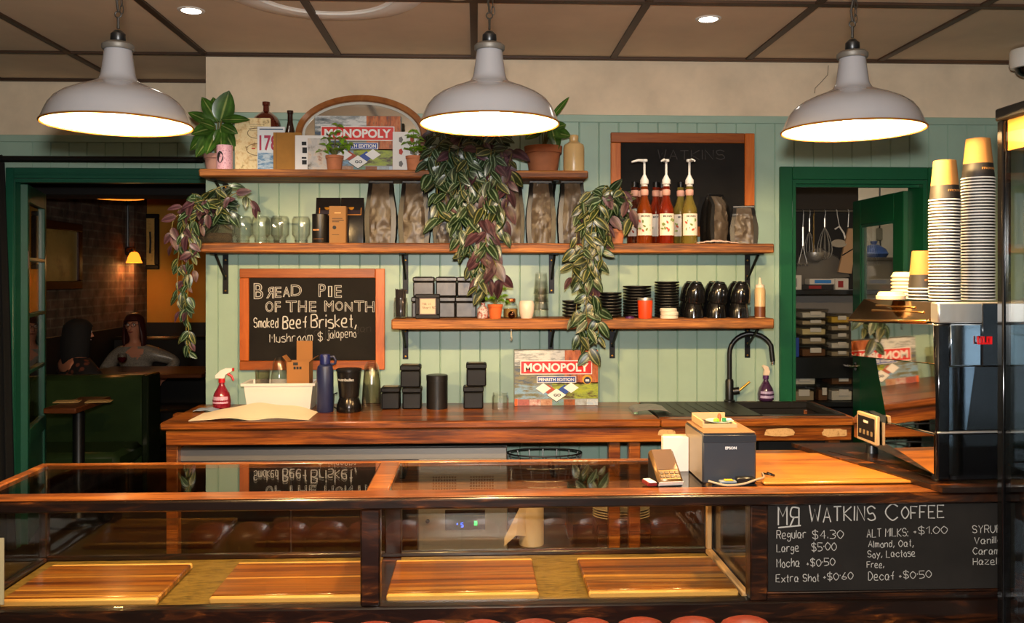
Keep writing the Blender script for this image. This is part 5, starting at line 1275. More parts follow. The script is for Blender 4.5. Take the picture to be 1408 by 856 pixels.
B().lathe([(0, 0), (.034, 0), (.036, .004), (.036, .056), (.030, .068), (.021, .074), (.021, .078), (0, .078)], 24).build('glass', g_jar, t)
B().lathe([(0, .003), (.033, .003), (.033, .045), (0, .047)], 20).build('spice_filling', M('spice', '#8a6a34', .9, var=.2, vs_=80), t)
B().lathe([(.0, .0785), (.023, .0785), (.024, .082), (.024, .092), (.022, .095), (0, .095)], 24).build('lid', M('copper_lid', '#b86a40', .3, metal=.8), t)
t = thing('steel_ball', 'small round polished metal ball before the spice jar', 'ball', (PX(703.5, 4.19), 4.19, S3Z)); B().lathe([(.0, 0)] + [(.018 * sin(pi * k / 12), .018 - .018 * cos(pi * k / 12)) for k in range(1, 12)] + [(0, .036)], 24).build('sphere', M('dark_bronze', '#6a4a38', .15, metal=1.0), t)
B().lathe([(0, .0362), (.005, .0362), (.005, .040), (0, .040)], 10).build('cap', brass, t)
t = thing('vase', 'cream rounded ceramic vase on the lowest shelf beside tumblers', 'vase', (PX(724, 4.23), 4.23, S3Z)); H = 24 * MPP(724, 4.23)
B().lathe([(0, 0), (.027, 0), (.029, .004), (.036, H * .4), (.038, H * .75), (.034, H * .95), (.030, H), (.028, H), (.033, H * .9), (.034, H * .5), (0, .01)], 28).build('body', M('cream_ceramic', '#e4d2c0', .35), t)
tum0 = None
g_tum = GLASS('tumbler_glass', (.98, .985, .98), .03, .15)
def tumbler(px, Y, z, label, r0=.026, r1=.034, h=.115, grp='stacked glass tumblers'):
    t = thing('glass_tumbler', label, 'glass', (PX(px, Y), Y, z), 0, grp)
    B().lathe([(0, 0), (r0 * .95, 0), (r0, .003), (r1, h), (r1 - .0018, h), (r0 - .002, .012), (0, .011)], 28).build('glass', g_tum, t)
    B().lathe([(r0 * 1.02, .006), (r0 * 1.05, .009), (r0 * 1.03, .012)], 28).build('base_ring', g_tum, t); return t
for i, l in enumerate(('glass tumbler at the bottom of the upturned tumbler tower', 'glass tumbler, second from the bottom of the upturned tumbler tower', 'glass tumbler, second from the top of the upturned tumbler tower', 'glass tumbler topmost in the upturned tumbler tower')):
    loc = (PX(744, 4.25), 4.25, S3Z + i * .039)
    if tum0: dup(tum0, loc, l)
    else:
        tum0 = thing('glass_tumbler', l, 'glass', loc, 0, 'stacked glass tumblers')
        h = .105; B().lathe([(.0375, 0), (.028, h - .003), (.026, h), (0, h), (0, h - .008), (.0255, h - .008), (.036, 0), (.0375, 0)], 28).build('glass', g_tum, tum0)
        B().lathe([(.0372, .001), (.0385, .003), (.037, .006)], 28).build('rim', g_tum, tum0)
plate_m = M('black_stoneware', '#161515', .4)
def plates(px, Y, y_top, wpx, n, nm, bowl=False):
    m = MPP(px, Y); R_ = wpx * m / 2; tot = PZ(px, y_top, Y) - S3Z; th = .007; st = (tot - th * 1.6) / max(1, n - 1); src = None
    for i in range(n):
        l = 'black plate, %s from the top of %s' % (ordn(n - i), nm) if i < n - 1 else 'black plate on top of %s' % nm
        loc = (PX(px, Y), Y, S3Z + i * st + (.0002 if i else 0))
        if src: dup(src, loc, l); continue
        src = thing('plate', l, 'plate', loc, 0, 'black plates stacked on the lowest shelf')
        k_ = min(st / .0085, 1.4)
        B().lathe([(0, 0), (R_ * .60, 0), (R_ * .62, .0015), (R_ * .97, th * k_), (R_, th * 1.25 * k_), (R_ * .985, th * 1.6 * k_), (R_ * .94, th * 1.5 * k_), (R_ * .58, .004), (0, .004)], 40).build('dish', plate_m, src)
plates(786, 4.30, 414, 26, 5, 'the pile left of trailing plant')
plates(838, 4.29, 403, 34, 8, 'the pile right of trailing plant')
plates(876, 4.30, 394, 39, 11, 'the pile behind orange tumbler')
plates(917, 4.30, 388, 34, 13, 'the tall pile beside black cups')
t = thing('orange_tumbler', 'bright orange insulated tumbler with steel rim on lowest shelf', 'tumbler', (PX(887, 4.20), 4.20, S3Z)); m = MPP(887, 4.2); H = 28 * m
B().lathe([(0, 0), (.032, 0), (.033, .003), (.0365, H * .88), (0, H * .88)], 28).build('body', M('orange_coat', '#e8481c', .4), t); B().lathe([(.0366, H * .885), (.037, H), (.034, H), (.033, H * .9), (0, H * .89), (0, H * .885), (.0366, H * .885)], 28).build('rim', steel, t)
t = thing('purple_lid', 'small purple lid lying before the plate pile', 'lid', (PX(866, 4.19), 4.19, S3Z)); B().lathe([(0, 0), (.022, 0), (.022, .007), (.019, .009), (0, .009)], 24).build('cap', M('purple_plastic', '#4a2058', .4), t); B().lathe([(.0, .0092), (.010, .0092), (.009, .012), (0, .012)], 16).build('knob', M('purple_plastic'), t)
for i in range(3):
    l = ('white stacked jar lid at the bottom, before the tall plate pile', 'white stacked jar lid in the middle, before the tall plate pile', 'white stacked jar lid on top, before the tall plate pile')[i]
    t = thing('jar_lid', l, 'lid', (PX(920 + (0, .5, -1)[i], 4.20), 4.20, S3Z + i * .0165), 0, 'white jar lids on the lowest shelf')
    rr = .043 - (.002 if i == 2 else 0); B().lathe([(0, 0), (rr, 0), (rr, .012), (rr - .004, .016), (0, .016)], 28).build('cap', M('offwhite_plastic', '#ddd2be', .5), t)
cupm = M('black_cup_glaze', '#131212', .18, coat=.5); src = None
CUPS = []
for px, Y, nm in ((954, 4.235, 'nearest the white lids'), (946, 4.345, 'in the back row nearest the tall plates'), (985, 4.235, 'in the middle of the front row'), (978, 4.345, 'in the middle of the back row'), (1016, 4.235, 'next to the sauce bottle'), (1008, 4.345, 'in the back row by the sauce bottle')):
    for lev in (0, 1):
        l = 'black coffee cup %s, %s' % (('lower of pair', 'tilted upper of pair')[lev], nm)
        loc = Vector((PX(px, Y), Y, S3Z + (.0 if not lev else .080)))
        if src: t = dup(src, loc, l)
        else:
            t = src = thing('coffee_cup', l, 'cup', loc, 0, 'black coffee cups on the lowest shelf')
            h = .094; B().lathe([(.047, 0), (.0485, .002), (.047, .03), (.041, .065), (.030, h - .006), (.022, h), (0, h), (0, h - .006), (.020, h - .007), (.037, .064), (.0445, .028), (.0455, 0), (.047, 0)], 32).build('bowl', cupm, t)
            B().tube([(.040 + .028 * sin(a), 0, .043 - .030 * cos(a)) for a in [pi * k / 10 for k in range(11)]], .0048, 8).build('handle', cupm, t)
            B().lathe([(.0225, h - .001), (.024, h + .003), (.0215, h + .003), (.020, h - .001)], 24).build('foot_ring', cupm, t)
        t.rotation_euler = (0, 0, -1.9 + .3 * HR.random()) if not lev else (radians(-4), radians(13), -2.0 + .5 * HR.random())
        if lev: t.location.x += .006
t = thing('shot_glass', 'tiny clear glass standing between black cups and sauce bottle', 'glass', (PX(1027, 4.185), 4.178, S3Z)); B().lathe([(0, 0), (.013, 0), (.017, .055), (.0155, .055), (.012, .006), (0, .005)], 20).build('glass', g_tum, t)
t = thing('sauce_bottle', 'clear squeeze bottle half full of brown sauce on lowest shelf', 'bottle', (PX(1045, 4.23), 4.23, S3Z)); m = MPP(1045, 4.23); H = 55 * m
B().lathe([(0, 0), (.025, 0), (.026, .004), (.026, H * .70), (.021, H * .75), (0, H * .75)], 24).build('body', M('squeeze_plastic', '#c8a87a', .35), t); B().lathe([(.0262, .004), (.0264, H * .28), (.0262, H * .281)], 24).build('sauce', M('brown_sauce', '#6a3a1c', .4), t)
B().lathe([(0, H * .752), (.022, H * .752), (.022, H * .82), (.008, H * .84), (.004, H), (0, H)], 20).build('nozzle_cap', cream_pl, t)

# ------------------------------------------------------------------ things on the work bench
def spray(px, Y, z, label, liquid, head, trig, H, face=1):
    t = thing('spray_bottle', label, 'spray bottle', (PX(px, Y), Y, z)); k_ = H / .20
    P = lambda pr: [(r * k_, q * k_) for r, q in pr]
    B().lathe(P([(0, 0), (.036, 0), (.043, .006), (.045, .04), (.038, .075), (.020, .105), (.013, .12), (.013, .128), (0, .128)]), 28).build('bottle', liquid, t)
    B().lathe(P([(0, .1285), (.016, .1285), (.016, .145), (.012, .15), (0, .15)]), 18).build('collar', trig, t)
    b = B(); b.prism([(x * k_ * face, q * k_) for x, q in ((-.028, .150), (.014, .150), (.022, .170), (.052, .186), (.052, .200), (.02, .2), (-.004, .19), (-.030, .165))], 'y', -.011 * k_, .011 * k_); b.build('spray_head', head, t, ang=30)
    b = B(); b.tube([Vector((.030 * face, 0, .172)) * k_, Vector((.048 * face, 0, .160)) * k_, Vector((.058 * face, 0, .138)) * k_], [.007 * k_, .006 * k_, .005 * k_], 8); b.build('trigger', trig, t)
    b = B(); b.box(.0525 * k_ * min(face, face) if face > 0 else -.06 * k_, .060 * k_ if face > 0 else -.0525 * k_, -.008 * k_, .008 * k_, .186 * k_, .201 * k_, .001); b.build('nozzle', trig, t)
    b = B(); vs_ = []
    for i in range(13):
        a = -1 + 2 * i / 12
        for q in (.028, .062): rr = (.0455 if q < .05 else .0425) * k_; vs_.append((rr * sin(a), -rr * cos(a), q * k_))
    b.add(vs_, [(2 * i, 2 * i + 2, 2 * i + 3, 2 * i + 1) for i in range(12)]); b.build('label', PATCH('spray_label', ['#e0c0cc', '#c890a8', '#eadce0'], 90, (.5, 1, 2)), t, recalc=False)
spray(305, 4.30, BZ, 'pink-red spray bottle with white trigger head at left of the bench', M('pink_liquid', '#b5253c', .1, trans=.5, coat=1), white_pl, M('red_plastic', '#c81c24', .35), 55 * MPP(305, 4.3))
o = PX(1066, 4.27); t = thing('soap_bottle', 'purple soap bottle with white pump beside the tap', 'soap bottle', (o, 4.412, BZ + .0045)); k_ = 47 * MPP(1066, 4.41) / .20
P = lambda pr: [(r * k_, q * k_) for r, q in pr]
B().lathe(P([(0, 0), (.036, 0), (.046, .008), (.048, .04), (.040, .075), (.022, .105), (.014, .12), (.014, .128), (0, .128)]), 28).build('bottle', M('purple_liquid', '#5a3460', .1, trans=.5, coat=1), t)
B().lathe(P([(0, .1285), (.017, .1285), (.017, .148), (0, .15)]), 18).build('collar', M('purple_plastic'), t)
b = B(); b.prism([(x * k_, q * k_) for x, q in ((-.014, .150), (.016, .150), (.022, .172), (.012, .2), (-.012, .21), (-.022, .202), (-.010, .18))], 'y', -.01 * k_, .01 * k_); b.build('pump_head', cream_pl, t, ang=30)
b = B(); vs_ = []
for i in range(13):
    a = -1 + 2 * i / 12
    for q in (.02, .06): rr = (.0487 if q < .05 else .0455) * k_; vs_.append((rr * sin(a), -rr * cos(a), q * k_))
b.add(vs_, [(2 * i, 2 * i + 2, 2 * i + 3, 2 * i + 1) for i in range(12)]); b.build('label', PATCH('lilac_label', ['#5a3468', '#b8a8cc', '#6a4478'], 120, (.3, 1, 3)), t, recalc=False)
t = thing('tea_towel', 'rumpled cream cloth spread at left end of the bench', 'cloth', (PX(353, 4.06), 4.03, BZ + .0003))
b = B(); cloth(b, 160 * MPP(353, 4.0), .22, lambda u, v_: (.036 * max(0, 1 - abs(u * .95 - .1) ** 2) * max(.12, (v_ + 1.15) / 2.15) + .007 * sin(7 * u + 2 * v_) * max(0, 1 - abs(u)) + .004) * max(0.06, 1 - abs(u) ** 6), 36, 14); b.build('fabric', M('cream_cotton', '#e6d0ac', .9, bmp=.3, vs_=60), t, ang=60)
t = thing('blue_cloth', 'small folded blue cloth behind the cream cloth, beside the spray bottle', 'cloth', (PX(288, 4.25), 4.20, BZ + .0003)); b = B(); cloth(b, .10, .08, lambda u, v_: .010 * (1 - u * u * .6) + .002 * sin(6 * u), 12, 8); b.build('fabric', M('blue_cotton', '#8896a8', .9), t, ang=60)
# white tub with cups and a small box
m = MPP(386, 4.25); W_ = 96 * m; H = 37 * m; D_ = .17
t = thing('white_tub', 'white rectangular plastic tub on the bench holding cups', 'tub', (PX(386, 4.27), 4.30, BZ))
b = B(); q = .88
def fr(x, y, z): return [(-x, -y, z), (x, -y, z), (x, y, z), (-x, y, z)]
lo = [fr(W_ / 2 * q, D_ / 2 * q, 0), fr(W_ / 2 * .97, D_ / 2 * .97, H * .93), fr(W_ / 2 * .95, D_ / 2 * .94, H * .93), fr(W_ / 2 * q * .97, D_ / 2 * q * .96, .006)]
vs_ = [p for l in lo for p in l]; fs = [(0, 1, 2, 3), (12, 13, 14, 15)]
for i in range(3):
    for j in range(4): fs.append((i * 4 + j, i * 4 + (j + 1) % 4, i * 4 + 4 + (j + 1) % 4, i * 4 + 4 + j))
b.add(vs_, fs); b.build('tub', white_pl, t, ang=25)
b = B(); lo = [fr(W_ / 2 * .975, D_ / 2 * .98, H * .90), fr(W_ / 2 * 1.04, D_ / 2 * 1.06, H * .90), fr(W_ / 2 * 1.05, D_ / 2 * 1.08, H), fr(W_ / 2 * .94, D_ / 2 * .95, H), fr(W_ / 2 * .94, D_ / 2 * .93, H * .90)]
vs_ = [p for l in lo for p in l]; b.add(vs_, [(i * 4 + j, i * 4 + (j + 1) % 4, ((i + 1) % 5) * 4 + (j + 1) % 4, ((i + 1) % 5) * 4 + j) for i in range(5) for j in range(4)]); b.build('rim', white_pl, t, ang=25)
TX, TY = PX(386, 4.27), 4.285
def plasticcups(px, Y, z, n, label, r0, r1, h, step, up=True, dome=False, grp='clear plastic cups'):
    src = None
    for i in range(n):
        l = label if n == 1 else label + ', ' + ('topmost' if i == n - 1 else 'lowest' if i == 0 else ordn(i + 1) + ' from the bottom')
        loc = (PX(px, Y), Y, z + i * step + (.0003 if i else 0))
        if src: dup(src, loc, l); continue
        src = thing('plastic_cup', l, 'plastic cup', loc, 0, grp)
        if up: pr = [(0, 0), (r0, 0), (r1, h), (r1 - .001, h), (r0 - .001, .003), (0, .003)]
        elif dome: pr = [(r1, 0), (r1 * .98, h * .2), (r1 * .86, h * .6), (r0, h * .9), (r0 * .6, h), (0, h), (0, h - .001), (r0 * .6, h - .001), (r0 - .001, h * .89), (r1 * .86 - .001, h * .6), (r1 - .001, 0), (r1, 0)]
        else: pr = [(r1, 0), (r0, h), (0, h), (0, h - .001), (r0 - .001, h - .002), (r1 - .001, 0), (r1, 0)]
        B().lathe(pr, 28).build('wall', g_cup, src)
        zr = h if up else .001
        B().tube([(r1 * cos(2 * pi * k / 28), r1 * sin(2 * pi * k / 28), zr) for k in range(28)], .0016, 5, closed=True).build('rim', g_cup, src)
m = MPP(360, 4.27)
plasticcups(361, 4.275, BZ + .0065, 3, 'cloudy plastic cup in left nest inside the white tub', .028, .036, (523 - 498) * m + .085, .006)
plasticcups(384, 4.275, BZ + .0065, 2, 'domed clear plastic cup upturned in middle of the white tub', .030, .047, (523 - 483) * m + .095, .006, up=False, dome=True)
t = thing('small_carton', 'small open kraft carton standing in the white tub', 'box', (PX(410, 4.24), 4.285, BZ + .0065)); w_ = 30 * m; h = .205 - .02
zt_ = PZ(413, 497, 4.25) - BZ - .0065
b = B(); d = .05; e = .0015
for a in ((-w_ / 2, w_ / 2, -d, -d + e), (-w_ / 2, w_ / 2, d - e, d), (-w_ / 2, -w_ / 2 + e, -d + e, d - e), (w_ / 2 - e, w_ / 2, -d + e, d - e)): b.box(a[0], a[1], a[2], a[3], 0, zt_)
b.box(-w_ / 2, w_ / 2, -d, d, 0, .001); b.build('carton', M('kraft_orange', '#a06a34', .8), t, ang=0)
fl_ = zt_ + 27 * m
b = B(); b.box(-w_ * .25, w_ * .48, d - e, d, zt_ + .0005, fl_); b.build('back_flap', M('kraft_orange'), t, ang=0)
b = B(); b.box(-.035, 0, -d * .9, d * .9, -.0015, 0, M=Matrix.Translation((-w_ / 2, 0, zt_ + .001)) @ Matrix.Rotation(radians(50), 4, 'Y')); b.build('side_flap', M('kraft_orange'), t, ang=0)
b = B(); b.box(0, .035, -d * .9, d * .9, -.0015, 0, M=Matrix.Translation((w_ / 2, 0, zt_ + .001)) @ Matrix.Rotation(radians(-40), 4, 'Y')); b.build('side_flap', M('kraft_orange'), t, ang=0)
b = B()
for k in range(3): bar(b, -w_ * .2 + k * w_ * .13, -w_ * .2 + k * w_ * .13 + w_ * .1, zt_ - .035, zt_ - .022, y=-d - .0006)
b.box(-w_ * .22, w_ * .0, -d - .0008, -d - .0001, zt_ - .016, zt_ - .002); b.build('print_mark', M('black_ink'), t, ang=0)
# flask, blender, cups
m = MPP(448, 4.16); H = (558 - 479) * m
t = thing('water_flask', 'navy blue insulated flask with carry loop beside the white tub', 'flask', (PX(447, 4.17), 4.17, BZ)); navy = M('navy_coat', '#1c2448', .4)
B().lathe([(0, 0), (.037, 0), (.0395, .004), (.0395, H * .72), (.034, H * .80), (.023, H * .83), (0, H * .83)], 28).build('body', navy, t)
B().lathe([(0, H * .832), (.025, H * .832), (.025, H * .97), (.022, H), (0, H)], 24).build('cap', M('navy_cap', '#17205a', .35), t)
B().tube([(.024, 0, H * .95), (.040, 0, H * .96), (.049, 0, H * .90), (.047, 0, H * .84), (.036, 0, H * .825), (.026, 0, H * .84)], .0065, 8).build('loop', navy, t)
m = MPP(480, 4.17); H = (558 - 499) * m
t = thing('blender', 'small black bullet blender upside-down on its motor base', 'blender', (PX(480, 4.18), 4.18, BZ))
B().lathe([(0, 0), (.058, 0), (.060, .006), (.058, .03), (.048, .06), (.044, .068), (0, .068)], 32).build('motor_base', M('gunmetal', '#2a2624', .2, metal=.7), t)
B().lathe([(0, .0685), (.045, .0685), (.047, .075), (.058, H * .93), (.061, H * .94), (.061, H * .985), (.055, H), (0, H)], 32).build('cup', M('black_satin_cup', '#131212', .3), t)
mt = text('lettering', 'nutribullet', .075, .013, wht, t, (-.008, 0, H * .76), ext=.0004)
for v_ in mt.data.vertices: v_.co.y += -sqrt(max(1e-6, .0562 ** 2 - (v_.co.x - .008) ** 2))
b = B(); b.tube([(-.058, .02, .085), (-.075, .02, .08), (-.078, .02, .02), (-.055, .03, .004)], .004, 6); b.build('power_cord', blk_pl, t)
m = MPP(511, 4.18); H = (560 - 492) * m
plasticcups(511, 4.17, BZ, 4, 'tall clear plastic cup in upturned stack next to the blender', .034, .047, H - .030, .010, up=False, dome=True, grp='upturned clear cups beside the blender')
# black tins on the bench
lid_glint = M('tin_lid_glint', '#8a6a44', .3, metal=.7)  # brass colour on the black lids stands in for a warm reflection
def btin(px, y1, w, h, Y, z, l): return tin(px, Y, z, w, h, l, 'black tins on the work bench', tin_b, None, d=.09, pan=lid_glint)
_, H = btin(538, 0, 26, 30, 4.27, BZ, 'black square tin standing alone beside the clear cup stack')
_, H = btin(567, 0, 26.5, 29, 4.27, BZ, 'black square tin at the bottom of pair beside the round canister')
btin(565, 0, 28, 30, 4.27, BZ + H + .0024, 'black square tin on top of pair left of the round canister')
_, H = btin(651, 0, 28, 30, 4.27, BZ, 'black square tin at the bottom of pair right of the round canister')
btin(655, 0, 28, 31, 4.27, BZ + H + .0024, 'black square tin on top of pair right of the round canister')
m = MPP(601, 4.26); H = 46 * m; rr = 14.5 * m
t = thing('round_canister', 'black round canister between the pairs of square tins', 'canister', (PX(601, 4.26), 4.26, BZ)); B().lathe([(0, 0), (rr, 0), (rr, H * .84), (0, H * .84)], 32).build('body', M('satin_black'), t); B().lathe([(0, H * .843), (rr * 1.02, H * .843), (rr * 1.02, H * .98), (rr * .95, H), (0, H)], 32).build('lid', M('satin_black'), t)
t = thing('glass_tumbler', 'short faceted clear glass left of board game on the bench', 'glass', (PX(688, 4.22), 4.22, BZ)); m = MPP(688, 4.22); H = 23 * m
B().lathe([(.040, 0), (.041, H * .7), (.037, H * .82), (.036, H), (0, H), (0, H - .012), (.033, H - .013), (.037, H * .7), (.0375, 0), (.040, 0)], 10).build('glass', g_tum, t, ang=20); B().lathe([(.0405, .001), (.042, .004), (.0405, .008)], 28).build('rim', g_tum, t)
t = thing('folded_magazine', 'folded dark magazine lying on the bench left of the sink', 'magazine', (PX(893, 4.05), 4.06, BZ + .0045)); w_ = 50 * MPP(893, 4.05)
b = B(); cloth(b, w_, .15, lambda u, v_: .006 + .018 * max(0, 1 - u * u) ** .5 + .002 * v_, 16, 4); b.build('cover', PATCH('dark_magazine', ['#4a4644', '#6a6462', '#787270', '#565250'], 30), t, ang=60)
b = B(); b.box(-w_ * .5, -w_ * .40, -.0765, -.0755, .004, .012); b.build('page_edge', PATCH('red_green_print', ['#b03a30', '#3a8a6a', '#c8b8a8'], 80), t, ang=0)
t.location.z = BZ + .0052
# under the bench: paper roll, platters, rack
sy = 4.08
t = thing('paper_towel_roll', 'paper towel roll standing on the bench lower shelf', 'paper roll', (PX(731, 4.03), 4.05, ZL)); m = MPP(731, 4.0); H = 66 * m; pap = M('brownish_paper', '#d8bc98', .9, bmp=.1, vs_=40)
B().lathe([(.018, 0), (.058, 0), (.058, H), (.018, H), (.018, 0)], 32).build('roll', pap, t)
b = B(); vs_ = [(-.03, -.051, H), (-.030, -.051, .05), (-.075, -.075, .06), (-.13, -.08, .012), (-.128, -.078, .05), (-.06, -.066, H * .82)]
n = len(vs_); b.add(vs_ + [(x, y + .0015, z) for x, y, z in vs_], [(0, 1, 2, 5), (5, 2, 4), (2, 3, 4), (6, 11, 8, 7), (11, 10, 8), (8, 10, 9), (0, 5, 11, 6), (5, 4, 10, 11), (4, 3, 9, 10), (3, 2, 8, 9), (2, 1, 7, 8), (1, 0, 6, 7)]); b.build('loose_sheet', pap, t, ang=0)
src = None
for i in range(4):
    l = 'pale oval platter, %s in the pile on the bench lower shelf' % ('lowest', 'second lowest', 'second highest', 'topmost')[i]
    loc = (PX(855, 4.08), 4.10, ZL + i * .012)
    if i == 0 and False: pass
    if src: dup(src, loc, l); continue
    src = thing('platter', l, 'plate', loc, 0, 'platters under the bench'); R_ = 40 * MPP(855, 4.05)
    B().lathe([(0, 0), (R_ * .6, 0), (R_ * .96, .014), (R_, .016), (R_ * .97, .019), (R_ * .58, .005), (0, .005)], 40, sy=.7).build('dish', M('cream_ware', '#cbb592', .4), src)
for o_ in list(COL.objects):
    if o_.name.startswith('platter') and o_.parent is None: o_.location.z += .10
t = thing('crate', 'low wooden crate under the platters on the lower shelf', 'crate', (PX(855, 4.08), 4.10, ZL)); b = B()
for z in (.0, .052): 
    for s in (-1, 1): b.box(-.12, .12, s * .09 - .006, s * .09 + .006, z, z + .040); b.box(s * .12 - .006, s * .12 + .006, -.0835, .0835, z, z + .040)
b.build('slats', dark_w, t, ang=0); B().box(-.113, .113, -.083, .083, .001, .008).build('bottom', dark_w, t, ang=0); B().box(-.126, .126, -.0965, .0965, .0925, .0995).build('top_board', dark_w, t, ang=0)
t = thing('wire_basket', 'oval dark wire basket hanging under the bench beside fridge', 'basket', (PX(750, 4.1), 4.16, ZL)); b = B()
Ra = 52 * MPP(750, 4.1)
for z, f in ((.40, 1.0), (.34, .95), (.28, .9), (.25, .82)): b.tube([(Ra * f * cos(2 * pi * k / 32), .10 * f * sin(2 * pi * k / 32), z) for k in range(32)], .004, 6, closed=True)
for k in range(16): a = 2 * pi * k / 16; b.tube([(Ra * cos(a), .10 * sin(a), .40), (Ra * .82 * cos(a), .082 * sin(a), .25)], .003, 5)
b.build('wires', steel_d, t)
b = B()
for s in (-1, 1): b.box(s * .12 - .012, s * .12 + .012, -.03, .03, 0, .248)
b.box(-.16, .16, -.07, .07, .2485, .256); b.build('stand', dark_w, t, ang=0)

# ------------------------------------------------------------------ things on the counter: printer, card reader
TZ = CZ + .0022; K = 1.148
t = thing('receipt_printer', 'dark grey receipt printer with tray on top on the counter', 'printer', (0, 0, 0))
yp = GP(1000, 664, TZ).y; x0, x1 = PX(966, yp), PX(1040, yp); zt_ = PZ(1000, 596, yp)
b = B(); b.box(x0, x1, yp, yp + .215, TZ, zt_, .005); b.build('housing', M('slate_plastic', '#33363c', .45), t)
b = B(); b.box(x0 + .001, x1 - .001, yp - .003, yp - .0003, PZ(1000, 608, yp), zt_ - .004, .001); b.build('cover_door', M('slate_plastic_dark', '#2a2d33', .4), t)
b = B(); b.box(x0 - .0008, x0 - .0002, yp + .006, yp + .21, TZ + .004, zt_ - .004); b.build('side_panel', M('taupe_plastic', '#94826a', .35), t, ang=0)
text('lettering', 'EPSON', .034, .0085, wht, t, (PX(1005, yp), yp - .0006, PZ(1005, 615.5, yp)), bold=.03)
b = B(); b.box(x0 + .002, x1 - .002, yp + .0, yp + .21, zt_ + .0005, zt_ + .004, .001); b.build('top_plate', M('tan_wood_edge', '#86623a', .6), t)
o_ = t
tr = thing('receipt_tray', 'pale wooden tray lying on top of the receipt printer', 'tray', (0, 0, zt_ + .0045)); y0_ = yp + .075; y1_ = yp + .213; xa = PX(951, y1_); b = B()
b.box(xa, x1 - .035, y0_, y0_ + .006, 0, .012); b.box(xa, x1 - .035, y1_ - .006, y1_, 0, .026); b.box(xa, xa + .006, y0_ + .006, y1_ - .006, 0, .020); b.box(x1 - .041, x1 - .035, y0_ + .006, y1_ - .006, 0, .012); b.build('sides', M('pale_tray_wood', '#d0a878', .6), tr, ang=0)
B().box(xa + .006, x1 - .041, y0_ + .006, y1_ - .006, 0, .004).build('bottom', blk_pl, tr, ang=0)
sd = thing('garnish_saucer', 'small pale saucer with green and brown bits on the tray', 'saucer', (PX(990, yp + .14), yp + .144, zt_ + .0088))
B().lathe([(0, 0), (.022, 0), (.042, .006), (.043, .008), (.022, .003), (0, .003)], 28).build('dish', M('pale_green_ware', '#c8cfb8', .4), sd)
b = B(); b.lathe([(0, 0), (.010, .002), (.008, .009), (0, .012)], 12, c=(-.012, -.005, .004)); b.build('lime_piece', M('lime', '#7ad01c', .5), sd)
b = B(); b.lathe([(0, 0), (.006, 0), (.006, .018), (.003, .024), (0, .024)], 12, c=(0, .004, .004)); b.build('brown_piece', M('brown_bit', '#9a5428', .5), sd)
b = B(); b.lathe([(0, 0), (.007, .001), (.007, .011), (0, .013)], 12, c=(.013, -.004, .004)); b.build('green_piece', M('green_bit', '#1c7a4a', .5), sd)
b = B(); b.box(.018, .038, -.004, .012, .006, .013, .002); b.build('sugar_packet', wht, sd)
t = thing('paper_stack', 'upright pad of white paper behind the card reader', 'paper pad', (0, 0, 0)); yw = GP(930, 648, TZ).y
B().box(PX(912, yw), PX(947, yw), yw, yw + .03, TZ, PZ(930, 601, yw), .001).build('pages', M('white_paper', '#e0d8cc', .8), t); B().box(PX(914, yw), PX(947, yw), yw + .0305, yw + .033, TZ, PZ(930, 600, yw) + .002, .0005).build('backing_card', M('tan_card', '#c8a878', .8), t)
ct = thing('card_reader', 'handheld card payment terminal with glossy screen on the counter', 'card terminal', (GP(921, 669, TZ).x, GP(921, 669, TZ).y, TZ), .12)
Mx = Matrix.Rotation(radians(38), 4, 'X')
b = B(); b.box(-.038, .038, 0, .125, .006, .026, .008, M=Mx); b.build('body', M('tan_terminal', '#7a5a34', .3, metal=.4), ct)
b = B(); b.box(-.031, .031, .042, .119, .0262, .0275, .001, M=Mx); b.build('screen', M('glossy_screen', '#6a5444', .05, coat=1), ct)
b = B()
for i in range(4):
    for j in range(2): b.box(-.029 + i * .0155, -.0165 + i * .0155, .012 + j * .014, .022 + j * .014, .0262, .0278, .0008, M=Mx)
b.build('key', M('key_brown', '#4a3520', .4), ct)
b = B(); b.box(-.036, .036, -.006, .06, 0.0, .006, .002); b.prism([(.02, .0062), (.11, .0062), (.11, .076), (.10, .076)], 'x', -.030, .030); b.build('stand', blk_pl, ct)
b = B(); b.box(-.037, .037, -.0012, .0, .008, .024, .0004, M=Mx); b.build('front_strip', white_pl, ct)
t = thing('small_packet', 'tiny red and white packet beside the card reader', 'packet', (GP(897, 668, TZ).x, GP(897, 668, TZ).y - .02, CZ + .0062), .2); B().box(-.017, .012, 0, .05, 0, .012, .002).build('packet', M('red_packet', '#7a1410', .5), t); B().box(-.015, .006, -.008, .045, .0122, .014, .0005).build('white_face', wht, t)
t = thing('cable', 'grey power cable looping on the counter before the printer', 'cable', (0, 0, 0)); pts = [GP(px, py, CZ + z_) for px, py, z_ in ((974, 661, .016), (985, 664, .012), (1000, 667, .0098), (1022, 665, .0105), (1040, 659, .021), (1050, 656, .021), (1048, 650, .020))]
B().tube(smooth_pts(pts), .0032, 8).build('lead', M('pale_cable', '#a8937a', .5), t)
b = B(); b.tube(smooth_pts([pts[-1], pts[-1] + Vector((.012, -.03, .002)), pts[-1] + Vector((.03, -.02, -.002)), pts[-1] + Vector((.022, .02, -.003))]), .0028, 8); b.build('black_lead', blk_pl, t)
t = thing('cable_adapter', 'black cable adapter with yellow tag lying before the printer', 'adapter', (GP(1010, 663, TZ).x, yp - .026, TZ + .0065)); B().box(-.005, .05, -.012, .016, 0, .018, .004).build('body', blk_pl, t)
B().box(-.055, -.0055, -.01, .012, 0, .008, .002).build('plug', M('grey_plug', '#7f8890', .4), t); B().box(-.04, -.016, -.009, .01, .0082, .0105, .0005).build('yellow_tag', M('yellow_tag', '#d8b01c', .5), t); B().box(-.055, .05, -.012, .016, -.006, -.0003).build('rubber_pad', blk_pl, t)

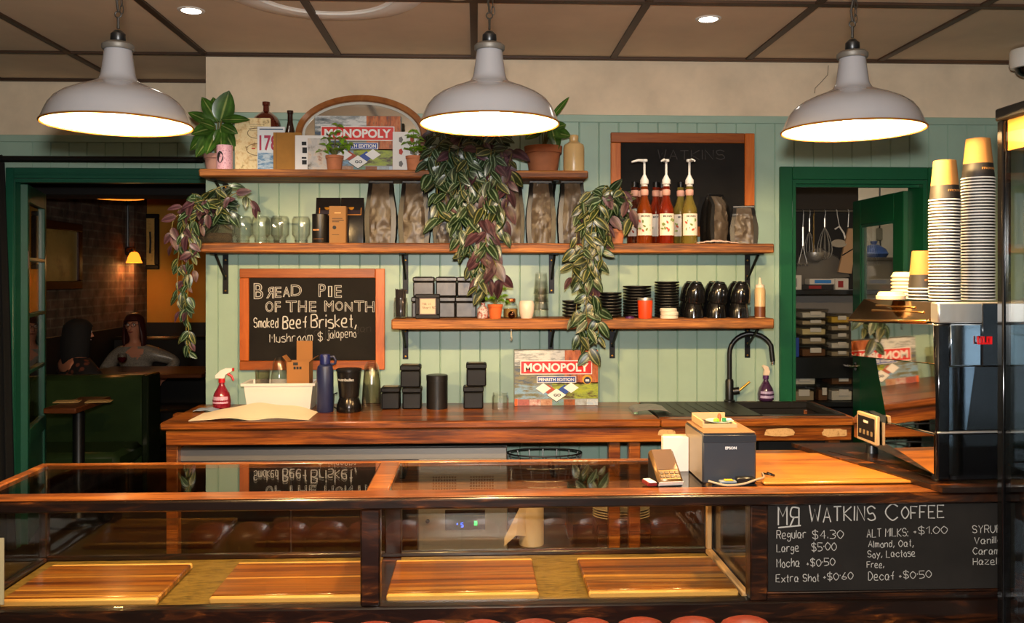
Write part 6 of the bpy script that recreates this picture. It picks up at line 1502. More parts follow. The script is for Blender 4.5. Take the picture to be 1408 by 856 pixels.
# ------------------------------------------------------------------ glass cabinet at the right edge
t = thing('glass_cabinet', 'tall black framed glass cabinet at right edge of the counter', 'cabinet')
gx, gy0, gy1 = PX(1371, 2.38), 1.45, 2.385
zt_ = PZ(1372, 150, 2.38); gx1 = gx + .62
for x, y in ((gx, gy1 - .03), (gx, gy0), (gx1 - .03, gy1 - .03), (gx1 - .03, gy0)):
    B().box(x, x + .026, y, y + .026, .0, zt_ - .035, .003).build('corner_post', blk_gl, t)
B().box(gx - .004, gx1, gy0 - .004, gy1, zt_ - .0345, zt_, .004).build('roof', black_m, t)
B().box(gx + .005, gx1 - .005, gy0 + .005, gy1 - .005, 0, .28).build('plinth', blk_pl, t, ang=0)
B().box(gx + .006, gx + .010, gy0 + .027, gy1 - .031, .2805, zt_ - .035).build('side_pane', g_pane, t, ang=0)
B().box(gx + .027, gx1 - .031, gy1 - .012, gy1 - .008, .2805, zt_ - .035).build('back_pane', g_pane, t, ang=0)
B().box(gx + .012, gx1 - .012, gy0 + .012, gy1 - .035, zt_ - .12, zt_ - .036).build('painted_gold_glow', M('gold_glow_paint', '#d08a2c', .3, metal=.3), t, ang=0)  # gold colour stands in for the warm light under the roof
for z in (.62, 1.02, 1.38): B().box(gx + .012, gx1 - .032, gy0 + .03, gy1 - .034, z, z + .006).build('glass_shelf', g_pane, t, ang=0)
b = B(); b.box(gx + .0105, gx + .016, gy1 - .20, gy1 - .19, .2805, zt_ - .121); b.box(gx + .0105, gx + .016, gy1 - .13, gy1 - .122, .2805, zt_ - .121); b.build('shelf_track', steel, t, ang=0)

# ------------------------------------------------------------------ dining doorway: curtain, door, room beyond
t = thing('curtain_rail', 'black curtain rail above the dining doorway', 'curtain rail', (0, 0, 0)); yr = YD - .06
zr_ = PZ(140, 219, yr); r0, r1 = PX(-20, yr), PX(279, yr)
B().tube([(r0, yr, zr_), (r1, yr, zr_)], .018, 12).build('rail', black_m, t)
for x in (r0 + .05, PX(140, yr), r1 - .01): B().box(x - .006, x + .006, yr + .016, YD - .0005, zr_ - .006, zr_ + .006).build('rail_bracket', black_m, t, ang=0)
t = thing('curtain', 'black curtain gathered at left side of the dining doorway', 'curtain', (0, 0, 0))
b = B(); vs_, fs = [], []; n = 60; xa, xb = PX(-40, yr), PX(8, yr)
for i in range(n + 1):
    f = i / n
    for z, fl_ in ((zr_ - .021, 0.0), (1.3, .03), (.02, .06)): vs_.append((xa + f * (xb + fl_ - xa), yr - .02 + .022 * sin(f * 34) * (.5 + fl_ * 8), z))
for i in range(n):
    for j in range(2): a = i * 3 + j; fs.append((a, a + 1, a + 4, a + 3))
nv = len(vs_); vs_ += [(x, y + .003, z) for x, y, z in vs_]; fs += [tuple(i + nv for i in f[::-1]) for f in fs]
b.add(vs_, fs); b.build('fabric', M('black_velvet', '#060606', .95), t, ang=60)
b = B()
for i in range(4): x = xa + (xb - xa) * (i + .5) / 4; b.tube([(x, yr + .021 * cos(2 * pi * k / 14), zr_ + .021 * sin(2 * pi * k / 14)) for k in range(14)], .003, 5, closed=True)
b.build('rings', black_m, t)
# french door swung into the dining room
hx, hy = LX0 + .022, YD + .05
fx, fy = PX(58.5, 5.72), 5.72
ang_ = math.atan2(fy - hy, fx - hx); ln = hypot(fx - hx, fy - hy)
dr = thing('french_door', 'green glazed french door swung open into the dining room', 'door', (hx, hy + .003, .006), ang_)
Hd = LZ - .03; st = .055
def dbox(n, x0, x1, z0, z1, mt=green_d, y0=-.02, y1=.02): return B().box(x0, x1, y0, y1, z0, z1, .003).build(n, mt, dr)
dbox('stile', 0, st, 0, Hd); dbox('stile', ln - st, ln, 0, Hd); dbox('top_rail', st + .0005, ln - st - .0005, Hd - .10, Hd)
zb_ = .56; dbox('bottom_rail', st + .0005, ln - st - .0005, 0, zb_ * .4); dbox('mid_rail', st + .0005, ln - st - .0005, zb_, zb_ + .09); dbox('panel', st + .0005, ln - st - .0005, zb_ * .4 + .0005, zb_ - .0005, green_d, -.008, .008)
zz0, zz1 = zb_ + .091, Hd - .101
for k in range(1, 4): z = zz0 + (zz1 - zz0) * k / 4; dbox('glazing_bar', st + .0005, ln - st - .0005, z - .011, z + .011)
for k in range(4):
    za, zb2 = zz0 + (zz1 - zz0) * k / 4 + (.0115 if k else 0), zz0 + (zz1 - zz0) * (k + 1) / 4 - .0115
    B().box(st + .0005, ln - st - .0005, -.002, .002, za, zb2).build('pane', g_pane, dr, ang=0)
b = B(); b.box(-.004, .02, -.024, -.0205, 1.58, 1.68); b.build('hinge', M('bare_hinge', '#6a5a4c', .5, metal=.5), dr, ang=0)
# dining room shell
brick = BRICK('old_brick', '#6e5646', '#4e3e32', '#766855'); ochre = M('ochre_plaster', '#b8842c', .85, var=.12, vs_=2)
DXL, DYB = -3.42, 9.0
struct(B().box(DXL - .15, DXL, YD + .05, DYB + .15, 0, 2.5).build('wall_dining_left', brick, ang=0))
struct(B().box(DXL, 1.0, DYB, DYB + .15, 0, 2.5).build('wall_dining_back', ochre, ang=0))
struct(B().box(-.95, -.85, YD + .0005, DYB, 0, 2.5).build('wall_dining_right', ochre, ang=0))
struct(B().box(DXL - .15, -.85, YD + .0505, DYB + .15, 2.5, 2.56).build('ceiling_dining', M('dark_ceiling', '#1c1410', .9), ang=0))
px_ = PX(184, 8.66)
trim(B().box(DXL + .0005, -.951, 6.0, 6.3, PZ(150, 268, 6.0), 2.4995, .004), M('dark_bulkhead', '#120d0a', .8))
pier = struct(B().box(DXL, px_, 8.66, DYB, 0, 2.5).build('wall_pier', brick, ang=0))
zd_ = PZ(230, 443, DYB)
trim(B().box(px_, -.95, DYB - .02, DYB - .0005, 0, zd_, .004), M('black_dado', '#0a0808', .6)); trim(B().box(DXL + .0005, DXL + .02, YD + .06, 8.65, 0, zd_ - .02, .004), M('black_dado'))
def picture(label, x, y, z, w_, h, rz, mt, fm, fw=.05):
    t = thing('framed_picture', label, 'picture', (x, y, z), rz); b = B()
    for a in ((-w_ / 2, w_ / 2, 0, fw), (-w_ / 2, w_ / 2, h - fw, h), (-w_ / 2, -w_ / 2 + fw, fw, h - fw), (w_ / 2 - fw, w_ / 2, fw, h - fw)): b.box(a[0], a[1], -.03, 0, a[2], a[3], .006)
    b.build('frame', fm, t); B().box(-w_ / 2 + fw, w_ / 2 - fw, -.012, -.004, fw, h - fw).build('print', mt, t, ang=0); return t
dfr = M('mahogany_frame', '#3a1a0c', .3)
ya, yb = YX(45, DXL), YX(109, DXL); h_ = (395 - 306) * MPP(100, yb)
t = picture('large framed print on the brick wall of the dining room', DXL + .001, (ya + yb) / 2, PZ(109, 397, yb), yb - ya, h_, pi / 2, PATCH('old_print', ['#7a6434', '#a08a50', '#94804a'], 6), dfr, .07)
t = picture('dark framed picture on the ochre wall beside the wall lamp', PX(207, DYB), DYB - .001, PZ(207, 370, DYB), 25 * MPP(207, DYB), 76 * MPP(207, DYB), 0, PATCH('dim_drawing', ['#b0904c', '#c8a860', '#8a6a34'], 8), M('dark_frame'), .045)
b = B(); b.tube([(0, -.0128, .16), (.005, -.0128, .28), (0, -.0128, .38)], .010, 6); b.build('figure_drawing', M('black_ink'), t)
# wall lamp on the pier
o = AT(183, 345, 8.6); t = thing('wall_lamp', 'brass wall lamp with glowing frosted shade on the brick pier', 'wall lamp', (PX(176, 8.655), 8.6595, o.z))
B().lathe([(0, 0), (.045, 0), (.04, .014), (0, .018)], 20, M=Matrix.Rotation(pi / 2, 4, 'X')).build('wall_plate', black_m, t)
e = Vector((PX(185, 8.55) - PX(176, 8.655), -.12, .0))
B().tube(smooth_pts([Vector((0, -.018, 0)), Vector((.02, -.06, .02)), Vector((e.x, -.12, .035)), Vector((e.x, -.12, -.005))]), .010, 8).build('arm', brass, t)
B().lathe([(.025, -.01), (.040, -.025), (.058, -.065), (.062, -.085), (.075, -.115), (.071, -.115), (.056, -.083), (.036, -.027), (.02, -.014), (.025, -.01)], 28, c=(e.x, -.12, 0)).build('shade', EMIT('amber_shade', '#ff8a24', 2.2), t)
B().lathe([(0, -.02), (.016, -.03), (.024, -.055), (.014, -.078), (0, -.082)], 16, c=(e.x, -.12, 0)).build('bulb', EMIT('warm_bulb', '#ffd080', 18), t)
lamp('wall_lamp_light', 'POINT', (e.x, -.12, -.10), 4.5, (1, .55, .18), .05, parent=t)
B().tube([(0, -.012, .045), (0, -.012, 2.46 - o.z)], .012, 8).build('conduit', black_m, t)
# dark pendant with gold inside
o = AT(163, 272, 6.5); t = thing('dining_pendant', 'dark wide pendant shade with gold inside in the dining room', 'pendant lamp', o)
r_ = 32.5 * MPP(163, 6.5); b = B(); b.lathe([(r_, 0), (r_ * .97, .012), (r_ * .8, .06), (r_ * .4, .12), (.03, .14), (0, .14)], 40); b.build('shade', M('black_enamel', '#0c0a08', .4), t)
b = B(); b.lathe([(r_ * .985, .0005), (r_ * .95, .010), (r_ * .78, .055), (r_ * .38, .112), (0, .13)], 40); b.build('gold_lining', M('gold_lining', '#d89a3a', .3, metal=.7), t, recalc=False)
B().tube([(r_ * cos(2 * pi * k / 40), r_ * sin(2 * pi * k / 40), 0) for k in range(40)], .006, 6, closed=True).build('rim', M('gold_rim', '#e0a850', .4), t)
B().lathe([(0, .03), (.02, .035), (.03, .06), (.015, .1), (0, .1)], 16).build('bulb', EMIT('dim_bulb', '#ffb050', 10), t)
B().tube([(0, 0, .14), (0, 0, 2.499 - o.z)], .004, 6).build('cord', black_m, t); lamp('dining_light', 'POINT', (0, 0, .02), 2.5, (1, .6, .25), .03, parent=t)
# booths and tables
booth = M('green_leather', '#28381c', .28, var=.2, vs_=6); tab_w = WOOD('brown_table_wood', [(.3, '#3a1c0e'), (.7, '#6a3a1c')], (2, 14, 14), .3)
bya = 6.35; bx0_, bx1_ = PX(40, bya), PX(200, bya)
t = thing('booth_seat', 'green leather booth seat with high back in the dining room', 'booth', (0, 0, 0))
zb_ = PZ(150, 516, bya); b = B(); b.box(bx0_, bx1_, bya, bya + .14, .12, zb_, .035); b.build('backrest', booth, t)
b = B(); b.box(bx0_, bx1_ - .01, bya - .46, bya - .002, .24, .37, .035); b.build('seat', booth, t); B().box(bx0_ + .02, bx1_ - .03, bya - .42, bya + .1, 0, .1195).build('plinth', black_m, t, ang=0); b = B(); b.box(bx1_ + .001, bx1_ + .05, bya - .08, bya + .16, 0, zb_ + .01, .01); b.build('end_panel', M('dark_booth_end', '#1a2214', .2), t)
b = B(); b.box(bx0_, bx1_ - .01, bya + .141, bya + .60, .24, .37, .035); b.build('seat', booth, t)
t = thing('booth_seat', 'dark leather booth seat against the ochre wall', 'booth', (0, 0, 0)); by2 = 8.25
b = B(); b.box(DXL + .03, PX(300, by2), by2, by2 + .12, .30, .98, .03); b.build('backrest', M('dark_leather', '#14100c', .4), t); b = B(); b.box(DXL + .03, PX(300, by2), by2 - .48, by2 - .001, .24, .37, .03); b.build('seat', M('dark_leather'), t); B().box(DXL + .05, PX(300, by2) - .02, by2 - .44, by2 + .1, 0, .2395).build('plinth', black_m, t, ang=0)
def table(label, x0, x1, y0, y1, z):
    t = thing('dining_table', label, 'table', ((x0 + x1) / 2, (y0 + y1) / 2, 0)); hx_, hy_ = (x1 - x0) / 2, (y1 - y0) / 2
    B().box(-hx_, hx_, -hy_, hy_, z - .035, z, .006).build('tabletop', tab_w, t); B().lathe([(0, 0), (.20, 0), (.20, .015), (.05, .03), (.035, .06), (.035, z - .0355), (0, z - .0355)], 24).build('pedestal', black_m, t); return t
table('brown dining table before the seated couple', PX(120, 7.2), PX(268, 6.9), 7.06, 7.68, .765)
zt1 = .765; table('brown dining table nearest the open french door', -2.60, PX(152, 5.85), 5.35, 5.86, .75)
src = None
for px, l in ((97, 'cream paper napkin lying on the table nearest the door'), (140, 'cream paper napkin at right edge of the table nearest the door')):
    loc = (PX(px, 5.66), 5.62, .7502)
    if src: dup(src, loc, l); continue
    src = thing('napkin', l, 'napkin', loc, .2, 'napkins on the dining table'); B().box(-.075, .075, -.05, .05, 0, .003, .001).build('fold', M('napkin_paper', '#c8a468', .8), src); B().box(-.073, .05, -.048, .048, .0031, .006, .001).build('upper_fold', M('napkin_paper'), src)
t = thing('wine_glass', 'red wine glass on the table before the woman with glasses', 'wine glass', (PX(168, 7.25), 7.25, zt1)); gh = (512 - 487) * MPP(168, 7.25)
B().lathe([(0, 0), (.034, 0), (.034, .002), (.005, .006), (.004, gh * .42), (.022, gh * .5), (.038, gh * .68), (.037, gh * .85), (.031, gh), (.030, gh), (.0355, gh * .84), (.036, gh * .68), (.02, gh * .515), (0, gh * .47)], 24).build('glass', g_clear, t); B().lathe([(0, gh * .475), (.019, gh * .52), (.0345, gh * .68), (.034, gh * .78), (0, gh * .78)], 20).build('wine', M('red_wine', '#4a0510', .1), t)

# ------------------------------------------------------------------ seated people
def skinmesh(name, verts, edges, radii, mat, parent, sub=2, root=0):
    me = bpy.data.meshes.new(name); me.from_pydata([tuple(v) for v in verts], edges, [])
    o = bpy.data.objects.new(name, me); COL.objects.link(o)
    sm = o.modifiers.new('skin', 'SKIN'); sm.use_smooth_shade = True; ss = o.modifiers.new('sub', 'SUBSURF'); ss.levels = sub; ss.render_levels = sub
    for i, r_ in enumerate(radii):
        rr = r_ if isinstance(r_, tuple) else (r_, r_); me.skin_vertices[0].data[i].radius = rr; me.skin_vertices[0].data[i].use_root = (i == root)
    bpy.context.view_layer.update(); dg = bpy.context.evaluated_depsgraph_get()
    nm = bpy.data.meshes.new_from_object(o.evaluated_get(dg)); nm.name = name
    o.modifiers.clear(); o.data = nm; nm.materials.clear(); nm.materials.append(mat)
    nm.polygons.foreach_set('use_smooth', [True] * len(nm.polygons)); o.parent = parent
    return o
def person(label, loc, rz, shirt, hair, pose, glasses=False, longhair=True, trousers=None, lean=0.0):
    """seated figure facing -Y in its own frame; z=0 at the floor, seat at .46"""
    t = thing('person', label, 'person', loc, rz)
    V = [(0, .02, .56), (0, .02, .74), (0, .01, .93), (0, .0, 1.03), (0, -.01, 1.10), (0, -.02, 1.155), (0, -.03, 1.21), (0, -.03, 1.285), (0, -.02, 1.345)]
    Rr = [(.16, .12), (.145, .105), (.165, .11), (.12, .085), (.05, .05), (.048, .05), (.066, .075), (.078, .092), (.058, .066)]
    Ed = [(i, i + 1) for i in range(8)]
    tor = 2
    for s, P_ in ((-1, pose[0]), (1, pose[1])):
        i = len(V); sh_, el, wr, hd = (s * .175, .0, .985), P_[0], P_[1], P_[2]
        V += [sh_, el, wr, hd]; Rr += [.062, .045, .030, (.034, .018)]; Ed += [(3, i), (i, i + 1), (i + 1, i + 2), (i + 2, i + 3)]
    for s in (-1, 1):
        i = len(V); V += [(s * .10, -.02, .54), (s * .11, -.40, .53), (s * .11, -.42, .10), (s * .11, -.50, .05)]; Rr += [.095, .068, .045, .035]; Ed += [(0, i), (i, i + 1), (i + 1, i + 2), (i + 2, i + 3)]
    # fingers, nose and ears in the same skin
    body = skinmesh('body', V, Ed, Rr, skin, t)
    b = B()
    for s, P_ in ((-1, pose[0]), (1, pose[1])):
        wr, hd = Vector(P_[1]), Vector(P_[2]); d = (hd - wr).normalized(); sd = d.cross(Vector((0, 0, 1))); sd = sd.normalized() if sd.length > .1 else Vector((0, 1, 0))
        for k in range(4):
            p = hd + sd * (.024 - .016 * k); l = (.062, .072, .067, .052)[k]; b.tube([p - d * .01, p + d * l * .5 + Vector((0, 0, -.004)), p + d * l * .85 + Vector((0, 0, -.018)), p + d * l + Vector((0, 0, -.028))], [.0095, .009, .008, .006], 8)
        p = wr.lerp(hd, .45) + sd * .03; b.tube([p, p + sd * .018 + d * .03, p + sd * .022 + d * .058], [.011, .010, .007], 8)
    b.tube([(0, -.108, 1.285), (0, -.124, 1.258), (0, -.132, 1.243), (0, -.110, 1.236)], [.008, .011, .014, .009], 8)
    for s in (-1, 1): b.lathe([(0, 0), (.022, .004), (.018, .012), (0, .014)], 12, M=Matrix.Translation((s * .078, -.01, 1.262)) @ Matrix.Rotation(s * pi / 2, 4, 'Y') @ Matrix.Diagonal((1.3, .8, 1, 1)))
    tmp = b.build('tmp', skin, None); bm = bmesh.new(); bm.from_mesh(body.data); bm.from_mesh(tmp.data); bm.to_mesh(body.data); bm.free(); bpy.data.objects.remove(tmp)
    for p in body.data.polygons: p.use_smooth = True
    b = B(); b.tube([(-.026, -.108, 1.212), (0, -.117, 1.209), (.026, -.108, 1.212)], [.003, .007, .003], 8); b.build('lips', M('lips', '#7a2c28', .4), t)
    for s in (-1, 1):
        b = B(); b.lathe([(0, -.012), (.009, -.009), (.0125, 0), (.009, .009), (0, .012)], 14, M=Matrix.Translation((s * .032, -.103, 1.283))); o_ = b.build('eye', M('eye_white', '#cfc4b8', .2), t)
        b = B(); b.lathe([(0, .010), (.0065, .0115), (0, .0128)], 12, M=Matrix.Translation((s * .032, -.103, 1.283)) @ Matrix.Rotation(pi / 2, 4, 'X')); b.build('iris', M('iris', '#20140c', .2), o_)
        b = B(); b.tube([(s * .016, -.114, 1.305), (s * .034, -.112, 1.312), (s * .052, -.100, 1.306)], [.003, .004, .002], 6); b.build('eyebrow', hair, t)
    if glasses:
        b = B()
        for s in (-1, 1): b.tube([(s * .034 + .026 * cos(2 * pi * k / 18), -.125 + .004 * abs(cos(2 * pi * k / 18)), 1.281 + .019 * sin(2 * pi * k / 18)) for k in range(18)], .0028, 6, closed=True); b.tube([(s * .060, -.121, 1.285), (s * .084, -.06, 1.285), (s * .082, .0, 1.278)], .0024, 6)
        b.tube([(-.009, -.127, 1.285), (.009, -.127, 1.285)], .0026, 6); b.build('spectacles', M('dark_spectacles', '#0c0a0a', .3), t)
    # hair: shell over crown and sides
    b = B(); nl, na = 10, 26; vs_, fs = [], []
    for i in range(nl + 1):
        f = i / nl
        for k in range(na):
            a = 2 * pi * k / na - pi / 2                     # -pi/2 = face
            face = max(0, cos(a + pi / 2)); up_ = pi / 2 * f
            if f <= .55:
                g = f / .55; rx, ry = .098 * sin(g * pi / 2), .116 * sin(g * pi / 2); z = 1.405 - .105 * (1 - cos(g * pi / 2)) ; y0 = -.018
                x, y = rx * cos(a), y0 + ry * sin(a); 
                if face > .6 and f > .35: z = max(z, 1.330)
            else:
                g = (f - .55) / .45; L_ = (.30 if longhair else .12); side = 1 - max(0, face - .25) / .75
                x, y = (.098 + .018 * sin(g * pi)) * cos(a), -.018 + (.116 + .012 * sin(g * pi)) * sin(a) + (.03 * face if face > .5 else 0)
                z = 1.30 + (.03 if face > .6 else 0) - L_ * g * (side if face > .25 else 1) 
                if face > .72: z = 1.330 - .01 * g
            j = mnoise.noise(Vector((x * 30, y * 30, z * 8))) * .006
            vs_.append((x * (1 + j * 6), y * (1 + j * 6), z + j))
    for i in range(nl):
        for k in range(na): fs.append((i * na + k, i * na + (k + 1) % na, (i + 1) * na + (k + 1) % na, (i + 1) * na + k))
    b.add(vs_, fs); h_ = b.build('hair', hair, t, ang=80); so = h_.modifiers.new('thick', 'SOLIDIFY'); so.thickness = .014; so.offset = -1
    # shirt: same torso and arms, a little fuller, ending at collar and cuffs
    V2 = [(0, .02, .55), (0, .02, .74), (0, .01, .93), (0, .0, 1.02), (0, -.008, 1.065)]; R2 = [(.18, .14), (.165, .125), (.185, .13), (.135, .10), (.070, .065)]; E2 = [(0, 1), (1, 2), (2, 3), (3, 4)]
    for s, P_ in ((-1, pose[0]), (1, pose[1])):
        i = len(V2); el, wr = Vector(P_[0]), Vector(P_[1]); V2 += [(s * .18, .0, .985), tuple(el), tuple(el.lerp(wr, pose[2]))]; R2 += [.082, .068, .060]; E2 += [(3, i), (i, i + 1), (i + 1, i + 2)]
    skinmesh('shirt', V2, E2, R2, shirt, t)
    V3 = [(0, .02, .55), (0, .02, .66)]; R3 = [(.175, .135), (.16, .12)]; E3 = [(0, 1)]
    for s in (-1, 1):
        i = len(V3); V3 += [(s * .10, -.02, .545), (s * .11, -.40, .535), (s * .11, -.42, .14)]; R3 += [.105, .08, .06]; E3 += [(0, i), (i, i + 1), (i + 1, i + 2)]
    skinmesh('trousers', V3, E3, R3, trousers or M('dark_trousers', '#0e0d10', .8), t)
    b = B()
    for s in (-1, 1): b.box(s * .11 - .042, s * .11 + .042, -.60, -.37, .0, .075, .03)
    b.build('shoes', blk_pl, t)
    return t
def dots(name, base, dot, sc):
    m, nt, p = bsdf(name); MATS[name] = m; setp(p, rough=.85); v = N(nt, 'ShaderNodeTexVoronoi', Scale=sc); tc = N(nt, 'ShaderNodeTexCoord'); L(nt, tc.outputs['Object'], v.inputs['Vector'])
    L(nt, ramp(nt, v.outputs['Distance'], [(.22, dot), (.34, base)]), p.inputs['Base Color']); return m
wl = Vector((PX(186, 7.9), 7.9, 0))
wz = PZ(186, 447, 7.9) - 1.27
pw = person('person with auburn hair and glasses in patterned blouse, arm on booth', (wl.x, wl.y, 0), -.05, PATCH('patterned_blouse', ['#26221e', '#8c8478', '#625c52', '#b0a898'], 55), M('auburn_hair', '#3a120c', .5),
            [[(-.30, -.04, .80), (-.20, -.25, .79), (-.12, -.30, .79)], [(.40, .06, .90), (.32, -.06, .74), (.31, -.12, .72)], .75], glasses=True)
sc_ = max(.8, (wz + 1.27) / 1.27); pw.scale = (.87,) * 3
pm = person('person with dark hair in a dark floral top, turned towards companion', (PX(104, 6.80), 6.80, 0), 2.35, dots('dark_floral', '#0f0b0c', '#6a3420', 16), M('black_hair', '#080606', .85),
            [[(-.30, -.08, .80), (-.16, -.30, .79), (-.10, -.36, .79)], [(.28, -.06, .80), (.16, -.28, .79), (.08, -.34, .79)], .9], longhair=True)
pm.scale = (1.08, .95, .87)
# ------------------------------------------------------------------ kitchen beyond the right doorway
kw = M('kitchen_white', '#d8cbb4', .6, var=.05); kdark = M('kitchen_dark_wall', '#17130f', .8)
KX0, KXE, KY = 1.40, 4.4, 7.0
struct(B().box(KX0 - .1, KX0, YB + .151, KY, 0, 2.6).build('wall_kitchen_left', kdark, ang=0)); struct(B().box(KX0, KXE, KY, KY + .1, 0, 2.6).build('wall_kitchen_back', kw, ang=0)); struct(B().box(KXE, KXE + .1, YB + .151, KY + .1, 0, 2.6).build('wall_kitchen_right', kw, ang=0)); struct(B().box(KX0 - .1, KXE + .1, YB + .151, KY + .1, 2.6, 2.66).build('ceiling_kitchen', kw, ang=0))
# the half open glazed door
kh = Vector((DX1 - .025, YB + .152, .006)); far = Vector((PX(1177, 5.27), 5.27, 0)); ang_ = math.atan2(far.y - kh.y, far.x - kh.x); ln = hypot(far.y - kh.y, far.x - kh.x)
dr = thing('kitchen_door', 'green glazed kitchen door standing open', 'door', kh, ang_)
Hd = DZ - .045; st = .115
dbox('stile', 0, st, 0, Hd, green); dbox('stile', ln - st, ln, 0, Hd, green); dbox('top_rail', st + .0005, ln - st - .0005, Hd - .15, Hd, green); dbox('bottom_rail', st + .0005, ln - st - .0005, 0, 1.06, green)
b = B(); B().box(st + .0005, ln - st - .0005, -.003, .003, 1.0605, Hd - .1505).build('pane', g_pane, dr, ang=0)
b = B()
for z0_, z1_ in ((Hd - .166, Hd - .151), (1.061, 1.076)): b.box(st + .001, ln - st - .001, .0035, .016, z0_, z1_); 
for xa in (st + .001, ln - st - .016): b.box(xa, xa + .015, .0035, .016, 1.0765, Hd - .1665)
b.build('glazing_bead', green_d, dr, ang=0)
b = B(); hz_ = PZ(1185, 505, 5.2); b.lathe([(0, 0), (.025, 0), (.025, .008), (0, .008)], 18, M=Matrix.Translation((ln - .06, .0205, hz_)) @ Matrix.Rotation(-pi / 2, 4, 'X')); b.tube([(ln - .06, .028, hz_), (ln - .06, .06, hz_), (ln - .02, .065, hz_ - .002), (ln + .03, .06, hz_)], .009, 8); b.build('handle', chrome, dr)
# rack with dark back panel
RY = 5.62; rx0, rx1 = 1.80, 2.50
t = thing('kitchen_rack', 'dark kitchen rack with shelves and hanging utensils', 'rack'); 
zs1, zs2, zs3 = PZ(1130, 398, RY - .25), PZ(1130, 490, RY - .25), PZ(1130, 551, RY - .25)
B().box(rx0, rx1, RY, RY + .02, .0, PZ(1130, 288, RY)).build('back_panel', M('dark_panel', '#0f0d0b', .7), t, ang=0)
B().box(rx0, rx1, RY, RY + .03, PZ(1130, 288, RY) + .001, 2.35).build('upper_panel', M('dark_brown_panel', '#2a1f14', .6), t, ang=0)
for z, th in ((zs1, .03), (zs2, .13), (zs3, .03)): B().box(rx0, rx1, RY - .30, RY - .001, z - th, z, .002).build('shelf_board', black_m, t)
B().box(rx0 + .001, rx1, RY - .006, RY - .001, zs2 + .001, zs1 - .031).build('grey_splashback', M('grey_splash', '#77716a', .5), t, ang=0)
for x in (rx0 + .0, rx1 - .03): B().box(x, x + .03, RY - .2995, RY - .27, 0, zs3 - .031).build('leg', black_m, t, ang=0)
zr_ = PZ(1120, 290, RY - .05); B().tube([(rx0, RY - .05, zr_), (rx1, RY - .05, zr_)], .006, 8).build('hanging_rail', steel_d, t)
for x in (rx0 + .02, rx1 - .02): B().tube([(x, RY - .05, zr_), (x, RY - .0005, zr_)], .005, 6).build('rail_bracket', steel_d, t)
UY = RY - .062
def hang(name, label, cat, fn, mt, px=None):
    t = thing(name, label, cat, (0, 0, 0), 0, 'utensils hanging in the kitchen'); fn(t, mt); return t
def uA(px, py, dy=0): return AT(px, py, UY + dy)
def hookp(b, px): p = AT(px, 290, RY - .05); b.tube([p + Vector((0, .008, .004)), p + Vector((0, 0, .009)), p + Vector((0, -.011, .002)), p + Vector((0, -.012, -.02))], .002, 5); return p + Vector((0, -.012, -.02))
def whisk(t, mt, px, y0, y1, bulb_top, wpx, up=False):
    b = B(); p = hookp(b, px); e = uA(px, y1); b.tube([p, uA(px, y0)], .0025, 6); b.tube([uA(px, y0), uA(px, y1)], .006, 8); b.build('handle', steel, t)
    b = B()
    for k in range(5):
        a = pi * k / 5; c = uA(px, y1); h = (bulb_top - y1) * MPP(px, UY); w_ = wpx / 2 * MPP(px, UY)
        b.tube([c + Vector((w_ * cos(a) * sin(pi * f) ** .8 * (1 if True else 0), w_ * sin(a) * sin(pi * f) ** .8, -h * (1 - cos(pi * f)) / 2 if False else -h * sin(pi * f / 2 + 0) if f <= 1 else 0)) for f in [i / 10 for i in range(11)]] , .0018, 5)
        b.tube([c + Vector((-w_ * cos(a) * sin(pi * f) ** .8, -w_ * sin(a) * sin(pi * f) ** .8, -h * sin(pi * f / 2))) for f in [i / 10 for i in range(11)]], .0018, 5)
    b.build('wires', steel, t)
t = thing('whisk', 'balloon whisk hanging on the kitchen rail beside the peeler', 'whisk', (0, 0, 0), 0, 'utensils hanging in the kitchen'); whisk(t, steel, 1134, 300, 312, 356, 20)
t = thing('whisk', 'longer whisk hanging behind the ladle', 'whisk', (0, 0, 0), 0, 'utensils hanging in the kitchen'); whisk(t, steel, 1113, 300, 318, 352, 14)
t = thing('ladle', 'big steel ladle with long gold toned handle on the kitchen rail', 'ladle', (0, 0, 0), 0, 'utensils hanging in the kitchen'); b = B(); p = hookp(b, 1118.5); b.tube([p, uA(1118.5, 298, -.02), uA(1118.5, 348, -.03)], .0055, 8); b.build('handle', M('golden_steel', '#b09058', .3, metal=1.0), t)
c = uA(1120, 347, -.035); rr = 12.5 * MPP(1120, UY); B().lathe([(rr, 0), (rr * .97, -.018), (rr * .75, -.045), (rr * .35, -.062), (0, -.066), (0, -.063), (rr * .35, -.059), (rr * .72, -.043), (rr * .94, -.016), (rr * .96, 0), (rr, 0)], 28, c=c).build('bowl', steel, t)
t = thing('potato_masher', 'wire potato masher hanging at left end of the kitchen rail', 'masher', (0, 0, 0), 0, 'utensils hanging in the kitchen'); b = B(); p = hookp(b, 1104); b.tube([p, uA(1104, 312)], .003, 6); b.tube([uA(1104, 312), uA(1104, 338)], .008, 8); b.build('handle', steel, t)
b = B(); b.tube([uA(1104, 338), uA(1098, 362)], .003, 6); b.tube([uA(1104, 338), uA(1110, 362)], .003, 6); b.tube([uA(1096 + k * 1.6, 362 + (3 if k % 2 else 0), -.012 * (k % 2)) for k in range(11)], .003, 6); b.build('wires', steel, t)
t = thing('peeler', 'white hook handled peeler hanging beside the mandoline', 'peeler', (0, 0, 0), 0, 'utensils hanging in the kitchen'); b = B(); p = hookp(b, 1150); b.tube([p, uA(1154, 310)], .002, 6); b.tube([uA(1148, 315), uA(1154, 311), uA(1160, 320), uA(1163, 330), uA(1160, 334)], .006, 8); b.build('handle', white_pl, t)
